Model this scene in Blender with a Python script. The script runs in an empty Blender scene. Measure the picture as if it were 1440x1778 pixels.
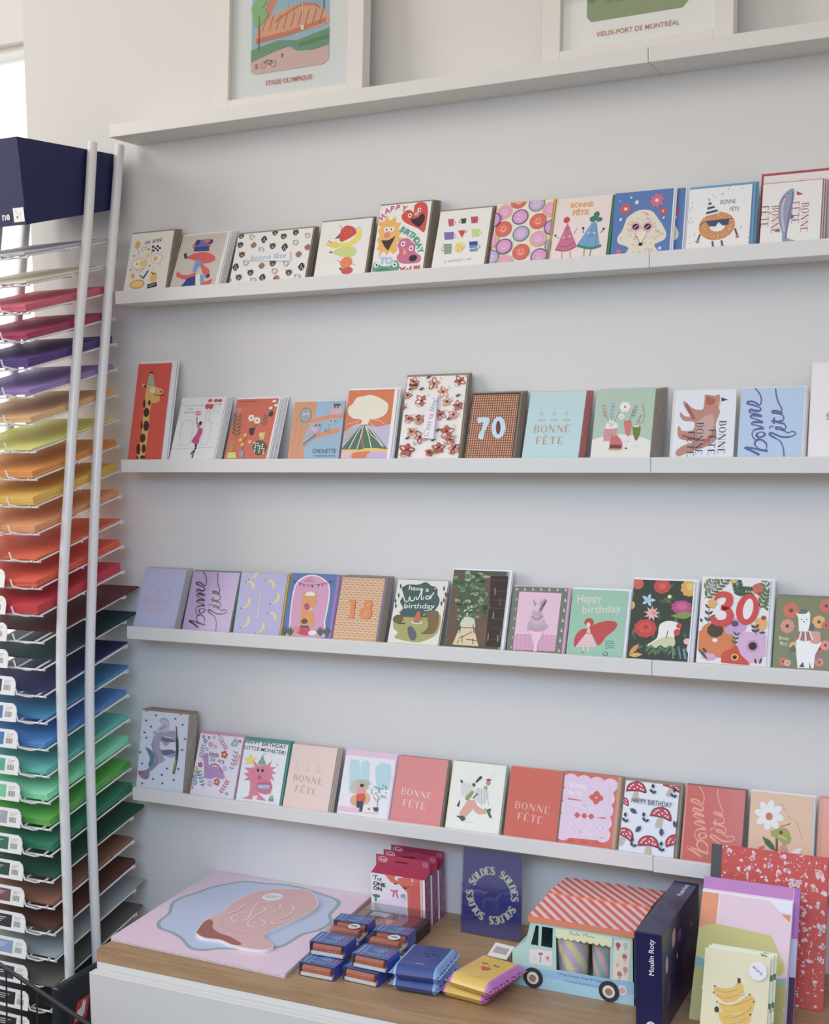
import bpy, math, random
from mathutils import Vector, Matrix
random.seed(5)
SC = bpy.context.scene
COL = SC.collection
ZO = 0.40                      # floor level offset: every z below is measured from 0.40 m above the floor
R = math.radians

# ------------------------------------------------------------------ colours and materials
GAIN = 1.22
def s2l(v): return v/12.92 if v <= .04045 else ((v+.055)/1.055)**2.4
def C(h, k=None):
    if not isinstance(h, str): return h
    k = GAIN if k is None else k
    r = [s2l(int(h[i:i+2], 16)/255)*k for i in (0, 2, 4)]
    g = .3*r[0]+.59*r[1]+.11*r[2]; r = [(x*.84+g*.16)*.985+.008 for x in r]      # printed inks are a little muted
    m = max(r)
    if m > .88: r = [x*(.88/m)**.85 if x < m else .88 for x in r]
    return tuple(min(.9, x) for x in r)+(1.0,)

def nmat(name):
    m = bpy.data.materials.new(name); m.use_nodes = True
    return m, m.node_tree.nodes, m.node_tree.links, m.node_tree.nodes['Principled BSDF']
def mat(name, col, rough=.5, metal=0, bump=0, scale=200, coat=0, k=1.0, var=0):
    m, N, L, B = nmat(name)
    c = C(col, k) if isinstance(col, str) else col
    B.inputs['Base Color'].default_value = c
    B.inputs['Roughness'].default_value = rough; B.inputs['Metallic'].default_value = metal
    B.inputs['Coat Weight'].default_value = coat
    tc = N.new('ShaderNodeTexCoord')
    if bump or var:
        t = N.new('ShaderNodeTexNoise'); t.inputs['Scale'].default_value = scale; t.inputs['Detail'].default_value = 4
        L.new(tc.outputs['Object'], t.inputs['Vector'])
        if bump:
            b = N.new('ShaderNodeBump'); b.inputs['Strength'].default_value = bump; b.inputs['Distance'].default_value = .001
            L.new(t.outputs['Fac'], b.inputs['Height']); L.new(b.outputs['Normal'], B.inputs['Normal'])
        if var:
            mx = N.new('ShaderNodeMixRGB'); mx.inputs['Color1'].default_value = c
            mx.inputs['Color2'].default_value = tuple(x*(1-var) for x in c[:3])+(1,)
            L.new(t.outputs['Fac'], mx.inputs['Fac']); L.new(mx.outputs['Color'], B.inputs['Base Color'])
    return m
def printmat(name, rough, coat=0, spec=.5):
    m, N, L, B = nmat(name)
    a = N.new('ShaderNodeVertexColor'); a.layer_name = 'Col'
    L.new(a.outputs['Color'], B.inputs['Base Color'])
    B.inputs['Roughness'].default_value = rough; B.inputs['Coat Weight'].default_value = coat
    B.inputs['Coat Roughness'].default_value = .12; B.inputs['Specular IOR Level'].default_value = spec
    return m
PAPER = printmat('printed_paper', .62, 0, .3)
GLOSSP = printmat('sleeved_print', .35, .35)
SATIN = printmat('satin_print', .45, .08)
WALL = mat('wall_paint', (.80, .79, .775, 1), .75, bump=.12, scale=90, var=.02)
CEIL = mat('ceiling_paint', (.8, .8, .79, 1), .8, bump=.1, scale=60)
LEDGE = mat('ledge_white', (.80, .79, .765, 1), .42, bump=.05, scale=40, var=.02)
FRAMEW = mat('frame_white', (.80, .775, .745, 1), .4, bump=.03, scale=30)
METALW = mat('white_powder_coat', (.87, .87, .87, 1), .3, coat=.3, bump=.02, scale=300)
CABW = mat('cabinet_white', (.74, .735, .72, 1), .4, bump=.02, scale=30)
KRAFT = mat('kraft_paper', (.36, .285, .215, 1), .8, bump=.2, scale=600, var=.15)
BLACKM = mat('black_matte', (.012, .013, .015, 1), .45, bump=.05)
NAVYP = mat('navy_plastic', (.012, .018, .085, 1), .35, coat=.1, bump=.02)
FLOORM = mat('floor_vinyl', (.22, .20, .18, 1), .5, bump=.1, scale=20, var=.3)
def clearmat(name, tint=(1, 1, 1, 1), gl=.14, rough=.04):
    m = bpy.data.materials.new(name); m.use_nodes = True
    N, L = m.node_tree.nodes, m.node_tree.links
    N.clear(); o = N.new('ShaderNodeOutputMaterial'); x = N.new('ShaderNodeMixShader')
    t = N.new('ShaderNodeBsdfTransparent'); t.inputs['Color'].default_value = tint
    g = N.new('ShaderNodeBsdfGlossy'); g.inputs['Roughness'].default_value = rough
    f = N.new('ShaderNodeLayerWeight'); f.inputs['Blend'].default_value = .5
    w = N.new('ShaderNodeMath'); w.operation = 'POWER'; w.inputs[1].default_value = 4.5; L.new(f.outputs['Facing'], w.inputs[0])
    a = N.new('ShaderNodeMath'); a.operation = 'MULTIPLY_ADD'; a.inputs[1].default_value = .85; a.inputs[2].default_value = gl; a.use_clamp = True
    L.new(w.outputs[0], a.inputs[0]); L.new(a.outputs[0], x.inputs[0])
    L.new(t.outputs[0], x.inputs[1]); L.new(g.outputs[0], x.inputs[2]); L.new(x.outputs[0], o.inputs[0])
    return m
CLEAR = clearmat('clear_plastic', (.93, .95, .97, 1), .10)
GLASS = clearmat('window_glass', (.97, .98, .98, 1), .06)
def woodmat():
    m, N, L, B = nmat('oak_veneer')
    tc = N.new('ShaderNodeTexCoord'); mp = N.new('ShaderNodeMapping'); mp.inputs['Scale'].default_value = (1.2, 14, 14)
    L.new(tc.outputs['Object'], mp.inputs['Vector'])
    t = N.new('ShaderNodeTexNoise'); t.inputs['Scale'].default_value = 6; t.inputs['Detail'].default_value = 8; t.inputs['Distortion'].default_value = .6
    L.new(mp.outputs[0], t.inputs['Vector'])
    r = N.new('ShaderNodeValToRGB'); r.color_ramp.elements[0].position = .3; r.color_ramp.elements[1].position = .75
    r.color_ramp.elements[0].color = (.36, .215, .115, 1); r.color_ramp.elements[1].color = (.49, .32, .18, 1)
    L.new(t.outputs['Fac'], r.inputs[0]); L.new(r.outputs[0], B.inputs['Base Color'])
    b = N.new('ShaderNodeBump'); b.inputs['Strength'].default_value = .15; b.inputs['Distance'].default_value = .001
    L.new(t.outputs['Fac'], b.inputs['Height']); L.new(b.outputs[0], B.inputs['Normal'])
    B.inputs['Roughness'].default_value = .42
    return m
WOOD = woodmat()
_pm = {}
def paper(h, k=None):
    key = (h, k)
    if key not in _pm:
        _pm[key] = mat('paper_'+h, C(h, GAIN if k is None else k), .6, bump=.06, scale=400)
    return _pm[key]

# ------------------------------------------------------------------ object helpers
def link(name, me, parent=None, loc=None):
    o = bpy.data.objects.new(name, me); COL.objects.link(o)
    if parent: o.parent = parent
    if loc is not None: o.location = loc
    return o
def tag(o, label, cat, group=None):
    o['label'] = label; o['category'] = cat
    if group: o['group'] = group
    return o
def empty(name, loc, label, cat, group=None, rot=(0, 0, 0)):
    o = link(name, None, None, loc); o.rotation_euler = rot; o.empty_display_size = .02
    return tag(o, label, cat, group)
def struct(name, me, parent=None):
    o = link(name, me, parent)
    if not parent: o['kind'] = 'structure'
    return o
def z(v): return v+ZO

class MB:
    """collects shapes into one mesh"""
    def __init__(s): s.v = []; s.f = []; s.c = []; s.smooth = []
    def add(s, vs, fs, col=None, smooth=False):
        n = len(s.v); s.v += [tuple(p) for p in vs]
        for f in fs: s.f.append([i+n for i in f]); s.c.append(col); s.smooth.append(smooth)
        return s
    def box(s, x0, y0, z0, x1, y1, z1, col=None, M=None):
        vs = [(x0, y0, z0), (x1, y0, z0), (x1, y1, z0), (x0, y1, z0), (x0, y0, z1), (x1, y0, z1), (x1, y1, z1), (x0, y1, z1)]
        if M: vs = [M @ Vector(p) for p in vs]
        return s.add(vs, [(0, 3, 2, 1), (4, 5, 6, 7), (0, 1, 5, 4), (1, 2, 6, 5), (2, 3, 7, 6), (3, 0, 4, 7)], col)
    def prism(s, pts, a0, a1, fn, col=None):
        """polygon pts (2d) extruded from a0 to a1; fn(u,v,a)->xyz"""
        n = len(pts)
        s.add([fn(u, v, a0) for u, v in pts]+[fn(u, v, a1) for u, v in pts],
              [list(range(n))[::-1], list(range(n, 2*n))]+[(i, (i+1) % n, n+(i+1) % n, n+i) for i in range(n)], col)
        return s
    def tube(s, pts, r, n=8, col=None, closed=False):
        pts = [Vector(p) for p in pts]; rings = []
        m = len(pts)
        for i, p in enumerate(pts):
            a = pts[i-1] if i else (pts[-1] if closed else p); b = pts[i+1] if i < m-1 else (pts[0] if closed else p)
            d = (b-a).normalized()
            up = Vector((0, 0, 1)) if abs(d.z) < .9 else Vector((1, 0, 0))
            e = d.cross(up).normalized(); f = d.cross(e).normalized()
            rings.append([p+(e*math.cos(2*math.pi*k/n)+f*math.sin(2*math.pi*k/n))*r for k in range(n)])
        vs = [q for g in rings for q in g]; fs = []
        for i in range(m if closed else m-1):
            for k in range(n):
                j = (i+1) % m
                fs.append((i*n+k, i*n+(k+1) % n, j*n+(k+1) % n, j*n+k))
        s.add(vs, fs, col, True)
        if not closed: s.add(rings[0], [list(range(n))], col); s.add(rings[-1], [list(range(n))], col)
        return s
    def mesh(s, name, *mats):
        me = bpy.data.meshes.new(name); me.from_pydata(s.v, [], s.f)
        for m in mats: me.materials.append(m)
        if any(c is not None for c in s.c):
            a = me.color_attributes.new('Col', 'FLOAT_COLOR', 'CORNER'); d = []
            for f, c in zip(s.f, s.c): d += list(C(c) if c is not None else (.8, .8, .8, 1))*len(f)
            a.data.foreach_set('color', d)
        me.polygons.foreach_set('use_smooth', s.smooth)
        me.update(); return me
def bev(o, w, seg=2):
    m = o.modifiers.new('bevel', 'BEVEL'); m.width = w; m.segments = seg; m.limit_method = 'ANGLE'; m.angle_limit = R(40)
    return o

# ------------------------------------------------------------------ lettering (font outlines -> polygons)
_tx = {}
def glyphs(s, bold=0):
    key = (s, bold)
    if key in _tx: return _tx[key]
    cu = bpy.data.curves.new('t', 'FONT'); cu.body = s; cu.size = 1; cu.resolution_u = 3; cu.offset = bold
    o = bpy.data.objects.new('t', cu); COL.objects.link(o)
    dg = bpy.context.evaluated_depsgraph_get(); me = bpy.data.meshes.new_from_object(o.evaluated_get(dg))
    P = [[(me.vertices[i].co.x, me.vertices[i].co.y) for i in p.vertices] for p in me.polygons]
    bpy.data.objects.remove(o); bpy.data.curves.remove(cu); bpy.data.meshes.remove(me)
    if P:
        xs = [p[0] for q in P for p in q]; ys = [p[1] for q in P for p in q]
        P = [[((x-min(xs)), (y-min(ys))) for x, y in q] for q in P]; w = max(xs)-min(xs); h = max(ys)-min(ys)
    else: w = h = .5
    _tx[key] = (P, w, h); return _tx[key]

def clip(poly, W, H):
    def cut(p, ins, itx):
        out = []
        for i in range(len(p)):
            a, b = p[i-1], p[i]
            if ins(b):
                if not ins(a): out.append(itx(a, b))
                out.append(b)
            elif ins(a): out.append(itx(a, b))
        return out
    def ix(v): return lambda a, b: (v, a[1]+(b[1]-a[1])*(v-a[0])/(b[0]-a[0]))
    def iy(v): return lambda a, b: (a[0]+(b[0]-a[0])*(v-a[1])/(b[1]-a[1]), v)
    for ins, it in ((lambda q: q[0] >= 0, ix(0)), (lambda q: q[0] <= W, ix(W)), (lambda q: q[1] >= 0, iy(0)), (lambda q: q[1] <= H, iy(H))):
        poly = cut(poly, ins, it)
        if len(poly) < 3: return []
    return poly
def smooth(pts, n=5):
    out = []
    for i in range(len(pts)-1):
        p0 = pts[max(0, i-1)]; p1 = pts[i]; p2 = pts[i+1]; p3 = pts[min(len(pts)-1, i+2)]
        for k in range(n):
            t = k/n
            out.append(tuple(.5*(2*p1[j]+(p2[j]-p0[j])*t+(2*p0[j]-5*p1[j]+4*p2[j]-p3[j])*t*t+(3*p1[j]-p0[j]-3*p2[j]+p3[j])*t**3) for j in (0, 1)))
    return out+[pts[-1]]

class Art:
    """flat artwork on a W x H metre rectangle. Positions are given in the frame of a quad (TL,TR,BR,BL)
    that covers the rectangle from height hid to H."""
    def __init__(s, W, H, quad, hid=0):
        s.W, s.H, s.q, s.hid = W, H, quad, hid; s.items = []; s.lay = 0
        tl, tr, br, bl = quad
        d = lambda a, b: math.hypot(a[0]-b[0], a[1]-b[1])
        s.sx = W/((d(tl, tr)+d(bl, br))/2); s.sy = (H-hid)/((d(tl, bl)+d(tr, br))/2)
    def f(s, p):
        tl, tr, br, bl = s.q; u = v = .5
        for _ in range(8):
            x = lambda u, v: (tl[0]*(1-u)+tr[0]*u)*v+(bl[0]*(1-u)+br[0]*u)*(1-v)
            y = lambda u, v: (tl[1]*(1-u)+tr[1]*u)*v+(bl[1]*(1-u)+br[1]*u)*(1-v)
            ex, ey = p[0]-x(u, v), p[1]-y(u, v)
            a, b = x(u+1e-3, v)-x(u, v), x(u, v+1e-3)-x(u, v); c, d = y(u+1e-3, v)-y(u, v), y(u, v+1e-3)-y(u, v)
            D = (a*d-b*c)*1e3; u += (d*ex-b*ey)/D; v += (-c*ex+a*ey)/D
        return (u*s.W, s.hid+v*(s.H-s.hid))
    def raw(s, poly, c):
        p = clip(poly, s.W, s.H)
        if len(p) > 2: s.items.append((p, c, s.lay))
    def nx(s): s.lay += 1
    def poly(s, pts, c, sm=0):
        s.nx()
        if sm: pts = smooth(list(pts)+[pts[0]], sm)[:-1]
        s.raw([s.f(p) for p in pts], c); return s
    def mpoly(s, pts, c): s.nx(); s.raw(pts, c); return s
    def el(s, x, y, rx, ry, c, rot=0, n=18, wob=0, k=6):
        s.nx(); X, Y = s.f((x, y)); r = R(rot); P = []
        for i in range(n):
            a = 2*math.pi*i/n; q = 1+wob*math.cos(k*a)
            u, v = rx*s.sx*math.cos(a)*q, ry*s.sy*math.sin(a)*q
            P.append((X+u*math.cos(r)-v*math.sin(r), Y+u*math.sin(r)+v*math.cos(r)))
        s.raw(P, c); return s
    def ring(s, x, y, rx, ry, w, c, c2, rot=0, n=18): s.el(x, y, rx, ry, c, rot, n); s.el(x, y, rx-w, ry-w, c2, rot, n); return s
    def ln(s, pts, w, c, sm=0, ws=None):
        s.nx()
        if sm:
            if ws: ws = [ws[min(int(i/sm), len(ws)-1)] for i in range((len(pts)-1)*sm+1)]
            pts = smooth(pts, sm)
        P = [Vector(s.f(p)) for p in pts]; k = (s.sx+s.sy)/2
        m = len(P); Lp = []; Rp = []
        for i in range(m):
            d = (P[min(i+1, m-1)]-P[max(i-1, 0)])
            d = d.normalized() if d.length > 1e-9 else Vector((1, 0))
            ww = (ws[i] if ws else w)*k/2; nn = Vector((-d.y, d.x))*ww
            Lp.append(P[i]+nn); Rp.append(P[i]-nn)
        for i in range(m-1): s.raw([tuple(Lp[i]), tuple(Lp[i+1]), tuple(Rp[i+1]), tuple(Rp[i])], c)
        return s
    def seg(s, x0, y0, x1, y1, w, c): return s.ln([(x0, y0), (x1, y1)], w, c)
    def rc(s, x0, y0, x1, y1, c): return s.poly([(x0, y0), (x1, y0), (x1, y1), (x0, y1)], c)
    def frac(s, u0, v0, u1, v1, c):
        s.nx(); W, H = s.W, s.H; s.raw([(u0*W, v0*H), (u1*W, v0*H), (u1*W, v1*H), (u0*W, v1*H)], c); return s
    def tx(s, t, x, y, h, c, bold=.02, rot=0, w=None, al='c'):
        s.nx(); P, gw, gh = glyphs(t, bold); X, Y = s.f((x, y)); k = h*s.sy/max(gh, .3)
        kx = (w*s.sx/gw) if w else k; r = R(rot); off = {'c': gw/2, 'l': 0, 'r': gw}[al]
        for q in P:
            s.raw([(X+(a-off)*kx*math.cos(r)-(b-gh/2)*k*math.sin(r), Y+(a-off)*kx*math.sin(r)+(b-gh/2)*k*math.cos(r)) for a, b in q], c)
        return s
    def sq(s, x, y, w, h, c, rot=0, lw=None, seed=1):
        """a line of lettering too small to read"""
        rn = random.Random(seed); n = max(4, int(w/(h*.62))); lw = lw or h*.16; s.nx()
        X, Y = s.f((x, y)); cr, sr = math.cos(R(rot)), math.sin(R(rot)); k = (s.sx+s.sy)/2
        for i in range(n):
            if rn.random() < .14: continue
            a = (-w/2+w*(i+.5)/n); b = h*rn.uniform(.3, .5)
            for j in range(2):
                x0 = a+rn.uniform(-.2, .05)*h+j*h*.22; y0 = -b; x1 = x0+rn.uniform(-.15, .2)*h; y1 = b*rn.choice((1, .4, -.2))
                P = [(x0-lw/2, y0), (x0+lw/2, y0), (x1+lw/2, y1), (x1-lw/2, y1)]
                s.raw([(X+(u*cr-v*sr)*k, Y+(u*sr+v*cr)*k) for u, v in P], c)
            s.raw([(X+(u*cr-v*sr)*k, Y+(u*sr+v*cr)*k) for u, v in ((a-.15*h, b-lw/2), (a+.25*h, b-lw/2), (a+.25*h, b+lw/2), (a-.15*h, b+lw/2))], c)
        return s
    def arc(s, t, pts, h, c, bold=.03, rots=None):
        P = [s.f(p) for p in pts]; n = len(t)
        for i, ch in enumerate(t):
            u = i/(max(1, n-1))*(len(pts)-1); k = min(int(u), len(pts)-2); w = u-k
            x = pts[k][0]*(1-w)+pts[k+1][0]*w; y = pts[k][1]*(1-w)+pts[k+1][1]*w
            a = math.degrees(math.atan2(P[k+1][1]-P[k][1], P[k+1][0]-P[k][0]))
            if ch != ' ': s.tx(ch, x, y, h, c, bold, a); s.lay -= 1
        s.nx(); return s
    def fl(s, x, y, r, c, cc, n=6, pr=.42, cr=.3, rot=0):
        for i in range(n):
            a = 2*math.pi*i/n+rot
            s.el(x+r*.58*math.cos(a), y+r*.58*math.sin(a)*s.sx/s.sy*1.0, r*pr, r*pr, c, n=10); s.lay -= 1
        s.nx(); s.el(x, y, r*.55, r*.55, c, n=10); s.el(x, y, r*cr, r*cr, cc, n=10); return s
    def star(s, x, y, r, c, n=5, q=.45, rot=90):
        s.nx(); X, Y = s.f((x, y)); P = []
        for i in range(2*n):
            a = R(rot)+math.pi*i/n; rr = r*(q if i % 2 else 1); P.append((X+rr*s.sx*math.cos(a), Y+rr*s.sy*math.sin(a)))
        s.raw(P, c); return s
    def leaf(s, x0, y0, x1, y1, w, c):
        s.nx(); a = Vector(s.f((x0, y0))); b = Vector(s.f((x1, y1))); d = b-a
        if d.length < 1e-7: return s
        nn = Vector((-d.y, d.x)).normalized()*w*s.sx/2
        s.raw([tuple(a), tuple(a+d*.3+nn*.85), tuple(a+d*.6+nn), tuple(b), tuple(a+d*.6-nn), tuple(a+d*.3-nn*.85)], c); return s
    def sprig(s, x0, y0, x1, y1, n, L, w, c, both=1):
        s.seg(x0, y0, x1, y1, max(1.5, w*.2), c); dx, dy = x1-x0, y1-y0; l = math.hypot(dx, dy); dx /= l; dy /= l
        for i in range(n):
            t = (i+.6)/n; x, y = x0+(x1-x0)*t, y0+(y1-y0)*t
            for sg in (1, -1) if both else (1 if i % 2 else -1,):
                s.leaf(x, y, x+(dx*.7-sg*dy*.7)*L, y+(dy*.7+sg*dx*.7)*L, w, c); s.lay -= 1
        s.nx(); return s
    def into(s, mb, fn, d=2.5e-5):
        """fn(u, v, lift)->xyz"""
        for p, c, l in s.items: mb.add([fn(u, v, (l+1)*d) for u, v in p], [list(range(len(p)))], c)
        return mb

# thick/thin capitals
def didone(A, text, x, y, w, h, c, rot=0, gap=.16, thin=.05, thick=.17, dy=0):
    """text centred on x,y (quad px), total width w, cap height h"""
    T, K = thick, thin; text = text.replace('Ê', 'E^')
    def S(*p): return ('l',)+p
    G = {'B': (.72, [(.12, 0, .12, 1, T), (.12, .98, .42, .98, K), (.12, .52, .42, .52, K), (.12, .02, .42, .02, K)], [(.40, .75, .18, .23, 0), (.40, .27, .24, .25, 0)]),
         'O': (.86, [], [(.43, .5, .33, .5, 1)]), 'D': (.85, [(.14, 0, .14, 1, T), (.14, .98, .4, .98, K), (.14, .02, .4, .02, K)], [(.38, .5, .36, .48, 0)]),
         'N': (.92, [(.12, 0, .12, 1, K), (.8, 0, .8, 1, K), (.12, 1, .8, 0, T)], []),
         'E': (.7, [(.14, 0, .14, 1, T), (.14, .98, .62, .98, K), (.14, .5, .46, .5, K), (.14, .02, .64, .02, K), (.62, .98, .62, .8, K), (.64, .02, .64, .22, K)], []),
         'F': (.68, [(.14, 0, .14, 1, T), (.14, .98, .62, .98, K), (.14, .5, .46, .5, K), (.62, .98, .62, .8, K)], []),
         'T': (.8, [(.4, 0, .4, 1, T), (.06, .98, .74, .98, K), (.06, .98, .06, .8, K), (.74, .98, .74, .8, K)], []),
         'L': (.66, [(.14, 0, .14, 1, T), (.14, .02, .62, .02, K), (.62, .02, .62, .25, K)], []),
         'S': (.68, 'S', []), '^': (0, [], []), ' ': (.5, [], [])}
    tot = sum(G[ch][0] for ch in text if ch != '^')+gap*(len(text.replace('^', ''))-1)
    X0, Y0 = A.f((x, y)); kx = w*A.sx/tot; ky = h*A.sy; cx = -tot/2; cr, sr = math.cos(R(rot)), math.sin(R(rot))
    A.nx(); last = None
    def put(pts):
        q = []
        for a, b in pts: u, v = a*kx, (b-.5)*ky+dy; q.append((X0+u*cr-v*sr, Y0+u*sr+v*cr))
        A.raw(q, c)
    def stroke(pts, ws):
        for i in range(len(pts)-1):
            (a, b), (e, f) = pts[i], pts[i+1]; dx, dy_ = (e-a)*kx, (f-b)*ky; l = math.hypot(dx, dy_) or 1
            nx, ny = -dy_/l, dx/l; w0, w1 = ws[i]/2, ws[i+1]/2
            put([(a+nx*w0, b+ny*w0*kx/ky), (e+nx*w1, f+ny*w1*kx/ky), (e-nx*w1, f-ny*w1*kx/ky), (a-nx*w0, b-ny*w0*kx/ky)])
    for ch in text:
        if ch == '^':
            gw = G[last][0]; m = cx-gap-gw/2
            stroke([(m-.18, 1.1), (m, 1.28), (m+.18, 1.1)], [K, T*.5, K]); continue
        gw, ls, os_ = G[ch]
        if ls == 'S':
            p = smooth([(.58, .8), (.5, .95), (.3, .99), (.12, .85), (.16, .66), (.36, .52), (.54, .36), (.56, .14), (.38, .01), (.16, .06), (.08, .24)], 3)
            n = len(p); stroke([(cx+a, b) for a, b in p], [K+(T-K)*max(0, math.sin(math.pi*i/(n-1)))**2 for i in range(n)])
        else:
            for a, b, e, f, t in ls: stroke([(cx+a, b), (cx+e, f)], [t, t])
            for a, b, rx, ry, full in os_:
                n = 18 if full else 9; a0 = 0 if full else -math.pi/2; span = 2*math.pi if full else math.pi
                ps = []; ws = []
                for i in range(n+1):
                    an = a0+span*i/n; ps.append((cx+a+rx*math.cos(an), b+(ry-.01)*math.sin(an))); ws.append(K+(T-K)*abs(math.cos(an))**2)
                stroke(ps, ws)
        cx += gw+gap; last = ch

BQ = ((795, 185), (1275, 182), (1240, 685), (765, 685))
SQ = ((85, 35), (880, 98), (835, 1085), (20, 980))
def script_bonne_fete(A, c, w=18):
    """handwriting running upwards, in the frame of SQ"""
    B = Art(A.W, A.H, SQ, A.hid); B.lay = A.lay; w = w*1.65; t = w*.5; m = w*.75
    B.ln([(300, 1010), (200, 935), (118, 882), (190, 893), (300, 935), (405, 968)], w, c, 4, [w, w, m, m, w, w])
    B.ln([(392, 962), (300, 925), (245, 860), (255, 805), (305, 790), (360, 825), (392, 880), (385, 940)], w, c, 4, [t, t, m, w, m, m, t, t])
    B.ln([(262, 800), (220, 745), (212, 690), (240, 648), (300, 636), (358, 640)], w, c, 4, [t, t, t, m, w, w])
    B.ln([(300, 765), (268, 735), (285, 695), (335, 690), (368, 715), (352, 750), (300, 765)], w, c, 4, [m, w, t, t, w, m, m])
    B.ln([(358, 640), (300, 598), (210, 562), (232, 535), (290, 540), (348, 552)], w, c, 4, [m, t, m, w, w, w])
    B.ln([(348, 552), (285, 508), (198, 462), (215, 432), (280, 448), (338, 462)], w, c, 4, [m, t, m, w, w, w])
    B.ln([(338, 462), (262, 418), (184, 388), (196, 352), (245, 372), (308, 384), (324, 345)], w, c, 4, [m, t, m, w, w, m, t])
    B.ln([(324, 345), (250, 300), (165, 262), (176, 232), (245, 250), (308, 302), (328, 250), (326, 180), (296, 110), (252, 50)], w, c, 4, [t, m, w, m, m, t, t, t, t, t])
    B.ln([(605, 1100), (598, 960), (560, 850), (490, 790), (436, 745), (442, 712), (500, 742), (580, 790), (690, 800), (748, 765), (716, 728), (650, 742)], t, c, 4, [t, t, t, m, w, m, m, m, t, t, t, t])
    B.ln([(650, 742), (600, 700), (515, 668), (512, 642), (565, 656), (612, 690), (628, 640), (598, 592)], t, c, 4, [t, t, m, m, m, t, t, t])
    B.ln([(428, 655), (438, 618), (482, 630)], t, c)
    B.ln([(600, 600), (540, 578), (470, 548), (452, 540)], m, c, 3); B.ln([(488, 500), (482, 590)], m, c)
    B.ln([(480, 552), (550, 562), (598, 548), (602, 500), (560, 455), (478, 428), (474, 402), (530, 412), (590, 452)], t, c, 4, [m, m, t, t, m, w, m, m, t])
    B.ln([(565, 430), (582, 390), (545, 300), (518, 200), (508, 85)], t, c, 4)
    A.items += B.items; A.lay = B.lay

def confetti(A, n, cols, r=5, seed=1, box=None):
    rn = random.Random(seed); tl, tr, br, bl = A.q
    for i in range(n):
        u, v = rn.random(), rn.random()
        x = (tl[0]*(1-u)+tr[0]*u)*v+(bl[0]*(1-u)+br[0]*u)*(1-v); y = (tl[1]*(1-u)+tr[1]*u)*v+(bl[1]*(1-u)+br[1]*u)*(1-v)
        yield x, y, cols[i % len(cols)], rn
ARTS = {}
def art(key, quad, bg):
    def d(fn): ARTS[key] = (quad, bg, fn); return fn
    return d
K = '1E1C1E'
# ---- second ledge from the top
@art('11', ((192, 290), (462, 268), (405, 640), (130, 670)), 'D9D5CB')
def _(A):
    A.el(226, 362, 17, 27, 'D8A33C'); A.seg(228, 390, 236, 430, 1.5, K); A.sq(327, 340, 118, 20, K, 6, 4.5, 3)
    for i in range(4):
        for j in range(3):
            A.rc(322+i*14, 368+j*13-i*1.5, 336+i*14, 381+j*13-i*1.5, K if (i+j) % 2 == 0 else 'EDEBE4')
    A.seg(322, 368, 318, 425, 2.5, K); A.el(268, 390, 18, 12, 'CFCBC4'); A.ln([(262, 410), (250, 385), (275, 372), (300, 400)], 2, '8F8C88', 3)
    A.el(292, 433, 14, 15, 'E2BE62'); A.ring(350, 452, 37, 32, 2, '8C8678', 'E2DFD6'); A.el(343, 452, 14, 15, 'E0A93F')
    A.ring(238, 488, 50, 40, 3, 'B7A67C', 'E6DCC0'); A.el(262, 486, 24, 22, 'E3BC5C'); A.el(222, 490, 16, 16, 'F0EEE8'); A.el(222, 490, 5, 5, K)
    A.ln([(210, 520), (235, 545), (262, 520)], 3, 'B7A67C', 3)
    A.ln([(240, 562), (263, 582), (296, 530)], 9, K, 0, [5, 11, 7]); A.el(330, 575, 22, 34, 'E0AE45'); A.ln([(315, 540), (330, 555), (345, 545)], 5, K)
    A.el(194, 568, 12, 18, 'D9A640'); A.el(222, 622, 49, 30, 'C8952F'); A.el(222, 622, 40, 22, 'E6C06A')
    A.poly([(290, 622), (350, 604), (352, 630), (292, 648)], K); A.sq(321, 626, 44, 11, 'E8E6DF', 14, 2, 4)
    for x, y in ((202, 436), (300, 392), (372, 490), (305, 500), (330, 515), (180, 530)): A.star(x, y, 8, K if x < 320 else 'D6A84A', 4, .3)
@art('12', ((530, 318), (845, 288), (750, 612), (440, 640)), 'C6BDB0')
def _(A):
    A.frac(.94, 0, 1, 1, 'E6E3DE')
    A.el(655, 372, 62, 32, 'D95F55'); A.el(655, 365, 46, 30, '5E6FAE'); A.poly([(605, 385), (705, 375), (700, 408), (600, 412)], '3D4A8C'); A.el(628, 355, 16, 18, '3A3F78'); A.el(710, 350, 20, 16, '3A3F78'); A.el(690, 345, 22, 14, 'D95F55')
    A.poly([(545, 455), (600, 425), (680, 415), (738, 440), (728, 470), (660, 485), (590, 462)], 'D9584F', 3); A.poly([(535, 430), (552, 420), (560, 455), (540, 458)], '2E3566')
    A.poly([(590, 530), (620, 465), (650, 470), (690, 545), (670, 575), (640, 500), (610, 540)], '7A93C8', 3); A.poly([(640, 480), (700, 520), (700, 560), (655, 545)], 'D9584F')
    A.poly([(495, 532), (520, 555), (570, 555), (610, 540), (600, 580), (540, 585), (485, 565)], 'D9584F', 3); A.poly([(560, 575), (610, 560), (605, 630), (505, 640)], '2F3F8E'); A.poly([(610, 560), (640, 545), (650, 620), (615, 625)], 'E8E4DC')
    A.poly([(640, 550), (660, 560), (665, 625), (640, 625)], '7A93C8'); A.poly([(655, 600), (720, 575), (700, 620), (640, 630)], 'D9584F'); A.el(690, 560, 12, 14, '3A3F78')
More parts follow.
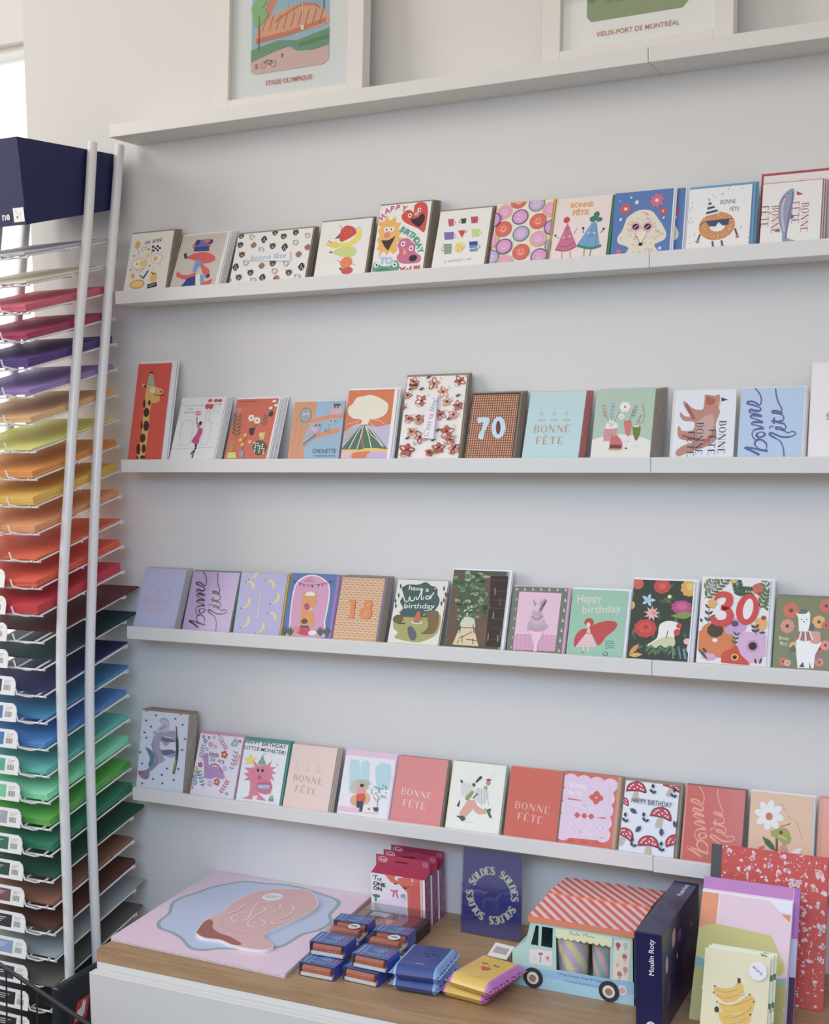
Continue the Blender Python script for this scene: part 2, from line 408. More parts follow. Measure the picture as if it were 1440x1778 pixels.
@art('13', ((885, 293), (1388, 248), (1320, 570), (830, 610)), 'E2DFDB')
def _(A):
    S = [(905, 303, 0), (978, 310, 1), (1060, 325, 2), (1135, 280, 3), (1192, 305, 0), (1272, 280, 3), (1350, 300, 1), (900, 362, 3), (990, 362, 4), (1042, 392, 1), (1118, 368, 3), (1197, 375, 2), (1270, 345, 1), (1346, 375, 4), (912, 425, 0), (1287, 420, 4), (872, 505, 2), (940, 478, 1), (1045, 495, 4), (1118, 480, 3), (1205, 480, 1), (1303, 500, 2), (972, 540, 3), (1050, 572, 2), (1130, 530, 1), (1222, 538, 0), (895, 572, 0), (825, 590, 4), (1140, 575, 4), (990, 590, 1), (1275, 565, 1)]
    cc = ['5B4A42', 'B9AFA4', '2E2C2D', '4A4340', '9A6A50']
    for x, y, k in S:
        A.el(x, y, 19, 24 if k == 2 else 19, cc[k], 0, 10, .12, 4)
        if k == 2: A.ln([(x-9, y+18), (x, y-14), (x+9, y+18)], 4, 'D8D4CE')
        if k in (0, 3): A.poly([(x-20, y-18), (x-6, y-12), (x-14, y)], cc[k]); A.poly([(x+20, y-18), (x+6, y-12), (x+14, y)], cc[k]); A.el(x, y+6, 7, 6, 'B69A85')
        if k == 1: A.el(x, y, 9, 9, 'DAD4CC'); A.poly([(x-18, y-16), (x-5, y-12), (x-12, y)], '8C8178')
    A.rc(945, 405, 1235, 465, 'DDE0E4'); A.tx('bonne fête', 1093, 438, 34, '8C9AA8', 0, 0, 235)
# crop two
@art('14', ((90, 233), (450, 212), (400, 600), (15, 632)), 'DEDAD5')
def _(A):
    A.ln([(215, 255), (245, 300)], 3, K); A.ln([(365, 270), (320, 300)], 3, K); A.poly([(175, 358), (215, 318), (225, 350)], '4F6F5A')
    A.poly([(225, 290), (262, 262), (315, 275), (335, 315), (300, 345), (225, 378), (212, 340)], 'CC3B30', 4)
    for i in range(10): A.el(240+(i*37) % 80, 290+(i*23) % 60, 3, 2, 'F0C8A8', n=6)
    A.poly([(340, 300), (372, 290), (370, 340), (335, 385), (260, 415), (195, 410), (180, 385), (260, 385), (320, 350)], 'E3CF45', 4)
    A.poly([(110, 390), (180, 375), (210, 400), (180, 422), (120, 405)], 'DCC440', 3); A.ln([(130, 370), (155, 385)], 6, '6C7F8C')
    A.poly([(150, 455), (210, 425), (300, 410), (335, 445), (310, 480), (230, 485)], 'BFCB72', 4); A.el(148, 453, 12, 7, 'A04848')
    A.el(262, 525, 44, 40, 'DE7A3C'); A.el(270, 582, 42, 26, 'C94648'); A.poly([(205, 565), (235, 560), (228, 590)], '4F7F5A'); A.ln([(195, 510), (225, 530)], 3, '8C4038'); A.ln([(330, 545), (300, 530)], 3, 'C94648')
    for i in range(8): A.el(240+(i*29) % 60, 510+(i*17) % 80, 2.5, 2, 'F2D9C0', n=6)
@art('15', ((518, 112), (890, 92), (825, 570), (445, 598)), 'E6E3DC')
def _(A):
    A.arc('HAPPY', [(528, 195), (565, 150), (605, 135), (645, 130), (692, 140)], 42, 'C0558F', .05)
    A.poly([(672, 185), (700, 155), (735, 150), (760, 165), (765, 120), (800, 98), (845, 105), (862, 150), (855, 230), (835, 312), (790, 285), (705, 245), (675, 215)], 'D23F34', 3)
    A.el(800, 152, 14, 16, 'F2EFEA'); A.el(802, 152, 6, 7, K); A.el(732, 190, 14, 16, 'F2EFEA'); A.el(732, 190, 6, 7, K); A.el(780, 180, 16, 14, 'B9A6B8')
    A.poly([(735, 215), (785, 210), (825, 178), (840, 215), (815, 262), (790, 272), (750, 245)], '35292B', 3)
    A.poly([(510, 225), (545, 230), (562, 180), (588, 225), (630, 192), (632, 240), (670, 240), (648, 280), (672, 310), (645, 340), (688, 350), (635, 385), (640, 440), (610, 465), (590, 440), (560, 472), (540, 440), (500, 490), (510, 440), (485, 430), (505, 395), (490, 360), (512, 330), (498, 290), (522, 270), (500, 250)], 'E3A94A')
    A.el(562, 285, 20, 18, 'F2EFEA'); A.el(600, 285, 20, 18, 'F2EFEA'); A.el(562, 287, 6, 7, K); A.el(598, 285, 6, 7, K); A.el(565, 328, 24, 20, 'CF7A86')
    A.poly([(522, 365), (575, 365), (628, 335), (600, 390), (572, 440), (545, 410)], '3B3331')
    A.arc('BIRTHDAY', [(680, 290), (715, 310), (755, 335), (790, 380), (808, 440)], 42, '4D9A7E', .05)
    A.poly([(640, 400), (665, 365), (715, 352), (748, 380), (772, 400), (770, 450), (810, 480), (800, 520), (740, 532), (665, 528), (635, 490), (655, 450)], 'C8618D', 4)
    A.el(683, 393, 17, 19, 'F2EFEA'); A.el(683, 393, 7, 8, K); A.el(742, 425, 17, 19, 'F2EFEA'); A.el(742, 425, 7, 8, K); A.poly([(690, 420), (712, 465), (680, 470)], 'E5A05A'); A.el(755, 495, 30, 24, '33292C')
    A.poly([(455, 590), (460, 540), (485, 520), (520, 548), (590, 548), (620, 510), (648, 525), (640, 580)], '4F9A78', 3); A.el(485, 543, 17, 19, 'F2EFEA'); A.el(487, 543, 7, 8, K); A.el(622, 540, 17, 19, 'F2EFEA'); A.el(622, 540, 7, 8, K)
    A.ln([(485, 582), (540, 572), (580, 575)], 5, '2F5F4C'); A.tx('TO', 556, 510, 55, 'A9C0DC', .06, -4, 100)
    A.tx('YoU!!', 728, 575, 50, 'CF3E3B', .05, 2, 150)
@art('16', ((962, 167), (1342, 139), (1278, 530), (888, 562)), 'E0DDD7')
def _(A):
    def mug(x, y, w, h, c, hc, side=1):
        A.ring(x+side*(w/2+4), y, 12, 13, 4, hc, 'E0DDD7'); A.poly([(x-w/2, y-h/2), (x+w/2, y-h/2-3), (x+w/2-4, y+h/2-4), (x-w/2+6, y+h/2)], c)
    mug(1038, 245, 44, 52, 'BF4C72', 'BF4C72'); mug(1132, 235, 40, 36, '3C4654', '3C4654', -1); mug(1210, 228, 54, 46, 'C7475C', 'E0B8C0')
    A.el(1212, 230, 12, 12, 'A83A70'); mug(1022, 337, 74, 52, '7A6AA8', '8C7CB8'); A.poly([(1090, 300), (1148, 296), (1118, 350)], 'C8403E'); A.ring(1148, 305, 10, 8, 3, 'C8403E', 'E0DDD7')
    mug(1218, 317, 58, 54, 'B9CC77', 'B9CC77'); mug(1012, 428, 60, 68, '63806A', '63806A', -1)
    for i in range(5): A.seg(988+i*11, 398, 986+i*11, 460, 2, 'C6CFC2'); A.seg(985, 402+i*13, 1040, 398+i*13, 2, 'C6CFC2')
    A.el(1100, 415, 36, 34, 'E0CE6A'); [A.el(1080+(i*17) % 44, 395+(i*13) % 40, 4, 4, 'C97A3A', n=8) for i in range(7)]
    mug(1203, 410, 62, 66, '6A84C0', '8C9CC8'); A.poly([(1173, 377), (1234, 373), (1232, 398), (1174, 402)], '33488E'); A.seg(1174, 425, 1228, 420, 5, 'C6D0E8')
    A.sq(1088, 503, 205, 17, 'A8A4A0', 2, 2.4, 5)
# crop three
@art('17', ((55, 187), (463, 152), (405, 568), (5, 596)), 'E6DFCB')
def _(A):
    P = {'y': ('D9A860', 'C97FB4', 'DE9AC0'), 'r': ('C94A50', 'D44A3E', 'E06A50'), 'p': ('6B5A92', 'CF8FC0', 'D98FC4'), 't': ('5F8A86', 'B79AC8', 'C8A6D2')}
    for x, y, k in [(110, 240, 'y'), (212, 165, 'r'), (342, 185, 't'), (440, 225, 'y'), (222, 275, 'p'), (350, 305, 'r'), (102, 358, 'r'), (228, 390, 't'), (450, 345, 'p'), (350, 425, 'y'), (108, 478, 'p'), (228, 515, 'r'), (355, 545, 'p'), (110, 590, 'y'), (15, 555, 't'), (10, 440, 'y'), (25, 300, 'p'), (455, 470, 't')]:
        a, b, c = P[k]; A.el(x, y, 60, 54, a, 10); A.el(x, y, 50, 45, c, 10); A.el(x, y, 44, 39, b if k != 'y' else 'D88FBC', 10); A.el(x, y, 36, 32, c, 10)
        w = 'F2E4E0'; A.el(x-9, y-10, 4, 4, w, n=8); A.el(x+10, y-12, 4, 4, w, n=8); A.ln([(x-18, y+6), (x-6, y+17), (x+8, y+16), (x+19, y+3)], 4, w, 2)
@art('18', ((488, 147), (880, 118), (832, 530), (425, 560)), 'DFCFCB')
def _(A):
    A.tx('BONNE', 664, 187, 36, 'D9A45A', .07, -1, 168); A.tx('FÊTE', 655, 235, 46, 'D9A45A', .07, -1, 118)
    A.poly([(560, 308), (625, 465), (595, 490), (540, 505), (465, 498)], 'C4688C'); A.ln([(482, 460), (540, 472), (612, 440)], 6, 'A84468', 3); A.ln([(470, 488), (540, 500), (622, 470)], 8, 'A84468', 3); A.ln([(540, 345), (560, 350), (580, 342)], 5, 'A84468', 2)
    A.el(554, 290, 23, 22, 'C93A38'); A.el(530, 410, 6, 6, 'F0DCE0'); A.el(573, 403, 6, 6, 'F0DCE0'); A.ln([(540, 415), (553, 424), (565, 413)], 3, 'A84468', 2)
    for p in ([(500, 415), (468, 398)], [(605, 385), (628, 348)], [(518, 505), (516, 550)], [(575, 500), (580, 545)]): A.ln(p, 4, 'B0506A')
    A.el(516, 552, 9, 5, K); A.el(582, 547, 10, 5, K); A.el(470, 396, 6, 7, K)
    A.poly([(765, 305), (790, 470), (720, 480), (625, 462), (735, 308)], '6A9BC4', 0); A.ln([(628, 462), (680, 476), (740, 480), (800, 462)], 18, '3C8068', 3)
    A.seg(745, 320, 690, 470, 3, '4A78A8'); A.seg(765, 320, 760, 475, 3, '4A78A8')
    A.el(742, 285, 24, 20, '2F7A5A'); A.el(768, 255, 20, 22, '2F7A5A'); A.el(785, 288, 22, 16, '2F7A5A'); A.el(710, 378, 6, 6, 'EAF0F4'); A.el(752, 380, 6, 6, 'EAF0F4'); A.ln([(718, 392), (732, 402), (745, 392)], 3, '33608C', 2)
    for p in ([(680, 485), (676, 540)], [(728, 485), (718, 535)], [(795, 380), (815, 355)], [(672, 380), (672, 350)]): A.ln(p, 4, '4A5A68')
    A.el(674, 542, 9, 5, K); A.el(716, 537, 9, 5, K); A.el(817, 352, 7, 7, K); A.el(672, 347, 8, 7, K)
@art('19', ((905, 107), (1325, 72), (1298, 503), (862, 528)), '4F76B4')
def _(A):
    A.frac(.98, 0, 1, 1, 'DCDDE0')
    A.poly([(985, 275), (1020, 250), (1060, 228), (1120, 220), (1170, 235), (1205, 280), (1240, 330), (1265, 385), (1255, 425), (1215, 445), (1180, 465), (1195, 520), (980, 535), (995, 485), (960, 465), (920, 450), (915, 410), (950, 360)], 'D8CDBA', 4)
    rn = random.Random(3)
    for i in range(95):
        x, y = 935+rn.random()*310, 240+rn.random()*290
        if abs(x-1090) < 30+(y-230)*.75 and y < 450 or abs(x-1085) < 85 and y > 400: A.ln([(x-9, y+2), (x-2, y-7), (x+7, y-3), (x+8, y+5)], 3.4, 'A8936F'); A.lay -= 1
    A.nx()
    A.poly([(1040, 375), (1140, 375), (1080, 460)], 'E0D2C4'); A.seg(1042, 378, 1078, 450, 3, '4A4038'); A.seg(1135, 372, 1088, 450, 3, '4A4038'); A.el(1082, 458, 15, 12, '22201F')
    for x in (1048, 1133): A.el(x, 338, 38, 34, 'D99AB8', 0, 16, .08, 5); A.el(x, 338, 24, 21, '2E2230'); A.seg(x-14, 350, x+14, 326, 5, 'D8C8D4')
    A.el(978, 215, 38, 36, 'C9524A', 0, 18, .12, 6); A.el(978, 215, 12, 11, 'F0E6E0'); A.star(1200, 158, 58, 'CF5F7C', 8, .62, 10); A.el(1198, 157, 12, 12, 'F2DDE2'); A.el(1243, 232, 26, 25, 'C9484A', 0, 14, .12, 6); A.el(1243, 232, 7, 7, 'F0C8B8')
    for x, y, r in ((1058, 170, 20), (1018, 137, 11), (940, 288, 15), (1247, 278, 11), (1220, 487, 16), (940, 160, 6)): A.star(x, y, r, 'DDE6F2', 6, .5)
    A.star(922, 512, 28, 'CF5F7C', 8, .6)
# crop four
@art('1a', ((352, 220), (845, 185), (808, 645), (320, 672)), 'E2E2E0')
def _(A):
    for x, y, c, r in confetti(A, 46, ['4A5568', '7A8AA0', 'B07A60', '6A6A70'], 5, 7):
        if not (400 < x < 740 and 300 < y < 640): A.el(x, y, 5, 4, c, n=6); A.lay -= 1
    A.nx(); A.tx('BONNE', 655, 315, 34, '4A5058', .0, -2, 120); A.tx('FÊTE', 705, 368, 38, '4A5058', .0, -2, 72)
    A.el(565, 500, 142, 108, 'C8803A'); A.poly([(478, 425), (508, 308), (588, 400)], 'E2E4E8')
    for t in (.12, .42, .72): A.poly([(508-30*t-2, 308+117*t), (508+80*t+2, 308+92*t), (508+80*(t+.16), 308+92*(t+.16)), (508-30*(t+.16), 308+117*(t+.16))], '2F3F66')
    A.el(508, 300, 8, 10, '9AA4B0')
    rn = random.Random(4)
    for i in range(70):
        a = rn.random()*6.28; q = .62+rn.random()*.33; A.el(565+142*q*math.cos(a), 500+108*q*math.sin(a), 3.5, 3, 'E8D2A8', n=6); A.lay -= 1
    A.nx(); A.el(570, 508, 58, 34, 'E2E2E0'); A.poly([(480, 462), (665, 445), (655, 490), (610, 498), (580, 470), (555, 505), (505, 500)], '27406E', 0); A.ln([(432, 490), (480, 465), (690, 445)], 5, '27303C'); A.seg(575, 478, 590, 490, 4, 'C8D4E4')
    for p in ([(435, 560), (415, 610)], [(705, 520), (722, 575)], [(530, 615), (535, 655)], [(600, 610), (608, 650)]): A.ln(p, 13, '3A4656'); A.el(p[1][0], p[1][1]+6, 14, 13, 'B87048')
@art('1b', ((930, 185), (1388, 142), (1370, 605), (895, 635)), 'DFDCDA')
def _(A):
    A.poly([(1130, 225), (1165, 215), (1172, 260), (1160, 330), (1150, 400), (1125, 500), (1115, 590), (1180, 612), (1080, 625), (1075, 560), (1050, 480), (1045, 400), (1055, 320), (1090, 260)], '8C8FAE', 3)
    A.ln([(1160, 240), (1152, 320), (1130, 420), (1100, 600)], 10, '5F6488', 4); A.ln([(1115, 260), (1085, 330), (1075, 420), (1090, 540)], 14, 'B4B6C8', 4); A.poly([(1150, 400), (1170, 440), (1135, 450)], '5F6488'); A.poly([(1050, 515), (1010, 545), (1060, 545)], '5F6488'); A.ln([(1085, 285), (1110, 280)], 5, '40425C')
    A.ln([(1065, 330), (1085, 290), (1130, 250)], 4, '5F6488', 3)
    A.poly([(1188, 235), (1190, 268), (1240, 258)], 'B03048')
    for x, y, t, l in ((1252, 435, 'BONNE', 250), (1180, 400, 'FÊTE', 190), (1020, 450, 'BONNE', 240), (940, 430, 'FÊTE', 190)): didone(A, t, x, y, l, 52, 'A85A62', -90)
# ---- third ledge
@art('21', ((180, 103), (450, 90), (355, 850), (102, 850)), 'CE4630')
def _(A):
    Y = 'CFA24A'; B = '4A2418'
    A.poly([(245, 300), (252, 262), (300, 268), (330, 290), (372, 300), (378, 330), (350, 350), (348, 400), (320, 412), (285, 412), (270, 500), (258, 640), (245, 740), (225, 860), (165, 860), (195, 740), (212, 600), (222, 480), (232, 400), (235, 340)], Y)
    A.poly([(250, 270), (262, 200), (285, 165), (298, 200), (308, 280)], '9DB29A'); [A.seg(254+i*1.5, 262-i*18, 306-i*3, 272-i*18, 3, '4A6A5A') for i in range(5)]; A.el(285, 170, 14, 10, '3A3A36')
    A.poly([(240, 300), (212, 285), (210, 258), (235, 262)], Y); A.el(232, 282, 9, 14, '5A3A28', 30); A.el(292, 312, 18, 20, 'EDE8DC'); A.el(290, 312, 8, 9, 'B88A30'); A.el(360, 322, 8, 9, '8A4028'); A.ln([(305, 348), (345, 352), (388, 350)], 6, '8A3020')
    for x, y, rx, ry in ((228, 420, 10, 34), (268, 412, 10, 22), (245, 488, 22, 38), (208, 590, 8, 34), (243, 595, 22, 42), (216, 692, 22, 36), (183, 780, 16, 44), (224, 775, 15, 36), (215, 842, 20, 14), (175, 850, 6, 20)): A.el(x, y, rx, ry, B, 8)
@art('22', ((520, 380), (868, 368), (765, 850), (425, 850)), 'D5D8D5')
def _(A):
    G = 'A5A8A2'
    A.ln([(520, 415), (548, 432), (840, 418)], 4, G); A.ln([(500, 740), (520, 600), (545, 552), (595, 550), (608, 590), (580, 735), (498, 742)], 3, G, 3); A.ln([(660, 735), (690, 590), (715, 545), (750, 560), (740, 640), (715, 735), (665, 738)], 3, G, 3); A.ln([(440, 775), (760, 765)], 2.5, G); A.ln([(515, 420), (500, 560)], 2.5, G)
    A.tx('HAPPY', 588, 455, 11, '8A6A60', 0, 0, 50); A.tx('BIRTHDAY', 582, 485, 13, '8A6A60', 0, 0, 84)
    for x, y in ((745, 388), (790, 388), (822, 388), (722, 436), (752, 436)): A.el(x, y, 17, 22 if y > 400 else 14, 'C8384A' if x != 822 else 'A8485A'); A.ln([(x, y+18), (x-8, y+70), (x-22, y+110)], 1.5, '8A8A88', 2)
    A.el(650, 492, 24, 20, 'DE9AA8'); A.seg(630, 482, 668, 478, 4, 'B04A68'); A.seg(628, 505, 670, 500, 4, 'B04A68'); A.seg(648, 470, 650, 460, 10, 'E0B0B8')
    A.ln([(640, 520), (640, 560), (650, 610)], 9, 'B05A6A', 3); A.el(667, 572, 12, 17, '2E2222'); A.el(660, 592, 8, 10, 'B06A5A')
    A.poly([(650, 612), (682, 612), (678, 655), (662, 680), (648, 735), (598, 722), (615, 685), (640, 650)], 'C23A80', 3); A.ln([(625, 735), (630, 775), (605, 800), (590, 822)], 10, '3A3236', 2); A.ln([(640, 735), (620, 790), (605, 830), (602, 848)], 9, '3A3236', 2)
@art('23', ((965, 383), (1303, 378), (1195, 845), (850, 845)), 'CE5A3A')
def _(A):
    A.frac(.96, 0, 1, 1, 'E4E0DC'); A.ln([(985, 402), (1120, 400)], 5, '7A3A2A'); A.poly([(958, 455), (1000, 450), (985, 490), (965, 485)], '8C8FC0')
    A.sprig(945, 690, 965, 520, 6, 55, 12, '3F5A3C'); A.sprig(1160, 600, 1190, 515, 4, 32, 10, '4A6A40'); A.fl(1072, 532, 26, 'E4E0D8', '9A5A3A', 6); A.fl(1117, 552, 26, 'E4E0D8', '9A5A3A', 6); A.ln([(1075, 560), (1085, 610)], 3, '5A6A3A'); A.ln([(1115, 575), (1090, 615)], 3, '5A6A3A')
    A.poly([(1055, 612), (1100, 608), (1085, 665), (1060, 668), (1050, 640)], '2A2826'); A.poly([(1130, 650), (1180, 642), (1165, 700), (1135, 700)], 'C4B84A'); A.el(1145, 665, 15, 16, 'D2C65A')
    A.el(1225, 500, 18, 22, '2A2826'); 
    for x, y in ((1253, 402), (1264, 434), (1225, 455)): A.el(x, y, 15, 11, 'E6E2DA')
    A.ln([(1225, 490), (1245, 440), (1252, 410)], 2, '5A6A3A')
    A.poly([(1075, 760), (1100, 715), (1150, 710), (1190, 750), (1165, 800), (1120, 825), (1085, 800)], '3A5238', 3)
    for i in range(18): A.el(1088+(i*31) % 90, 725+(i*23) % 85, 7, 6, 'D8D4C8', n=8)
    A.poly([(885, 800), (945, 800), (950, 848), (870, 848)], 'C9CC4A'); A.sprig(915, 800, 925, 720, 4, 26, 9, '9AA83E'); A.poly([(975, 795), (1015, 790), (1000, 840), (972, 838)], '8C8FB8'); A.ln([(995, 790), (1010, 720), (1030, 680)], 5, '7A7A3A', 3)
    for x, y in ((985, 705), (1022, 668), (1058, 720), (1000, 740)): A.el(x, y, 16, 14, 'D8A848')
    A.ln([(940, 680), (950, 650), (990, 560), (1120, 450)], 3, 'E08058', 3)
@art('24', ((50, 300), (452, 287), (392, 726), (0, 726)), '86A9C4')
def _(A):
    O = 'C98456'
    A.poly([(40, 290), (230, 285), (215, 400), (160, 500), (120, 600), (130, 740), (-10, 740)], O, 0); A.ln([(180, 450), (280, 425), (380, 405), (450, 410)], 34, 'CF7E4E', 4); A.ln([(120, 640), (180, 580), (280, 545), (400, 515)], 36, 'CF7E4E', 4)
    A.ln([(85, 320), (60, 500), (30, 700)], 5, 'B8714A', 3); A.ln([(110, 480), (70, 700)], 4, 'B8714A', 3)
    A.ring(138, 402, 50, 62, 10, '7A7A62', '9AA08C'); A.el(136, 402, 32, 46, '8C8FA0'); A.el(126, 395, 7, 7, 'E8E4DC'); A.el(154, 392, 7, 7, 'E8E4DC'); A.poly([(136, 405), (144, 405), (140, 416)], 'C98456')
    A.poly([(340, 320), (420, 318), (430, 390), (330, 395)], 'A8A0B0', 3); A.seg(365, 310, 372, 345, 12, '3A3540'); A.seg(395, 310, 392, 345, 12, '3A3540'); A.seg(375, 320, 415, 322, 14, '3A3540'); A.poly([(345, 360), (425, 355), (428, 385), (335, 390)], 'C9A0A4')
    A.poly([(195, 480), (225, 460), (265, 465), (260, 510), (225, 550), (180, 600), (115, 640), (130, 590), (165, 540)], '9A98AE', 3); A.poly([(190, 490), (235, 505), (220, 535), (180, 520)], 'D0A0B4'); A.ln([(120, 628), (220, 550)], 9, '40424E'); A.el(222, 480, 7, 7, '2E2A30'); A.el(250, 478, 7, 7, '2E2A30')
    A.el(352, 450, 34, 20, '9FA8B0'); A.el(338, 446, 6, 6, '2E2A30'); A.el(368, 446, 6, 6, '2E2A30'); A.ln([(325, 465), (318, 540)], 5, '8A9A70'); A.sprig(300, 540, 295, 510, 2, 15, 6, '7A8A60')
    A.tx('CHOUETTE', 284, 677, 34, '35485C', 0, 0, 182); A.sq(284, 714, 170, 13, '5A6A7C', 0, 2, 6)
@art('25', ((470, 207), (864, 190), (815, 726), (393, 726)), 'D2713E')
def _(A):
    A.frac(0, .33, 1, 1, 'D2713E')
    A.poly([(395, 560), (500, 480), (590, 470), (700, 490), (850, 480), (850, 740), (380, 740)], 'B8AECB', 3); A.poly([(400, 540), (480, 500), (560, 490), (430, 610), (395, 600)], 'A8A8B8')
    A.poly([(570, 475), (615, 475), (690, 545), (790, 665), (600, 668), (395, 665)], '4D7058')
    for p, w in (([(575, 480), (520, 560), (465, 660)], 7), ([(585, 480), (560, 580), (530, 665)], 7), ([(600, 480), (630, 560), (655, 665)], 7), ([(612, 480), (690, 560), (755, 645)], 7), ([(610, 490), (650, 550), (700, 590), (740, 640)], 5)): A.ln(p, w, 'DCD4CC', 3)
    A.ln([(585, 500), (575, 580), (590, 660)], 8, 'C8753E', 3); A.ln([(500, 540), (420, 610)], 10, 'C8943E')
    A.poly([(385, 675), (480, 665), (560, 668), (600, 655), (700, 655), (790, 665), (790, 690), (640, 685), (520, 690), (400, 700)], 'E0B858', 0); A.poly([(395, 690), (480, 680), (470, 730), (388, 735)], 'DDB2B8'); A.poly([(500, 690), (640, 680), (600, 730), (490, 730)], 'D8724A', 3); A.poly([(620, 700), (700, 680), (790, 690), (780, 735), (610, 735)], 'C0A8D0', 0)
    A.poly([(560, 470), (575, 440), (540, 430), (500, 425), (460, 390), (462, 340), (500, 310), (530, 265), (590, 250), (640, 240), (700, 255), (740, 275), (785, 310), (780, 370), (740, 410), (680, 430), (640, 430), (620, 470)], 'DCD4C0', 3)
    for p in ([(560, 440), (500, 460), (450, 470)], [(640, 435), (720, 440), (760, 470)], [(545, 460), (480, 500)], [(640, 455), (690, 500)]): A.ln(p, 4, 'E6C8A8', 2)
    A.frac(.93, 0, 1, 1, 'E2DEDB')
@art('26', ((910, 108), (1366, 95), (1300, 720), (830, 720)), 'E6E0DA')
def _(A):
    cols = ['B4543E', '8C3030', 'CF8A66', 'A83E38']
    for i, (x, y, r) in enumerate([(960, 145, 42), (1115, 160, 55), (1185, 225, 50), (1310, 140, 48), (1020, 290, 55), (910, 250, 35), (1215, 300, 40), (1300, 330, 45), (1165, 400, 45), (920, 430, 40), (1265, 400, 45), (1215, 530, 60), (1240, 590, 45), (1010, 570, 58), (940, 530, 35), (900, 670, 62), (1150, 655, 50), (1270, 660, 50), (1000, 440, 40), (870, 340, 30), (1080, 690, 30), (960, 180, 30)]):
        c = cols[i % 4]; k = cols[(i+1) % 4]
        for j in range(5):
            a = 2*math.pi*j/5+i; ex, ey = x+r*math.cos(a), y+r*.9*math.sin(a)
            if (i+j) % 2: A.leaf(x, y, ex, ey, r*.55, c if j % 2 else k)
            else: A.ln([(x, y), ((x+ex)/2+r*.28*math.sin(a), (y+ey)/2-r*.28*math.cos(a)), (ex, ey), ((x+ex)/2-r*.28*math.sin(a), (y+ey)/2+r*.28*math.cos(a)), (x, y)], 7, c, 3)
        A.el(x, y, 10, 10, '5A1E28', n=8); A.seg(x, y, x+r*.7*math.cos(i*2.1), y+r*.8*math.sin(i*2.1), 5, '7A2A30'); A.ln([(x-r*.9, y+r*.5), (x-r*.5, y+r*.9), (x, y+r*.7)], 4, 'C8907A', 2); A.seg(x+r*.8, y-r*.9, x+r*1.2, y-r*.5, 2.5, '5A5654')
    for x, y in ((1015, 210), (1292, 262), (1140, 525), (930, 210), (905, 585), (1105, 600), (990, 420), (1225, 440), (1070, 120)): A.el(x, y, 7, 7, '3A3434', n=6); A.el(x+14, y-9, 6, 6, '3A3434', n=6); A.seg(x, y, x+12, y-20, 2.5, '5A5654')
    A.poly([(1068, 262), (1150, 268), (1118, 590), (1030, 582)], 'DDD8DE'); A.tx("C'est ta fête!", 1092, 425, 44, '8C8AA0', 0, 82, 280)
@art('27', ((90, 187), (413, 160), (365, 612), (20, 615)), '8A4A34')
def _(A):
    n = 22; m = 26
    for i in range(n):
        for j in range(m):
            u, v = (i+.5)/n, .12+(j+.5)/m*.88
            A.frac(u-.015, v-.013, u+.007, v+.008, 'DDB082'); A.lay -= 1
            A.frac(u+.006, v-.004, u+.013, v+.012, '3A2420'); A.lay -= 1
    A.lay += 2
    A.frac(0, 0, .02, 1, '2A2222'); A.frac(0, .98, 1, 1, '2A2222'); A.frac(.975, 0, 1, 1, '3A2C28')
    A.poly([(118, 350), (198, 345), (192, 395), (168, 440), (158, 490), (130, 492), (122, 470), (145, 430), (160, 378), (122, 388)], 'BCD4E6', 2)
    A.el(264, 412, 48, 76, 'BCD4E6', 8, 24); A.el(262, 412, 16, 48, '6A3A2C', 8)
@art('28', ((490, 166), (880, 162), (815, 610), (425, 610)), 'AFCDCF')
def _(A):
    for x in (565, 655, 740): A.ln([(x-25, 372), (x, 355), (x, 300), (x+8, 290)], 3, 'A8B8B4', 3); A.el(x, 318, 14, 12, 'A8BAB6'); A.el(x, 362, 30, 8, 'A4B6B4')
    didone(A, 'BONNE', 637, 420, 250, 52, 'C08A78', 0); didone(A, 'FE^TE', 618, 500, 190, 50, 'C08A78', 0)
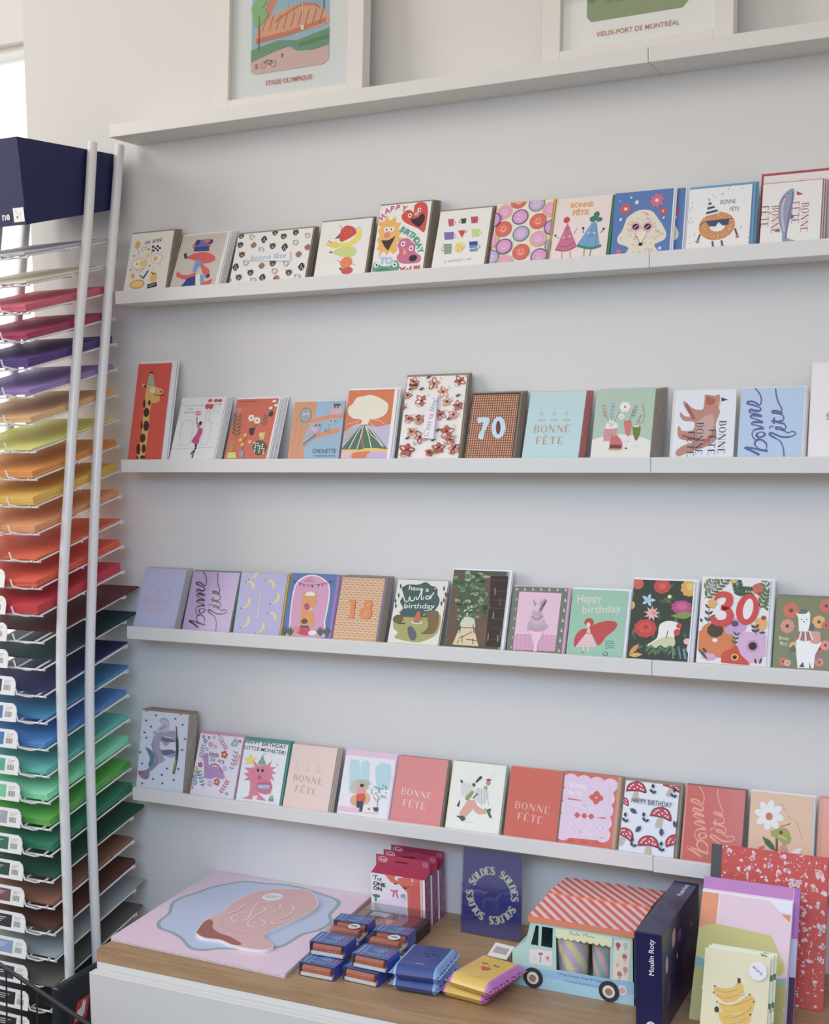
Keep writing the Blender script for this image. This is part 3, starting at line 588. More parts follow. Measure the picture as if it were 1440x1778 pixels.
@art('29', ((955, 151), (1360, 148), (1315, 608), (900, 608)), 'A6BDA9')
def _(A):
    A.poly([(900, 500), (960, 480), (1100, 455), (1240, 475), (1320, 500), (1320, 620), (890, 620)], 'DAD6CE', 0)
    A.poly([(1000, 420), (1090, 420), (1085, 505), (992, 505)], 'C98A88'); A.poly([(1010, 400), (1040, 360), (1085, 380), (1090, 415), (1010, 420)], 'E4DCDA', 3)
    for p in ([(1045, 410), (1020, 340), (1000, 300)], [(1050, 410), (1055, 330), (1065, 260)], [(1060, 400), (1085, 350), (1110, 300)]): A.ln(p, 3, '6A8A6A', 3)
    A.sprig(1010, 350, 1000, 260, 4, 26, 9, 'B98468'); A.sprig(1050, 360, 1065, 245, 5, 24, 9, '8AA6C4'); A.fl(1148, 272, 38, 'E6E2DE', 'B84848', 6, .45, .2); A.fl(1122, 338, 22, 'E6E2DE', 'C8A84A', 6); A.sprig(1200, 350, 1225, 270, 4, 20, 8, '7A9060')
    A.poly([(1138, 370), (1190, 368), (1184, 440), (1165, 475), (1145, 440)], 'CC6A62', 2); A.seg(1160, 475, 1158, 505, 4, 'D6DADA'); A.el(1158, 507, 20, 5, 'C9D2D2'); A.ln([(1175, 375), (1205, 290)], 3, '6A6A58')
    A.poly([(1198, 400), (1250, 398), (1246, 460), (1222, 505), (1203, 465)], '6A7A30', 2); A.el(1224, 405, 24, 8, 'CDD0B0'); A.seg(1222, 505, 1218, 535, 4, 'D6DADA'); A.el(1217, 538, 24, 5, 'C9D2D2')
    A.ln([(1225, 400), (1240, 350), (1262, 330), (1240, 380), (1270, 375), (1280, 320), (1265, 250)], 3, 'A86A60', 3)
    A.el(1075, 558, 52, 12, 'B8A478'); A.poly([(1035, 555), (1042, 500), (1078, 468), (1118, 500), (1120, 555)], 'C86468', 3); A.poly([(1037, 530), (1118, 530), (1118, 556), (1036, 556)], '7A4030'); A.seg(1062, 500, 1050, 462, 5, '8A7A3A'); A.seg(1085, 490, 1095, 462, 5, '8A7A3A'); A.el(1150, 555, 7, 5, K)
@art('2a', ((318, 217), (762, 193), (735, 685), (283, 685)), 'DCDFE6')
def _(A):
    b = 'B67F70'; d = '9A5A4A'
    A.poly([(530, 240), (550, 238), (600, 245), (638, 236), (640, 290), (632, 330), (640, 370), (610, 450), (612, 560), (560, 610), (480, 640), (400, 665), (330, 690), (310, 655), (370, 610), (440, 585), (360, 570), (328, 540), (330, 475), (348, 480), (360, 505), (440, 500), (450, 440), (380, 435), (345, 400), (352, 370), (375, 395), (420, 400), (385, 340), (368, 295), (390, 295), (440, 340), (510, 350), (525, 300)], b, 3)
    A.ln([(390, 310), (430, 380), (450, 420)], 22, d, 3); A.ln([(360, 540), (440, 560), (560, 580)], 18, d, 3); A.ln([(420, 640), (520, 600), (600, 520)], 16, 'A86A58', 3); A.el(570, 285, 34, 30, 'B05A42'); A.el(552, 262, 12, 12, d); A.el(632, 300, 12, 16, 'C9988A'); A.poly([(470, 440), (570, 380), (600, 440), (560, 540), (480, 560)], 'C49A90', 3)
    A.poly([(650, 256), (652, 286), (700, 272)], '2A3A66')
    for x, y, t, l in ((655, 550, 'BONNE', 245), (580, 585, 'FÊTE', 190), (490, 560, 'BONNE', 240), (425, 600, 'FÊTE', 190)): didone(A, t, x, y, l, 50, '3A4660', -90)
@art('2b', BQ, 'A3BCDC')
def _(A): A.frac(.985, 0, 1, 1, 'D8D8D8'); script_bonne_fete(A, '2F4C8E', 21)
@art('2c', ((1300, 60), (1880, 60), (1860, 690), (1280, 690)), 'DBD6DA')
def _(A):
    for x, y in ((1430, 420), (1450, 400), (1470, 430)): A.fl(x, y, 32, '9AA4C0', '6A7494', 6)
    for i in range(9): A.leaf(1450, 430, 1450+60*math.cos(i*.7), 430+60*math.sin(i*.7), 18, '8A98B8' if i % 2 else 'A8A0C4')
@art('1c', ((1400, 120), (1860, 100), (1850, 590), (1385, 610)), 'D8D5D6')
def _(A): A.frac(.02, 0, .97, 1, 'DEDCDC')
# ---- fourth ledge
@art('31', ((222, 82), (545, 107), (430, 562), (95, 545)), 'ACAED0')
def _(A):
    for x in (235, 315, 400): A.el(x, 280-(x-235)*.02, 12, 10, '9FA2C8'); A.ln([(x, 262), (x-3, 300)], 4, 'A0A2C6')
    didone(A, 'BONNE', 300, 358, 225, 46, 'C49AA8', -2, dy=0); didone(A, 'FE^TE', 275, 432, 165, 46, 'C49AA8', -2)
@art('32', ((600, 107), (974, 130), (870, 590), (495, 567)), 'B198C4')
def _(A): script_bonne_fete(A, '33303E', 17)
@art('33', ((975, 113), (1352, 127), (1275, 622), (905, 597)), 'A6A3CE')
def _(A):
    for x, y, r in ((1048, 210, 0), (1215, 200, 0), (1015, 372, 1), (1255, 335, 1), (1225, 470, 0), (1010, 530, 1), (1130, 580, 1), (1080, 130, 1)):
        s = -1 if r else 1
        A.ln([(x-38, y-8*1), (x-8, y-14), (x+18, y+6), (x+24, y+45)] if not r else [(x-40, y+42), (x-8, y+30), (x+18, y+2), (x+22, y-48)], 22, 'D9C06A', 4, [8, 20, 24, 9])
        A.el(x-42 if not r else x-48, y-14 if not r else y+44, 6, 6, '3A3A40', n=6)
    A.ln([(1135, 265), (1120, 400), (1100, 495)], 12, 'C9B8B0', 2)
@art('34', ((130, 118), (505, 133), (425, 632), (40, 610)), '5B74A8')
def _(A):
    A.poly([(95, 570), (110, 430), (135, 280), (170, 190), (250, 138), (330, 138), (400, 180), (428, 240), (415, 380), (385, 520), (370, 640), (80, 640)], 'E6DCE2', 3)
    A.poly([(105, 570), (120, 430), (145, 285), (178, 200), (252, 148), (328, 148), (392, 188), (418, 245), (405, 380), (375, 520), (360, 640), (90, 640)], 'CF94B4', 3)
    A.frac(.955, 0, 1, 1, '9A72B4')
    A.ln([(140, 178), (240, 215), (340, 212), (460, 182)], 2.5, '4A3A5A', 3)
    for i, (x, y) in enumerate([(150, 185), (195, 205), (225, 215), (255, 218), (290, 220), (340, 212), (370, 208), (400, 200), (430, 188), (452, 184)]): A.poly([(x-10, y-4), (x+12, y-4), (x, y+24)], ['3F5A78', '6F5A88', 'B84A68', 'C8546A'][i % 4])
    A.tx('HAPPY', 270, 165, 14, 'C0608C', 0); A.tx('BIRTHDAY', 272, 185, 14, 'C0608C', 0)
    A.poly([(210, 330), (225, 275), (310, 275), (325, 340), (310, 380), (290, 430), (300, 480), (280, 560), (190, 560), (195, 450), (205, 400)], 'D9934E', 3); A.el(272, 300, 40, 30, 'E6E0D8'); A.poly([(225, 305), (320, 305), (322, 330), (225, 325)], 'D9934E')
    A.fl(245, 392, 26, 'B05A80', 'C8483E', 6); A.el(280, 415, 16, 14, 'C9B8B0'); A.el(222, 512, 26, 20, '6A4A40'); A.el(222, 500, 14, 12, '5A5A4A')
    A.poly([(190, 555), (255, 555), (262, 600), (240, 625), (180, 615), (168, 590)], 'C8435E', 3); A.seg(190, 552, 255, 556, 14, '33508C'); A.el(155, 580, 26, 26, 'D98468'); A.el(285, 605, 34, 20, 'E4DCD8')
    for x in (50, 95, 335, 385): [A.leaf(x+10, 630, x-20+i*16, 545+abs(i-2)*14, 12, '4A6858') for i in range(5)]
@art('35', ((530, 155), (878, 155), (785, 660), (440, 632)), 'CDA05C')
def _(A):
    A.frac(.965, 0, 1, 1, '7E6A96'); A.frac(0, .985, 1, 1, '7E6A86')
    for i in range(17):
        for j in range(24):
            u, v = (i+.3)/18, .13+(j)/24*.86; A.lay = 2
            A.mpoly([(a*A.W, b*A.H) for a, b in ((u, v), (u+.022, v+.016), (u+.044, v), (u+.044, v+.014), (u+.022, v+.03), (u, v+.014))], 'DDB4B4' if j % 2 else 'E2C2BC')
            if (i+j) % 2 == 0: A.frac(u+.01, v+.026, u+.036, v+.036, '8A5A5A')
    A.lay = 6
    for d, c in ((5, '9A3E30'), (0, 'D9803F')):
        A.poly([(575+d, 345), (628+d, 345), (605+d, 495), (555+d, 492), (558+d, 478), (575+d, 475), (592+d, 362), (572+d, 362)], c)
        A.el(722+d, 382, 34, 42, c, -12); A.el(702+d, 450, 48, 50, c, -12)
    A.el(722, 382, 11, 20, 'C8986A', -12); A.el(703, 448, 14, 24, 'C8986A', -12)
@art('36', ((980, 168), (1362, 192), (1265, 690), (865, 662)), 'D6D2C6')
def _(A):
    G = '3F5C58'
    A.poly([(1000, 240), (1050, 212), (1130, 215), (1190, 195), (1230, 225), (1275, 245), (1275, 300), (1290, 340), (1270, 400), (1230, 440), (1200, 480), (1100, 480), (1010, 480), (970, 440), (1000, 400), (980, 350), (1010, 300)], G, 3)
    A.poly([(930, 470), (1000, 475), (1100, 480), (1220, 480), (1290, 460), (1280, 560), (1250, 620), (1180, 660), (1100, 680), (1000, 665), (920, 640), (950, 600), (915, 560)], 'A09C5A', 3)
    A.poly([(1180, 440), (1240, 425), (1280, 450), (1265, 560), (1230, 610), (1180, 615), (1130, 610), (1190, 560)], '7A6040', 3); A.el(958, 492, 42, 36, '6A5A40'); A.poly([(960, 520), (1015, 525), (1010, 535), (960, 532)], '4A4230')
    A.poly([(1030, 560), (1060, 550), (1095, 600), (1090, 655), (1050, 660), (1030, 610)], '5A5F68', 3); A.el(1105, 520, 45, 15, 'CFC8B8'); A.el(1105, 516, 30, 9, '8A7A5A'); A.poly([(1075, 510), (1110, 440), (1130, 430), (1135, 475), (1150, 505)], 'C4603E', 2)
    W = 'E2DFD4'
    A.tx('have a', 1135, 248, 38, W, .01, -3, 160); A.ln([(1010, 300), (1020, 345), (1045, 350), (1060, 310), (1065, 345), (1090, 340), (1100, 315)], 8, W, 3); A.ln([(1110, 312), (1112, 335), (1125, 330), (1150, 275), (1158, 260), (1148, 330), (1165, 332)], 8, W, 3)
    A.ln([(1215, 310), (1190, 310), (1185, 330), (1205, 330), (1250, 280), (1235, 300), (1215, 335)], 8, W, 3); A.seg(1170, 310, 1168, 330, 6, W)
    A.tx('birthday', 1130, 395, 56, W, .005, 2, 235); A.ln([(975, 440), (1000, 410), (1040, 390)], 5, 'B8B4A6', 3); A.ln([(1165, 430), (1210, 420), (1245, 395)], 5, W, 3)
    for x, y in ((992, 225), (972, 300), (945, 345), (945, 385), (1325, 250), (1335, 300), (1320, 345), (1300, 370), (1010, 250)): A.leaf(x, y+22, x+3, y-22, 13, '3A4A4A')
    A.star(1262, 250, 10, 'D8D8B8', 4); A.star(1165, 460, 10, 'D8D8B8', 4)
@art('37', ((122, 90), (513, 95), (445, 660), (50, 640)), '4F5745')
def _(A):
    A.frac(.965, 0, 1, 1, '8C8E84')
    A.poly([(60, 640), (95, 400), (115, 200), (125, 100), (175, 110), (165, 350), (130, 520), (105, 640)], '6A4E3C', 0); A.poly([(270, 650), (275, 480), (300, 300), (330, 120), (390, 120), (372, 350), (350, 500), (360, 655)], '6E5040', 0)
    A.poly([(340, 655), (370, 350), (385, 130), (520, 130), (470, 660)], '3A2E28'); 
    for y in (160, 240, 310, 370, 450, 520, 600): A.seg(385, y, 500, y+4, 5, '5A4438')
    for x, y in ((415, 250), (448, 330), (400, 430), (362, 590), (450, 560), (430, 600)): A.seg(x, y-30, x-3, y+22, 7, '9A8E7A' if x < 440 else '7A5A4A')
    rn = random.Random(8)
    for i in range(90):
        x, y = 130+rn.random()*230, 100+rn.random()*350; A.el(x, y, 14+rn.random()*16, 10+rn.random()*10, ['4F6B4C', '6B8A62', '8CA67E', '46603F'][i % 4], 0, 8); A.lay -= 1
    A.nx(); A.poly([(165, 480), (200, 440), (260, 450), (268, 480), (262, 530), (165, 530)], 'C9C4A8', 2)
    for i in range(26): A.el(150+rn.random()*110, 330+rn.random()*130, 8, 6, ['A8B898', '5F7E54', 'C8CEB4'][i % 3], 0, 6); A.lay -= 1
    A.nx(); A.poly([(105, 645), (150, 540), (180, 520), (262, 525), (275, 580), (292, 655)], 'D4BE94', 0)
    for p in ([(178, 585), (240, 555), (250, 545)], [(178, 585), (175, 630)], [(150, 600), (180, 580)], [(205, 605), (280, 612)], [(165, 500), (160, 560)], [(255, 495), (262, 560)], [(165, 520), (262, 520)], [(140, 635), (155, 610)], [(250, 600), (255, 640)]): A.ln(p, 5, '4A3C30')
@art('38', ((555, 207), (940, 217), (885, 688), (490, 662)), '6C7468')
def _(A):
    A.poly([(592, 248), (892, 255), (838, 690), (535, 675)], 'DDB4C4'); A.poly([(548, 560), (852, 568), (838, 690), (535, 675)], 'CC93AE')
    for i in range(10): A.seg(555+i*31, 560, 543+i*30.5, 680, 3, 'DDB4C4')
    for i in range(4): A.seg(545, 585+i*26, 850, 592+i*26, 3, 'D8A8BE')
    for i in range(7): A.poly([(575+i*58, 215), (585+i*58, 240), (565+i*58, 240)], 'C4BEB0'); 
    for i in range(6): A.poly([(918-i*10, 290+i*75), (928-i*10, 320+i*75), (908-i*10, 320+i*75)], 'C4BEB0'); A.poly([(572-i*9, 290+i*70), (580-i*9, 315+i*70), (562-i*9, 315+i*70)], 'A8A698')
    A.poly([(665, 545), (760, 545), (715, 640), (712, 690), (685, 690), (690, 640)], 'DFBCCB'); A.el(715, 500, 72, 44, 'B4A6B0', 0, 16, .06, 5)
    for y, r, c in ((520, 55, 'CF7F98'), (495, 62, '9FA6B4'), (465, 52, 'D9A0B4'), (440, 42, '8C94A2'), (415, 34, 'DC8FA8'), (395, 26, 'A8AEBA')): A.ln([(715-r, y-10), (715, y+12), (715+r, y-14)], 15, c, 4)
    A.ln([(735, 390), (780, 305)], 20, '7E8A80', 0); [A.seg(740+i*6, 395-i*13, 778, 330-i*3, 3, '3E4A44') for i in range(5)]; A.poly([(698, 360), (690, 300), (712, 335)], '9A9AA0'); A.poly([(735, 350), (745, 292), (752, 330)], 'D89AAC'); A.poly([(652, 480), (640, 540), (662, 520)], '9FA6B4')
@art('39', ((980, 235), (1370, 245), (1320, 715), (917, 690)), '8FBBA2')
def _(A):
    A.tx('Happy', 1095, 312, 75, 'D2C8B8', .01, 5, 175); A.tx('birthday', 1180, 388, 75, 'CFC6B6', .01, 5, 275)
    A.poly([(972, 640), (985, 580), (1030, 530), (1080, 520), (1130, 490), (1200, 468), (1262, 468), (1288, 490), (1270, 530), (1210, 580), (1150, 645), (1100, 560), (1040, 590), (985, 655)], 'C0403C', 4)
    A.el(1088, 478, 34, 32, 'B04440'); A.el(1082, 498, 15, 20, 'E0BCB0'); A.poly([(1075, 520), (1092, 520), (1098, 555), (1068, 555)], 'DCB2A8'); A.poly([(1062, 560), (1102, 560), (1135, 655), (985, 655)], 'DDB6BC', 0)
    for i in range(3): A.ln([(1005+i*0, 590+i*22), (1070, 600+i*20), (1125, 600+i*18)], 2, 'C890A0', 2)
    A.seg(1045, 655, 1040, 692, 9, 'D8C8C0'); A.seg(1080, 655, 1078, 690, 9, 'D8C8C0'); A.el(1038, 694, 9, 5, 'A83A38')
    for i in range(4): A.ln([(1200, 620+i*16), (1230, 612+i*16), (1265, 622+i*14)], 3.5, '3F7A74', 2)
    A.ring(1200, 705, 18, 15, 5, '35655F', '8FBBA2')
@art('3a', ((92, 112), (513, 124), (470, 682), (32, 660)), '3B443A')
def _(A):
    rn = random.Random(2)
    for i in range(40):
        x, y = 60+rn.random()*430, 120+rn.random()*530; a = rn.random()*6.28; A.leaf(x, y, x+70*math.cos(a), y+60*math.sin(a), 22, ['4A5E46', '33443A', '56704E'][i % 3]); A.lay -= 1
    A.nx(); A.el(120, 145, 38, 40, 'CF5A48', 0, 16, .07, 7); A.el(285, 162, 58, 52, 'C4403C', 0, 20, .07, 8); A.el(285, 160, 26, 22, 'D25A4A', 0, 12, .1, 5); A.el(470, 170, 58, 62, 'D2A23E', 0, 20, .08, 9); A.el(475, 160, 26, 26, 'DDB858', 0, 12, .1, 6)
    for i in range(5): a = i*1.257; A.leaf(188, 262, 188+52*math.cos(a), 262+50*math.sin(a), 24, 'A8C0D6')
    A.el(335, 235, 14, 14, 'D6D88A'); A.el(70, 300, 25, 30, 'D2A23E'); A.star(212, 358, 58, 'DFA6A2', 9, .5); A.el(225, 355, 14, 14, 'C98A6A')
    A.el(418, 310, 72, 48, 'B8447C', 0, 20, .1, 9); A.el(418, 305, 40, 26, 'CC5A8C', 0, 14, .12, 7); A.poly([(340, 375), (420, 345), (490, 355), (440, 395)], '7A944A', 3)
    A.el(165, 465, 78, 66, 'C23B38', 0, 22, .06, 9); A.el(165, 460, 48, 38, 'CF4A40', 0, 16, .1, 6); A.el(168, 455, 20, 16, 'B83038')
    A.poly([(255, 500), (265, 440), (310, 412), (370, 415), (410, 440), (400, 480), (370, 500), (362, 560), (300, 590), (200, 600), (180, 580), (240, 540)], 'E6E2DA', 3); A.poly([(195, 575), (300, 525), (365, 530), (365, 590), (300, 600), (190, 600)], 'C0C49A', 3); A.el(400, 445, 20, 20, 'C4403C'); A.el(385, 492, 22, 26, 'C4403C'); A.ln([(310, 535), (322, 480)], 5, '3B443A')
    for y in range(3):
        for i in range(3): A.ln([(170+i*68+y*8, 625+y*14), (200+i*68+y*8, 590+y*16), (240+i*68, 625+y*14)], 14, '3E5C44' if (i+y) % 2 else '5A7A56', 3)
    A.leaf(45, 655, 122, 575, 34, 'D98A48'); A.leaf(45, 660, 145, 650, 30, 'D6A858'); A.ln([(395, 590), (410, 680)], 16, '5A7A80', 2); A.ln([(430, 610), (445, 680)], 14, '6A90A8', 2); A.el(455, 555, 24, 22, 'DFAEB4'); A.el(470, 605, 18, 34, 'DFBCB8'); A.ln([(355, 600), (360, 680)], 14, '5A8A50', 2)
    A.frac(.975, 0, 1, 1, 'D8D8DE')
@art('3b', ((570, 102), (1040, 122), (1000, 715), (520, 690)), 'E0D8DA')
def _(A):
    for x0, y0, x1, y1, n, c in ((575, 250, 730, 110, 7, '56703F'), (830, 240, 800, 110, 6, '3F5E48'), (780, 190, 900, 200, 6, '3F5E48'), (1035, 360, 1000, 120, 7, '5E7A44'), (580, 200, 640, 110, 4, '6A8450'), (960, 330, 1010, 200, 5, '56703F')): A.sprig(x0, y0, x1, y1, n, 58, 20, c)
    A.star(632, 160, 40, 'B49AB4', 6, .4); A.el(780, 125, 26, 14, 'C8B84A'); A.el(948, 180, 36, 42, 'C9624E', 0, 14, .12, 5); A.el(960, 215, 14, 16, 'A84A48')
    A.sprig(600, 440, 610, 300, 3, 42, 18, '4A5248'); A.leaf(560, 420, 545, 390, 20, '4A5248'); A.leaf(600, 400, 655, 365, 20, '4A5248')
    A.el(655, 545, 0, 0, K)
    for i in range(6): a = i*1.047+.2; A.el(648+86*math.cos(a), 548+70*math.sin(a), 66, 58, 'D2763A', 0, 14)
    A.el(652, 478, 58, 50, '4E4038', 0, 18, .04, 9)
    for i in range(5): a = i*1.257; A.el(790+42*math.cos(a), 455+34*math.sin(a), 38, 32, 'BF95C4', 0, 12)
    A.el(790, 430, 26, 22, '5A5258'); A.sprig(780, 590, 800, 500, 3, 34, 14, '4A6048')
    for i in range(5): a = i*1.257+.3; A.el(912+62*math.cos(a), 590+58*math.sin(a), 62, 58, 'CFA2C8', 0, 14)
    A.el(912, 588, 44, 44, 'B490B0'); A.el(912, 588, 28, 28, '3A2428')
    A.el(632, 285, 34, 34, 'DDA24E', 0, 14, .12, 5); A.el(970, 430, 46, 46, 'DFA05C', 0, 16, .1, 5); A.el(988, 388, 18, 16, '9A4A40'); A.sprig(935, 510, 930, 450, 2, 40, 20, '4A5248'); A.leaf(1000, 490, 955, 495, 20, '4A5248')
    A.poly([(690, 705), (700, 640), (760, 610), (800, 585), (830, 650), (880, 700), (870, 720)], 'C8432F', 3); A.el(787, 668, 26, 24, 'DDB84A'); A.el(787, 668, 16, 15, '3A2A22'); A.el(605, 665, 52, 26, 'C9A0C4', 0, 14, .12, 7); A.leaf(600, 690, 530, 610, 20, '3F5E48'); A.leaf(560, 600, 590, 640, 18, '3F5040'); A.leaf(935, 715, 925, 670, 14, '3A3F40'); A.leaf(955, 715, 975, 670, 14, '3A3F40')
    r_ = 'CE3F38'
    A.ln([(655, 262), (665, 235), (705, 218), (748, 232), (752, 275), (728, 310), (700, 318), (740, 330), (758, 370), (740, 415), (690, 428), (642, 412), (640, 380)], 48, r_, 4, [20, 40, 44, 50, 52, 44, 30, 44, 52, 52, 46, 44, 30])
    A.el(878, 328, 78, 112, r_, -8, 26); A.el(882, 325, 34, 76, 'E0D8DA', -8, 20)
    A.frac(.99, 0, 1, 1, 'DDDBE0')
@art('3c', ((1085, 224), (1535, 240), (1520, 735), (1045, 715)), '6B7040')
def _(A):
    def f(x, y, r, c, k='3A2420'): A.el(x, y, r, r, c, 0, 18, .07, 8); A.el(x, y, r*.28, r*.28, k, n=10)
    f(1180, 325, 56, 'C8502F'); f(1425, 290, 48, 'C8502F'); f(1152, 437, 50, 'CF7A66'); f(1375, 405, 46, 'D99A3F'); f(1425, 430, 32, 'B84A2A'); f(1196, 580, 32, 'D9A23F'); f(1382, 598, 30, 'B84038'); f(1422, 570, 36, 'D27A6A'); f(1120, 690, 30, 'C8583F'); f(1150, 700, 24, 'D99A88', 'B84030'); f(1380, 690, 32, 'CE6A48'); f(1345, 655, 28, '9A4A80', '7A3A68')
    A.el(1270, 330, 28, 18, '3F5A5A'); A.el(1325, 440, 18, 26, '3A4A70'); A.sprig(1190, 480, 1215, 530, 3, 24, 8, '6A8A80'); A.sprig(1400, 500, 1360, 480, 4, 24, 8, '6A8A80'); A.sprig(1230, 700, 1160, 630, 5, 26, 9, '5A7A6A'); A.el(1190, 600, 22, 18, '3F4F50')
    A.poly([(1215, 340), (1235, 350), (1285, 348), (1305, 328), (1315, 350), (1312, 420), (1300, 470), (1380, 480), (1392, 560), (1350, 640), (1340, 735), (1325, 735), (1310, 690), (1310, 735), (1225, 735), (1215, 640), (1215, 540), (1235, 470), (1230, 380)], 'DFE0DE', 0)
    A.poly([(1310, 475), (1370, 475), (1390, 520), (1375, 560), (1315, 550)], 'C98A78', 3); A.el(1255, 390, 5, 4, K); A.el(1290, 388, 5, 4, K); A.el(1272, 405, 6, 6, 'A85A50')
    for i in range(14): A.seg(1235+i*6, 475, 1210+i*9.5, 545-abs(i-7)*2, 8, ['C8502F', '2F4A80', 'D99A3F', 'E0DCD6', '7A3A68'][i % 5])
    A.poly([(1235, 725), (1265, 690), (1272, 730)], '2A3038'); A.tx('Bonne', 1128, 525, 26, 'E2E0D8', 0, -3, 70); A.tx('fête!', 1125, 562, 26, 'E2E0D8', 0, -3, 55)
# ---- lowest ledge
@art('41', ((157, 117), (545, 152), (470, 790), (80, 745)), 'C9CDDA')
def _(A):
    for x, y in ((268, 160), (184, 205), (432, 188), (490, 238), (222, 257), (165, 307), (125, 348), (180, 353), (420, 500), (505, 358), (480, 452), (125, 475), (137, 572), (345, 612), (440, 615), (300, 665), (225, 702), (302, 738), (400, 708), (190, 120), (480, 148), (130, 740)): A.star(x, y, 14, '3A3F55', 5, .4)
    A.poly([(225, 400), (245, 340), (300, 300), (370, 290), (440, 300), (430, 380), (400, 350), (330, 340), (380, 385), (340, 420), (300, 380), (300, 450), (390, 450), (420, 480), (400, 520), (310, 500), (330, 545), (200, 600), (250, 540), (255, 480)], '9A96AE', 3)
    A.poly([(300, 200), (340, 180), (380, 210), (372, 290), (330, 300)], 'B8B4C4', 3); A.ln([(300, 205), (335, 185), (375, 212)], 5, '6A6A78', 3)
    A.poly([(165, 430), (215, 455), (245, 520), (210, 620), (190, 580), (205, 520)], '4F7888', 3); A.poly([(310, 345), (400, 360), (420, 385), (320, 380)], '6A6480', 3); A.poly([(300, 460), (380, 450), (430, 475), (330, 500)], '6A6480', 3)
    A.ln([(225, 400), (240, 470), (262, 530), (240, 590), (170, 640)], 34, '8884A4', 4, [14, 30, 34, 28, 20]); A.ln([(438, 250), (440, 370), (435, 500), (400, 655)], 26, '3A4A44', 4, [10, 26, 24, 20]); A.ln([(425, 540), (405, 640)], 10, '9AA040')
    A.poly([(100, 640), (150, 630), (195, 625), (190, 690), (150, 705), (105, 670)], '8A7684', 3); A.el(120, 650, 22, 18, 'A85A60'); A.tx('la fête', 300, 275, 34, '6A7490', 0, 32, 120)
@art('42', ((630, 315), (990, 348), (885, 850), (525, 800)), 'D6D0DC')
def _(A):
    rn = random.Random(6)
    for x0, y0, x1, y1, c in ((620, 530, 650, 420, 'B5608A'), (850, 460, 800, 370, 'B5608A'), (870, 640, 920, 470, '5F8A8A'), (640, 775, 605, 640, '4A6A78'), (770, 830, 840, 720, 'B5506A'), (900, 600, 940, 500, 'C8788A'), (880, 430, 930, 370, '7AA0A8'), (560, 720, 590, 640, '7A9AA8')): A.sprig(x0, y0, x1, y1, 5, 30, 9, c)
    for x, y, r, c in ((655, 345, 14, 'A85A88'), (700, 352, 12, '4A5A78'), (745, 348, 14, 'B0A8C0'), (805, 360, 20, 'A8BCD0'), (668, 382, 20, '6A98A4'), (712, 410, 20, 'C8889C'), (752, 428, 16, 'D09A90'), (825, 495, 30, 'C8483E'), (618, 582, 20, 'A83A48'), (752, 728, 28, 'C8584A'), (920, 400, 26, '8AB4C0'), (960, 380, 12, 'A84A68'), (565, 728, 24, '7AA4B4'), (695, 740, 22, 'B8A8D0'), (825, 610, 18, 'B8A8D0'), (580, 620, 22, 'C8A070'), (830, 740, 14, 'C88A6A'), (550, 680, 14, 'B04A5A'), (540, 770, 16, 'C8788A'), (830, 825, 14, '7AB0A8'), (680, 450, 14, '8AB4C0'), (790, 330, 12, 'B8889C')): A.fl(x, y, r, c, 'E8D8A8', 5)
    A.poly([(645, 690), (655, 620), (650, 545), (638, 520), (670, 485), (690, 495), (688, 580), (705, 600), (760, 600), (800, 640), (820, 690), (790, 700), (740, 685), (700, 700)], 'A684B4', 3); A.ln([(700, 595), (740, 575), (780, 600), (808, 650)], 8, 'B0486A', 3)
    A.tx('little', 742, 495, 38, '8A5A8C', .01, -4, 80); A.sq(765, 547, 130, 30, '9A6A9C', -8, 5, 8)
@art('43', ((1005, 378), (1358, 402), (1268, 903), (905, 858)), 'DCDDE3')
def _(A):
    A.tx('HAPPY BIRTHDAY', 1172, 405, 34, '3A3A40', .015, -2, 345); A.tx('LITTLE MONSTER!', 1164, 455, 34, '3A3A40', .015, -2, 345)
    A.star(1040, 545, 58, 'DCCB68', 5, .55, 95); A.poly([(1095, 580), (1145, 495), (1170, 588)], '6FA07C'); A.ln([(1145, 498), (1155, 480), (1170, 500)], 3, K)
    P = 'D0788E'
    A.poly([(1075, 600), (1060, 540), (1100, 588), (1170, 588), (1218, 545), (1200, 600), (1250, 600), (1215, 630), (1252, 655), (1210, 662), (1235, 720), (1195, 700), (1215, 760), (1200, 830), (1150, 840), (1090, 820), (1150, 880), (1160, 892), (1075, 880), (1090, 845), (1050, 850), (1040, 880), (955, 870), (1010, 850), (1025, 790), (1028, 720), (975, 715), (1015, 690), (975, 660), (1025, 650), (985, 610), (1040, 612)], P, 0)
    A.el(1100, 630, 11, 14, '4A2A38'); A.el(1137, 632, 11, 14, '4A2A38'); A.el(1110, 692, 20, 20, 'B85A74'); A.el(1152, 720, 7, 7, 'A84A68'); A.el(1145, 770, 70, 58, 'C86A84'); A.rc(1095, 755, 1190, 785, '8EB8D8'); A.ln([(1085, 745), (1200, 745)], 8, 'B04A64'); A.ln([(1250, 570), (1268, 580), (1245, 605)], 3, '8A8A90', 3)
    A.poly([(1180, 865), (1225, 870), (1222, 900), (1175, 895)], '8AA0A8'); A.sprig(1202, 900, 1205, 850, 3, 22, 8, '7A8A5A')
def bf(key, quad, bg, c, x, y, dx, dy2, w1, w2, h, ghost, dec=None):
    @art(key, quad, bg)
    def _(A):
        for i in (-1, 0, 1):
            gx, gy = x+i*w1*.36, y-h*1.9+i*h*.16
            A.el(gx, gy+h*.5, h*.5, h*.22, ghost); A.ln([(gx, gy+h*.4), (gx, gy-h*.5)], h*.3, ghost); A.el(gx, gy-h*.7, h*.2, h*.25, ghost)
        didone(A, 'BONNE', x, y, w1, h, c, -3); didone(A, 'FE^TE', x+dx, y+dy2, w2, h, c, -3)
        if dec: dec(A)
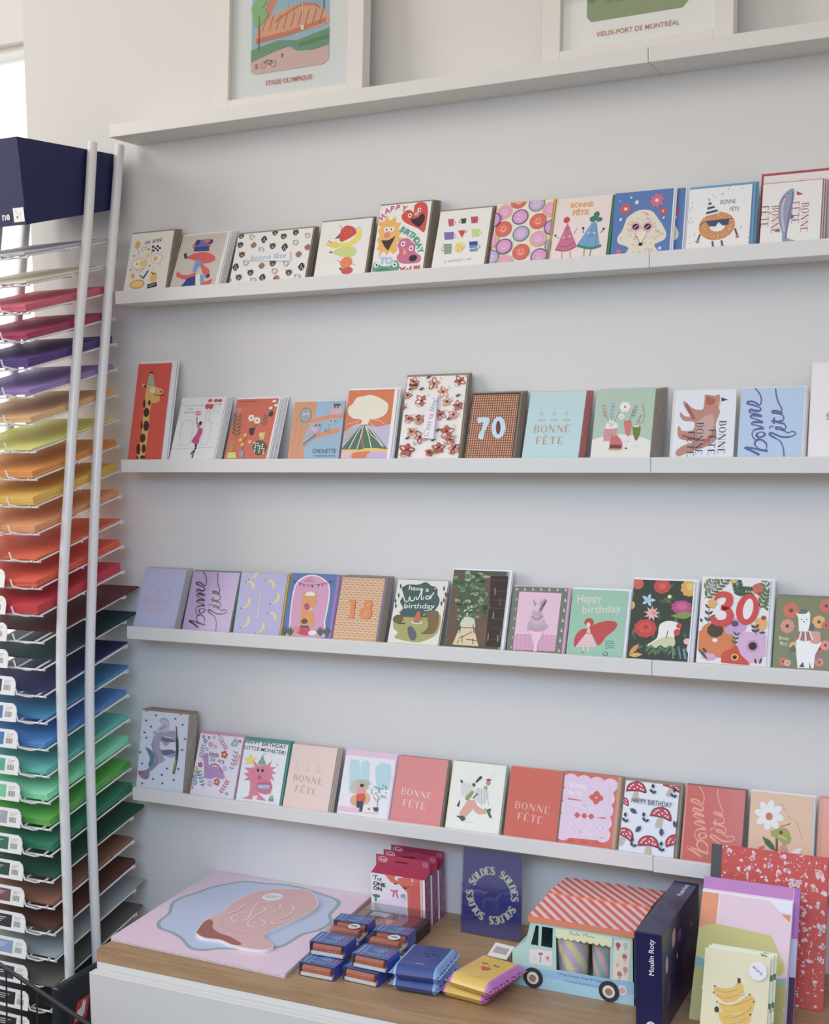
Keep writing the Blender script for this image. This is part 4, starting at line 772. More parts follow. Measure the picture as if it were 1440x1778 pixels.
bf('44', ((140, 105), (485, 137), (400, 625), (47, 580)), 'DDC3BA', 'B99A98', 248, 392, -18, 85, 228, 168, 50, 'D6BBB4')
@art('45', ((556, 152), (955, 190), (872, 690), (470, 635)), 'DCD6DF')
def _(A):
    A.frac(0, .93, 1, 1, 'DAB8CC'); A.frac(.965, 0, 1, 1, 'D8BED4')
    A.poly([(570, 500), (580, 250), (610, 232), (655, 240), (660, 330), (640, 500)], 'ACCDD2', 2); A.poly([(670, 260), (700, 240), (740, 260), (715, 450), (660, 440)], 'ACCDD2', 2); A.poly([(778, 300), (820, 255), (880, 262), (905, 300), (880, 470), (790, 450)], 'A6CCD0', 2); A.poly([(500, 500), (520, 430), (560, 430), (555, 530)], 'D8E0DC')
    A.el(650, 450, 72, 62, 'B8B4A4', 0, 16, .12, 7); A.el(690, 420, 50, 30, 'A8B098', 0, 14, .15, 8); A.el(625, 560, 50, 48, 'D99A70'); A.el(690, 545, 45, 50, 'D9A878')
    A.el(665, 480, 40, 38, 'D9948E'); A.el(672, 440, 16, 14, '3A3036'); A.poly([(628, 510), (690, 505), (695, 565), (628, 568)], 'CC503C', 2); A.poly([(626, 566), (684, 566), (668, 652), (650, 652), (655, 600), (645, 652), (626, 650)], '3F4460')
    rn = random.Random(4)
    for i in range(34): x, y = 740+rn.random()*125, 440+rn.random()*110; A.leaf(x, y, x+16*math.cos(i), y+14*math.sin(i), 11, ['7FA890', '9ABFA4', '5E8A78'][i % 3])
    A.seg(800, 520, 785, 620, 5, '6A7A60'); A.ln([(760, 520), (785, 570), (830, 520)], 3, '6A7A60', 2); A.poly([(755, 615), (800, 618), (790, 650), (765, 648)], '4A4A52'); A.poly([(490, 600), (650, 620), (640, 655), (475, 635)], 'DDB4C8', 0); A.poly([(660, 650), (790, 650), (780, 668), (660, 660)], 'DDC8A0'); A.el(722, 628, 8, 8, 'B85A50')
bf('46', ((968, 198), (1350, 232), (1275, 742), (885, 693)), 'D67E7C', 'E2C4C6', 1098, 505, -20, 88, 240, 180, 54, 'CF8284')
@art('47', ((122, 94), (515, 128), (445, 630), (55, 580)), 'DCDCD2')
def _(A):
    A.frac(0, 0, .03, 1, 'DDD6B4')
    A.ln([(430, 185), (405, 205), (398, 225)], 3, 'A8ACA8', 2); A.el(382, 240, 18, 9, '6A3A40'); A.el(378, 262, 17, 20, 'C07A68'); A.poly([(365, 285), (372, 300), (355, 345), (310, 345), (290, 325), (300, 305), (340, 320), (345, 290)], '9AA04A', 2)
    A.ln([(330, 215), (300, 245), (285, 262)], 24, '4A4446', 2, [22, 18, 4]); A.el(270, 280, 14, 15, '7A3A38'); A.poly([(285, 320), (330, 300), (378, 330), (375, 370), (330, 440), (280, 400), (270, 380)], 'C9CCC6', 0)
    for i in range(5): A.ln([(290+i*18, 315), (272+i*26, 400+i*8)], 2.5, '7A828A')
    A.poly([(190, 265), (235, 260), (275, 310), (240, 370), (185, 360), (175, 300)], 'CDD0CC', 2); [A.seg(185+i*16, 270, 175+i*18, 365, 2, '9AA0A4') for i in range(5)]; A.poly([(205, 375), (255, 325), (270, 340), (230, 395), (208, 395)], '8A9A4A', 2)
    A.ln([(262, 382), (300, 345)], 8, '5A3A38'); A.ln([(175, 245), (188, 265)], 14, '3F3A3C'); A.ln([(150, 445), (165, 400)], 18, '3F3A3C', 0, [18, 6])
    A.poly([(225, 395), (270, 395), (290, 430), (200, 530), (158, 500)], 'D79A88', 0); A.poly([(262, 400), (285, 435), (330, 465), (360, 455), (355, 500), (300, 505), (270, 480)], 'D79A88', 0)
    A.poly([(135, 518), (185, 515), (205, 540), (180, 558), (160, 535)], '4F5A3A', 2); A.poly([(358, 470), (395, 458), (385, 490), (398, 525), (380, 530)], '4F6A44', 2); A.seg(190, 560, 265, 568, 2, 'B0B0A8')
bf('48', ((547, 133), (925, 170), (865, 682), (487, 637)), 'CC5440', 'D9AEA6', 698, 450, -18, 82, 255, 185, 54, 'C65A4C')
@art('49', ((945, 172), (1360, 208), (1308, 740), (880, 682)), 'CE5842')
def _(A):
    L = 'D6BCD2'
    for i in range(4): A.el(985+i*96, 240+i*11, 58, 50, L)
    for j in range(5):
        A.el(975-j*14, 255+j*96, 56, 56, L); A.el(1262-j*12, 285+j*92, 56, 58, L)
    A.poly([(960, 240), (1270, 275), (1230, 700), (915, 670)], L); A.frac(.93, .1, .99, 1, 'B88A6A')
    A.el(1170, 372, 45, 45, 'CC4A3A', 0, 24, .18, 4); A.el(1170, 372, 7, 7, 'E0C8C8')
    for i in range(3): A.el(1027+i*52, 505+i*5, 20, 20, 'C85048', 0, 16, .1, 4)
    A.poly([(958, 376), (1060, 392), (1060, 397), (958, 388)], 'C85048'); A.poly([(1180, 522), (1232, 520), (1236, 534), (1180, 527)], 'C85048')
    W = 'E6D8E4'
    A.tx('BONNE', 1040, 285, 36, W, .05, -3, 130); A.tx('FÊTE', 1015, 335, 40, W, .05, -3, 105); A.sq(1095, 445, 290, 28, W, -6, 6, 9); A.sq(1172, 588, 115, 32, W, -6, 7, 10); A.sq(1078, 632, 290, 32, W, -7, 7, 11)
    A.ln([(1120, 285), (1240, 300), (1262, 330), (1255, 400)], 3, W, 3); A.ln([(985, 510), (1040, 570), (1110, 580)], 3, W, 3)
    for i in range(3): A.poly([(950+i*95, 700+i*9), (975+i*95, 675+i*11), (998+i*95, 706+i*9)], 'CC4A3A')
@art('4a', ((112, 132), (472, 178), (410, 640), (57, 592)), 'D8DBE4')
def _(A):
    def mush(x, y, r, rot, sx=1):
        c, s = math.cos(R(rot)), math.sin(R(rot)); T = lambda a, b: (x+(a*c-b*s)*r*sx, y+(a*s+b*c)*r)
        A.poly([T(-.2, 0), T(.2, 0), T(.3, 1.1), T(-.35, 1.1)], 'B8AAA0', 2); A.poly([T(-1.08, .2), T(-.9, -.55), T(-.2, -.98), T(.6, -.85), T(1.05, -.2), T(1.05, .25), T(.3, .1), T(-.4, .12)], '6A2030', 3)
        A.poly([T(-1, .12), T(-.82, -.5), T(-.2, -.88), T(.55, -.75), T(.95, -.2), T(.95, .12), T(.3, 0), T(-.4, 0)], 'BF3A4A', 3)
        for a, b in ((-.7, -.2), (-.35, -.6), (.1, -.35), (.5, -.55), (.7, -.1), (-.2, -.15), (.3, -.7), (-.55, -.45), (.45, -.2)): A.el(*T(a, b), r*.1, r*.09, 'EDE0E2', n=8)
    mush(180, 205, 64, 5); mush(420, 190, 58, 25); mush(85, 290, 42, 20); mush(338, 388, 66, 15); mush(95, 520, 58, 30); mush(250, 580, 64, 5); mush(425, 570, 60, -15)
    for x, y, a in ((160, 348, .6), (190, 472, -.8), (340, 495, 1.6), (432, 445, 1.2)): A.leaf(x-28*math.cos(a), y-30*math.sin(a)*1, x+28*math.cos(a), y+30*math.sin(a), 30, '3F5560')
    for x, y, dx in ((295, 235, 0), (105, 430, 0), (240, 430, -25), (335, 630, 0), (430, 265, 15), (155, 600, -15)):
        A.ln([(x, y), (x+dx*.5, y-60)], 2.5, '2F4048'); A.leaf(x+dx*.5, y-40, x+dx*.5+2, y-75, 20, '2F4048'); A.leaf(x, y-8, x-22, y-38, 16, '2F4048'); A.leaf(x, y-5, x+22, y-25, 16, '2F4048')
    A.tx('HAPPY BIRTHDAY', 284, 292, 36, '3A3F48', 0, -1, 268)
@art('4b', ((500, 168), (893, 202), (835, 690), (458, 652)), 'C44A38')
def _(A): A.frac(0, 0, .03, 1, 'CF7A68'); script_bonne_fete(A, 'DD8E70', 19)
@art('4c', ((930, 212), (1338, 242), (1312, 690), (890, 650)), 'DAB698')
def _(A):
    for i in range(8): a = i*.785+.2; A.el(1047+56*math.cos(a), 357+54*math.sin(a), 44, 22, 'E6E4E4', -math.degrees(a), 14)
    A.el(1047, 365, 24, 24, 'C9745C'); A.seg(1095, 470, 1095, 640, 15, '6A5A3E'); A.leaf(1090, 575, 997, 485, 42, '4A6A48')
    A.poly([(1055, 455), (1090, 440), (1150, 430), (1180, 460), (1190, 510), (1150, 535), (1100, 500), (1060, 480)], '9AA04E', 3); A.el(1125, 460, 12, 12, '7A3A30'); A.ln([(1120, 425), (1190, 405)], 6, 'B8604A'); A.ln([(1110, 480), (1160, 500)], 5, 'D8D8B0')
    A.poly([(965, 555), (1010, 540), (1010, 562), (975, 562)], 'C8605A'); A.el(1140, 575, 28, 44, 'CC8A80', 10); A.leaf(1170, 610, 1265, 552, 44, 'E4E2E6'); A.poly([(1000, 600), (1080, 610), (1060, 640), (990, 630)], 'C86A5A')
    A.ln([(1165, 360), (1220, 385), (1245, 440), (1262, 500)], 2.5, 'B0A090', 3); [A.seg(1125+i*14, 290+i*20, 1140+i*12, 300+i*16, 3, '8A6A58') for i in range(3)]
@art('4d', ((1388, 252), (1800, 285), (1780, 740), (1350, 690)), 'D88C70')
def _(A): A.frac(0, .12, .06, 1, 'C98468')
WORLD, P1, P2, P3 = 0.54, 45, 9, 7.5
# ------------------------------------------------------------------ camera
cam = bpy.data.cameras.new('camera'); cam.sensor_fit = 'HORIZONTAL'; cam.sensor_width = 36; cam.lens = 2253.38/1440*36
co = bpy.data.objects.new('camera', cam); COL.objects.link(co)
_Rz = Matrix.Rotation(.4508, 3, 'Z'); _Rx = Matrix.Rotation(-.0722, 3, 'X'); _Ry = Matrix.Rotation(.0191, 3, 'Y')
_M = _Rz @ _Rx @ _Ry                         # columns: right, forward, up
_B = Matrix((( _M[0][0], _M[0][2], -_M[0][1]), (_M[1][0], _M[1][2], -_M[1][1]), (_M[2][0], _M[2][2], -_M[2][1])))
co.matrix_world = Matrix.Translation((1.762, -2.3047, 1.3536+ZO)) @ _B.to_4x4()
cam.clip_start = .05; SC.camera = co

# ------------------------------------------------------------------ room
FZ = 0.0
WX = -.304
mb = MB(); mb.box(WX, 0, FZ, 3.2, .14, 3.1)
struct('wall_back', mb.mesh('wall_back', WALL))
mb = MB(); mb.box(-3.0, -4.2, FZ-.1, 3.2, .3, FZ)
struct('floor', mb.mesh('floor', FLOORM))
mb = MB(); mb.box(-3.0, .14, FZ, WX, .28, .62); mb.box(-3.0, .14, 2.665, WX, .28, 3.1); mb.box(-3.0, .14, .62, -2.3, .28, 2.665)
struct('wall_window_side', mb.mesh('wall_window', WALL))
win = link('window_1', None); win['kind'] = 'structure'
mb = MB()
mb.box(-2.3, .17, .62, WX, .23, .68); mb.box(-2.3, .17, 2.645, WX, .23, 2.665); mb.box(-2.3, .17, .68, -2.24, .23, 2.645)
mb.box(-1.35, .17, .68, -1.29, .23, 2.645)
link('window_frame', mb.mesh('window_frame', FRAMEW), win)
mb = MB(); mb.box(-2.24, .195, .68, WX, .201, 2.645); link('pane', mb.mesh('pane', GLASS), win)
mb = MB(); mb.box(-2.3, .02, .58, WX-.002, .16, .62); link('sill', mb.mesh('sill', FRAMEW), win)

# shrub outside the window
mb = MB(); rn = random.Random(9)
for i in range(420):
    a, b = rn.random()*6.28, rn.random()*3.14; rr = .22+rn.random()*.16
    c = Vector((rr*math.sin(b)*math.cos(a), rr*math.sin(b)*math.sin(a), .95+rr*1.3*math.cos(b)))
    d = Vector((rn.uniform(-1, 1), rn.uniform(-1, 1), rn.uniform(-.6, 1))).normalized(); e = d.cross(Vector((0, 0, 1))).normalized()
    mb.add([c, c+d*.04+e*.016, c+d*.09, c+d*.04-e*.016], [(0, 1, 2, 3)])
sh = empty('shrub', (-1.15, 1.5, .35), 'green leafy shrub seen outside through the window at far left', 'shrub')
link('foliage', mb.mesh('foliage', mat('leaf_green', '4F7A5C', .6, var=.4, scale=9)), sh)
mb = MB(); mb.tube([(0, 0, -.35), (.02, 0, .4), (0, .01, .95)], .02); link('stem', mb.mesh('stem', mat('bark', '5A4636', .8, bump=.4, scale=60)), sh)

# ------------------------------------------------------------------ picture ledges
LZ = [1.9496, 1.6045, 1.2504, .8933, .5409]
LD = .0928; LH = .0272
def ledge_mesh(w):
    m = MB(); w -= .0008
    m.prism([(0, 0), (-LD, 0), (-LD, LH), (-LD+.010, LH), (-LD+.010, .009), (-.009, .009), (-.009, LH), (0, LH)], 0, w, lambda u, v, a: (a, u, v))
    return m.mesh('picture_ledge', LEDGE)
lm1, lm2 = ledge_mesh(1.15), ledge_mesh(1.15)
NTH = ['topmost', 'second', 'middle', 'fourth', 'lowest']
WHAT = ['under the stadium print', 'holding the smiley circles card', 'holding the giraffe card', 'holding the forest card', 'holding the pink monster card']
WHAT2 = ['under the harbour print end', 'holding the doughnut card', 'holding the bear card', 'holding the llama card', 'behind the speckled red notebook']
for i, zz in enumerate(LZ):
    for s, lm in ((0, lm1), (1, lm2)):
        o = link('picture_ledge', lm, None, (1.15*s, 0, z(zz)-(.0015 if (s and i == 4) else 0)))
        bev(o, .0012, 2)
        tag(o, ('left white wall ledge of the %s row, %s' % (NTH[i], WHAT[i])) if s == 0 else ('right white wall ledge of the %s row, %s' % (NTH[i], WHAT2[i])), 'shelf', 'white picture ledges on the wall')

# ------------------------------------------------------------------ greeting cards
def card_mesh(key, w, H):
    quad, bg, fn = ARTS[key]
    hid = .0195
    A = Art(w, H, quad, hid); fn(A)
    m = MB(); m.box(0, 0, 0, w, .0007, H, 'D9D8D4')
    m.f.pop(2); m.c.pop(2); m.smooth.pop(2)
    m.add([(0, 0, 0), (w, 0, 0), (w, 0, H), (0, 0, H)], [(0, 1, 2, 3)], bg)
    # back leaf of the folded card, very slightly open
    m.add([(0, .0007, 0), (w, .0010, 0), (w, .0014, H), (0, .0007, H)], [(3, 2, 1, 0)], 'CFCDC8')
    A.into(m, lambda u, v, d: (u, -d, v))
    return m
KR, WH = 'KR', 'E2E1E0'
def place_card(key, row, X, w, H, a, n, env, lab, gloss=0, dx=.0015, ex=(.0015, .003, .004), step=.0034, extra=0, plain=None, y0=-.0765, rz=0):
    # env geometry: left overhang, right overhang, top overhang
    a = min(a, 25.5); zb = LZ[row]+.0104+ZO
    m = card_mesh(key, w, H).mesh('card_'+key, GLOSSP if gloss else PAPER)
    em = MB(); em.box(-ex[0], .0018, .0004, w+ex[1], .0024, H+ex[2])
    em.add([(-ex[0]+.004, .0016, H+ex[2]-.002), (w+ex[1]-.004, .0016, H+ex[2]-.002), (w/2, .0016, H*.5)], [(0, 1, 2)])
    eme = em.mesh('envelope', KRAFT if env == KR else paper(env))
    r = R(a)
    t = empty('greeting_card', (X, y0, zb), lab, 'greeting card', None, (-r, 0, rz))
    if n: t['group'] = 'copies of the '+plain
    link('folded_card', m, t); link('envelope', eme, t)
    topy = y0+H*math.sin(r); room = -topy-.0042
    hz = H*math.cos(r)
    for j in range(1, n+1):
        st = min(step, max(.0027, (room/n)))
        yb = y0+j*step; yt = min(topy+j*st, -.0042)
        rj = math.asin(max(.02, min(.6, (yt-yb)/H)))
        c = t.copy(); COL.objects.link(c); c.location = (X+dx*j, yb, zb); c.rotation_euler = (-rj, 0, rz)
        c['label'] = 'spare copy stacked behind the '+plain+', edges showing'
        for ch in (o for o in list(t.children)):
            d = ch.copy(); COL.objects.link(d); d.parent = c
    return t
P = place_card
# second ledge
P('11', 1, .0054, .1079, .1487, 17.2, 4, KR, 'cream card with yellow doodles, chequered flag and black tick, leftmost on its ledge', plain='cream doodle card')
P('12', 1, .1227, .1201, .1449, 26, 4, WH, 'grey-beige card with a red and blue dancing figure', plain='dancing figure card')
P('13', 1, .2719, .1774, .1297, 21.1, 3, KR, 'wide white card patterned with little animal heads reading bonne fête', plain='animal heads card', dx=.001)
P('14', 1, .4700, .1128, .1376, 19.9, 2, KR, 'white card with a stack of strawberry, banana and pear', plain='fruit stack card', dx=.0002)
P('15', 1, .5972, .1099, .1605, 19.4, 5, KR, 'tall card HAPPY BIRTHDAY TO YoU with red heart, orange star and frog faces', plain='happy birthday faces card', dx=.0012)
P('16', 1, .7244, .1067, .1408, 23, 2, KR, 'white card with nine small painted mugs', plain='nine mugs card', dx=.001)
P('17', 1, .8431, .1108, .1416, 20.7, 1, 'D8B040', 'card covered in concentric smiley circles with a yellow envelope', 1, plain='smiley circles card', ex=(.001, .004, .002))
P('18', 1, .9591, .1051, .1427, 22.4, 1, '3E7E58', 'pale pink card with two dancing party hats reading BONNE FÊTE', plain='party hats card', ex=(.001, .005, .000))
P('19', 1, 1.0736, .1075, .1354, 16.6, 1, 'DEDFE2', 'blue card with a curly white poodle in pink glasses', plain='poodle card', dx=.020, step=.006, ex=(0, .0035, .001))
P('1a', 1, 1.2068, .1072, .1296, 17.1, 1, '5E94BC', 'white card with a doughnut in a striped party hat and sunglasses', 1, plain='doughnut card', ex=(0, .006, .005), dx=.004)
P('1b', 1, 1.3320, .0971, .1273, 17.7, 2, 'B04A50', 'white card with an upright grey-blue fish and sideways BONNE FÊTE', 1, plain='fish card', ex=(0, .001, .002), dx=.003, step=.006)
# third ledge
P('21', 2, .0026, .0879, .2267, 13.6, 1, 'D4D4D8', 'tall narrow red card with a giraffe in a party hat', plain='giraffe card', ex=(-.004, .012, .006), dx=.003)
P('22', 2, .1091, .1119, .1537, 22.6, 4, 'DDDCDA', 'pale card with a running woman in a pink dress holding cake under red balloons', plain='pink dress card')
P('23', 2, .2462, .1066, .1525, 24.5, 2, 'DCDCE4', 'orange card with many potted plants', 1, plain='potted plants card', dx=.005, step=.006)
P('24', 2, .4005, .1165, .1359, 16.7, 1, 'D8D2CC', 'blue card with owls on brown branches reading CHOUETTE', 1, plain='owls card', ex=(0, -.002, .002), dx=-.001)
P('25', 2, .5218, .1093, .1574, 17.5, 1, 'E0DFDE', 'card with a green volcano under a cream cloud on orange', plain='volcano card', ex=(0, .004, .004))
P('26', 2, .6473, .1268, .1813, 17.7, 2, KR, 'tall white card patterned with rust-red blossoms and a vertical lilac strip', plain='rust blossoms card', ex=(.002, .004, .005), dx=.001)
P('27', 2, .7859, .0976, .1469, 21.2, 4, KR, 'brown houndstooth card with a pale blue number 70', plain='brown houndstooth card', dx=.0012)
P('28', 2, .9011, .1088, .1493, 23.5, 4, 'C4483C', 'mint blue card reading BONNE FÊTE in copper capitals', plain='mint bonne fête card', ex=(.0005, .0015, .001), dx=.0015)
P('29', 2, 1.0331, .1087, .1463, 20, 7, KR, 'sage green card with vase, cake and cocktail glasses on a white table', plain='cocktail table card', ex=(-.001, .002, .0), dx=.0018, step=.0042)
P('2a', 2, 1.1817, .1058, .1366, 15.5, 1, 'CFCCC6', 'pale card turned sideways with a brown bear over BONNE FÊTE', plain='bear card', ex=(.004, .0005, .003), dx=-.002)
P('2b', 2, 1.2946, .1085, .1390, 16.8, 1, 'D9D4D0', 'light blue card turned sideways with dark blue handwritten bonne fête', 1, plain='blue handwritten bonne fête card', ex=(0, .003, .002))
P('2c', 2, 1.412, .135, .178, 16, 1, 'D8D0CC', 'tall white card with a blue flower, cut by the right edge of the photo', 1, plain='white blue-flower card')
P('1c', 1, 1.450, .108, .138, 17, 0, 'D6D4D4', 'plain white card at the right edge beside the fish card', plain='')
# fourth ledge
P('31', 3, -.0004, .1080, .1462, 24, 4, 'A8A29E', 'lilac-blue card reading BONNE FÊTE, leftmost on its ledge', plain='lilac bonne fête card', ex=(-.001, .001, .002), dx=.001)
P('32', 3, .1292, .1179, .1426, 22, 1, '5E7E6C', 'mauve card turned sideways with black handwritten bonne fête', 1, plain='mauve handwritten bonne fête card', ex=(0, .003, .003))
P('33', 3, .2579, .1115, .1426, 18.2, 1, 'C8A23C', 'lilac card scattered with yellow bananas', 1, plain='banana card', ex=(-.002, .004, .001), dx=.001)
P('34', 3, .3756, .1130, .1459, 20, 1, '9A74B8', 'blue card with a pink arch window and orange figure under bunting', plain='pink arch card', ex=(-.002, .002, .0))
P('35', 3, .4934, .1003, .1451, 22, 4, KR, 'yellow and pink checked card with orange number 18', plain='yellow and pink checked card', ex=(.001, .002, .002))
P('36', 3, .6158, .1087, .1450, 25, 1, '8A5A48', 'cream card with dark green night scene reading have a wild birthday', plain='wild birthday card', ex=(0, .0005, .001))
P('37', 3, .7393, .1142, .1653, 20, 1, 'E2E4E6', 'dark green forest card with tree trunks and bookshelves', plain='forest card', ex=(.001, .006, .003))
P('38', 3, .8661, .1080, .1385, 21, 1, 'D9A4BC', 'pink card with a grey and pink ice cream cone in a green border', plain='ice cream cone card', ex=(0, .004, .002))
P('39', 3, .9834, .1057, .1379, 21, 1, 'DCDEDE', 'mint green card with a girl in a flying red cape reading Happy birthday', plain='red cape card', ex=(0, .005, .003))
P('3a', 3, 1.0980, .1126, .1600, 20.5, 1, 'E0E0E4', 'dark floral card with white bird, red and pink blooms', plain='dark floral card', ex=(0, .005, .004))
P('3b', 3, 1.2241, .1183, .1657, 19.5, 1, 'DFE0E4', 'white floral card with large red number 30', plain='white floral number card', ex=(.002, .006, .004))
P('3c', 3, 1.3545, .108, .1390, 20, 1, '75765C', 'olive green card with a white llama in a striped scarf', 1, plain='llama card')
# lowest ledge
P('41', 4, -.0041, .1225, .1788, 11, 5, KR, 'tall white starry card with a lilac winged creature, leftmost on lowest ledge', plain='starry creature card', ex=(.001, .002, .004), dx=.0014, step=.004)
P('42', 4, .1357, .1101, .1426, 21, 2, 'C88AA4', 'floral card with a little purple dinosaur and pink envelope', plain='purple dinosaur card', ex=(.001, .002, .004))
P('43', 4, .2522, .1060, .1375, 20.5, 2, '3E8A78', 'white card with a pink monster reading HAPPY BIRTHDAY LITTLE MONSTER', plain='pink monster card', ex=(.001, .005, .007))
P('44', 4, .3668, .1062, .1413, 22, 3, 'B8A08E', 'pale peach card reading BONNE FÊTE', plain='peach bonne fête card', ex=(-.001, .001, .001), dx=.002)
P('45', 4, .4939, .1160, .1406, 22, 1, 'D8B4CC', 'pale pink card with a person in orange jumper before mint blue arches', plain='florist window card', ex=(.0, .001, .002))
P('46', 4, .6144, .1077, .1407, 21.5, 1, '8A7464', 'coral pink card reading BONNE FÊTE', plain='coral bonne fête card', ex=(0, .003, .001))
P('47', 4, .7336, .1115, .1420, 21, 1, 'A09888', 'off-white card with a striding figure in pink trousers', plain='striding figure card', ex=(0, .001, .001))
P('48', 4, .8555, .1037, .1430, 20.9, 1, 'C8907C', 'red-orange card reading BONNE FÊTE in pale capitals', 1, plain='red-orange bonne fête card', ex=(.001, .0008, .001))
P('49', 4, .9636, .1106, .1445, 21, 1, KR, 'orange card with a scalloped lilac label and small red flowers', 1, plain='scalloped label card', ex=(0, .002, .001))
P('4a', 4, 1.0798, .1007, .1400, 23, 1, KR, 'white card with red spotted mushrooms reading HAPPY BIRTHDAY', plain='mushroom card', ex=(.002, .006, .005))
P('4b', 4, 1.1932, .1060, .1434, 21, 1, '7A5E50', 'red card turned sideways with peach handwritten bonne fête', 1, plain='red handwritten bonne fête card', ex=(0, .002, .002))
P('4c', 4, 1.3104, .1060, .1439, 17.2, 1, 'DAD6D2', 'peach card with a white daisy and a green frog on a stem', plain='daisy card', ex=(0, .003, .002))
P('4d', 4, 1.4270, .106, .1439, 18, 0, 'C88A70', 'salmon card at the right edge beside the daisy card', 1, plain='')
# large white envelope with red rim standing behind the fish card
m = MB(); m.box(0, 0, 0, .125, .0012, .146, 'DDD9D8'); A = Art(.125, .146, ((0, 0), (100, 0), (100, 100), (0, 100)))
for r_ in ((0, 0, 100, 3), (0, 0, 3, 100), (97, 0, 100, 100)): A.rc(*r_, 'B0444A')
A.into(m, lambda u, v, d: (u, -d, v))
tag(link('envelope', m.mesh('red_rim_envelope', PAPER), None, (1.3255, -.050, LZ[1]+.0104+ZO)), 'large white envelope with red rim standing behind the fish card', 'envelope').rotation_euler = (-R(13), 0, 0)

# ------------------------------------------------------------------ framed prints on the top ledge
def framed(X, w, H, quad, fn, label, lean=5.0, rail=.033, mat_=1):
    t = empty('framed_print', (X, -.078, LZ[0]+.0122+ZO), label, 'framed print', None, (-R(lean), 0, 0))
    m = MB(); D = .030
    m.box(0, 0, 0, rail, D, H); m.box(w-rail, 0, 0, w, D, H); m.box(rail, 0, 0, w-rail, D, rail); m.box(rail, 0, H-rail, w-rail, D, H)
    bev(link('frame', m.mesh('frame', FRAMEW), t), .001)
    pw, ph = w-2*rail, H-2*rail
    m = MB(); m.box(rail, .012, rail, w-rail, .0145, H-rail, 'DEE0E2')
    A = Art(pw, ph, quad); fn(A); A.into(m, lambda u, v, d: (rail+u, .012-d, rail+v), 4e-5)
    link('print', m.mesh('print', PAPER), t)
    m = MB(); m.box(rail, .0088, rail, w-rail, .0100, H-rail); link('glazing', m.mesh('glazing', GLASS), t)
    return t
F1 = ((0, 0), (272, 0), (272, 366), (0, 366))
def stade(A):
    x0, x1 = 46, 224; w = x1-x0
    X = lambda u: x0+w*u; Y = lambda v: 28+290*v
    A.mpoly([A.f(p) for p in [(X(0), Y(0)), (X(1), Y(0)), (X(1), Y(.93)), (X(.93), Y(1)), (X(.06), Y(1)), (X(0), Y(.93))]], '93B6CC')
    A.poly([(X(0), Y(.3)), (X(1), Y(.28)), (X(1), Y(.36)), (X(0), Y(.36))], 'A8C4D4')
    A.poly([(X(.28), Y(.36)), (X(.60), Y(.12)), (X(.74), Y(.1)), (X(.44), Y(.4)), (X(.2), Y(.66)), (X(.12), Y(.66))], 'D4805A')
    for i in range(8): A.seg(X(.36+i*.02), Y(.3+i*.02), X(.5+i*.06), Y(.60), .8, '6A8CA4')
    A.poly([(X(.05), Y(.74)), (X(.12), Y(.66)), (X(.35), Y(.60)), (X(.6), Y(.565)), (X(.85), Y(.60)), (X(.97), Y(.66)), (X(.97), Y(.73)), (X(.5), Y(.765)), (X(.06), Y(.785))], 'DE9A70', 3)
    A.poly([(X(.06), Y(.755)), (X(.5), Y(.735)), (X(.96), Y(.69)), (X(.96), Y(.72)), (X(.5), Y(.768)), (X(.06), Y(.79))], 'CF6A3E')
    for i in range(9): u = .14+i*.092; A.ln([(X(u+.05), Y(.615)), (X(u+.035), Y(.65)), (X(u), Y(.715))], 2, 'A8603E', 2)
    A.ln([(X(.3), Y(.66)), (X(.6), Y(.58)), (X(.8), Y(.585)), (X(.88), Y(.62))], 4, 'CF6A3E', 3)
    A.seg(X(.66), Y(.55), X(.66), Y(.66), 1.2, 'C0CC9A'); A.rc(X(.64), Y(.715), X(.68), Y(.745), 'E8E6E2')
    A.poly([(X(0), Y(.83)), (X(.35), Y(.79)), (X(.6), Y(.81)), (X(1), Y(.76)), (X(1), Y(.87)), (X(.8), Y(.89)), (X(.6), Y(.88)), (X(.5), Y(.84)), (X(.3), Y(.86)), (X(0), Y(.92))], '5E9468', 0)
    A.mpoly([A.f(p) for p in [(X(0), Y(.915)), (X(.3), Y(.865)), (X(.48), Y(.845)), (X(.6), Y(.885)), (X(.8), Y(.895)), (X(1), Y(.875)), (X(1), Y(.97)), (X(.93), Y(1)), (X(.06), Y(1)), (X(0), Y(.98))]], 'D3ABA2')
    for u, v in ((.06, .55), (.12, .5), (.08, .63), (.14, .6)): A.el(X(u), Y(v), 12, 14, '7DB86A')
    A.seg(X(.1), Y(.6), X(.1), Y(.84), 2, '5A4636'); A.seg(X(.92), Y(.52), X(.93), Y(.62), 2, '5A4636'); [A.el(X(u), Y(v), 11, 12, '7DB86A') for u, v in ((.86, .52), (.94, .5), (.9, .45))]
    for u in (.17, .3): A.ring(X(u), Y(.945), 6.5, 6.5, 1, '7A4A4A', 'D3ABA2')
    A.ln([(X(.17), Y(.945)), (X(.2), Y(.915)), (X(.27), Y(.92)), (X(.3), Y(.945))], 1.4, '6A3A40'); A.seg(X(.2), Y(.92), X(.25), Y(.95), 1.4, '6A3A40'); A.seg(X(.27), Y(.92), X(.25), Y(.95), 1.4, '6A3A40'); A.rc(X(.06), Y(.93), X(.09), Y(.965), 'B0705E'); A.rc(X(.4), Y(.885), X(.42), Y(.91), '8A4A40')
    for i in range(14): A.seg(X(.62+i*.027), Y(.86-i*.002), X(.63+i*.027), Y(.83-i*.002), 1, '3F6A4C')
    A.tx('STADE OLYMPIQUE', 135, 340, 11, 'B8574C', .012, 0, 106)
framed(.252, .338, .432, F1, stade, 'white framed print of an orange stadium captioned STADE OLYMPIQUE')
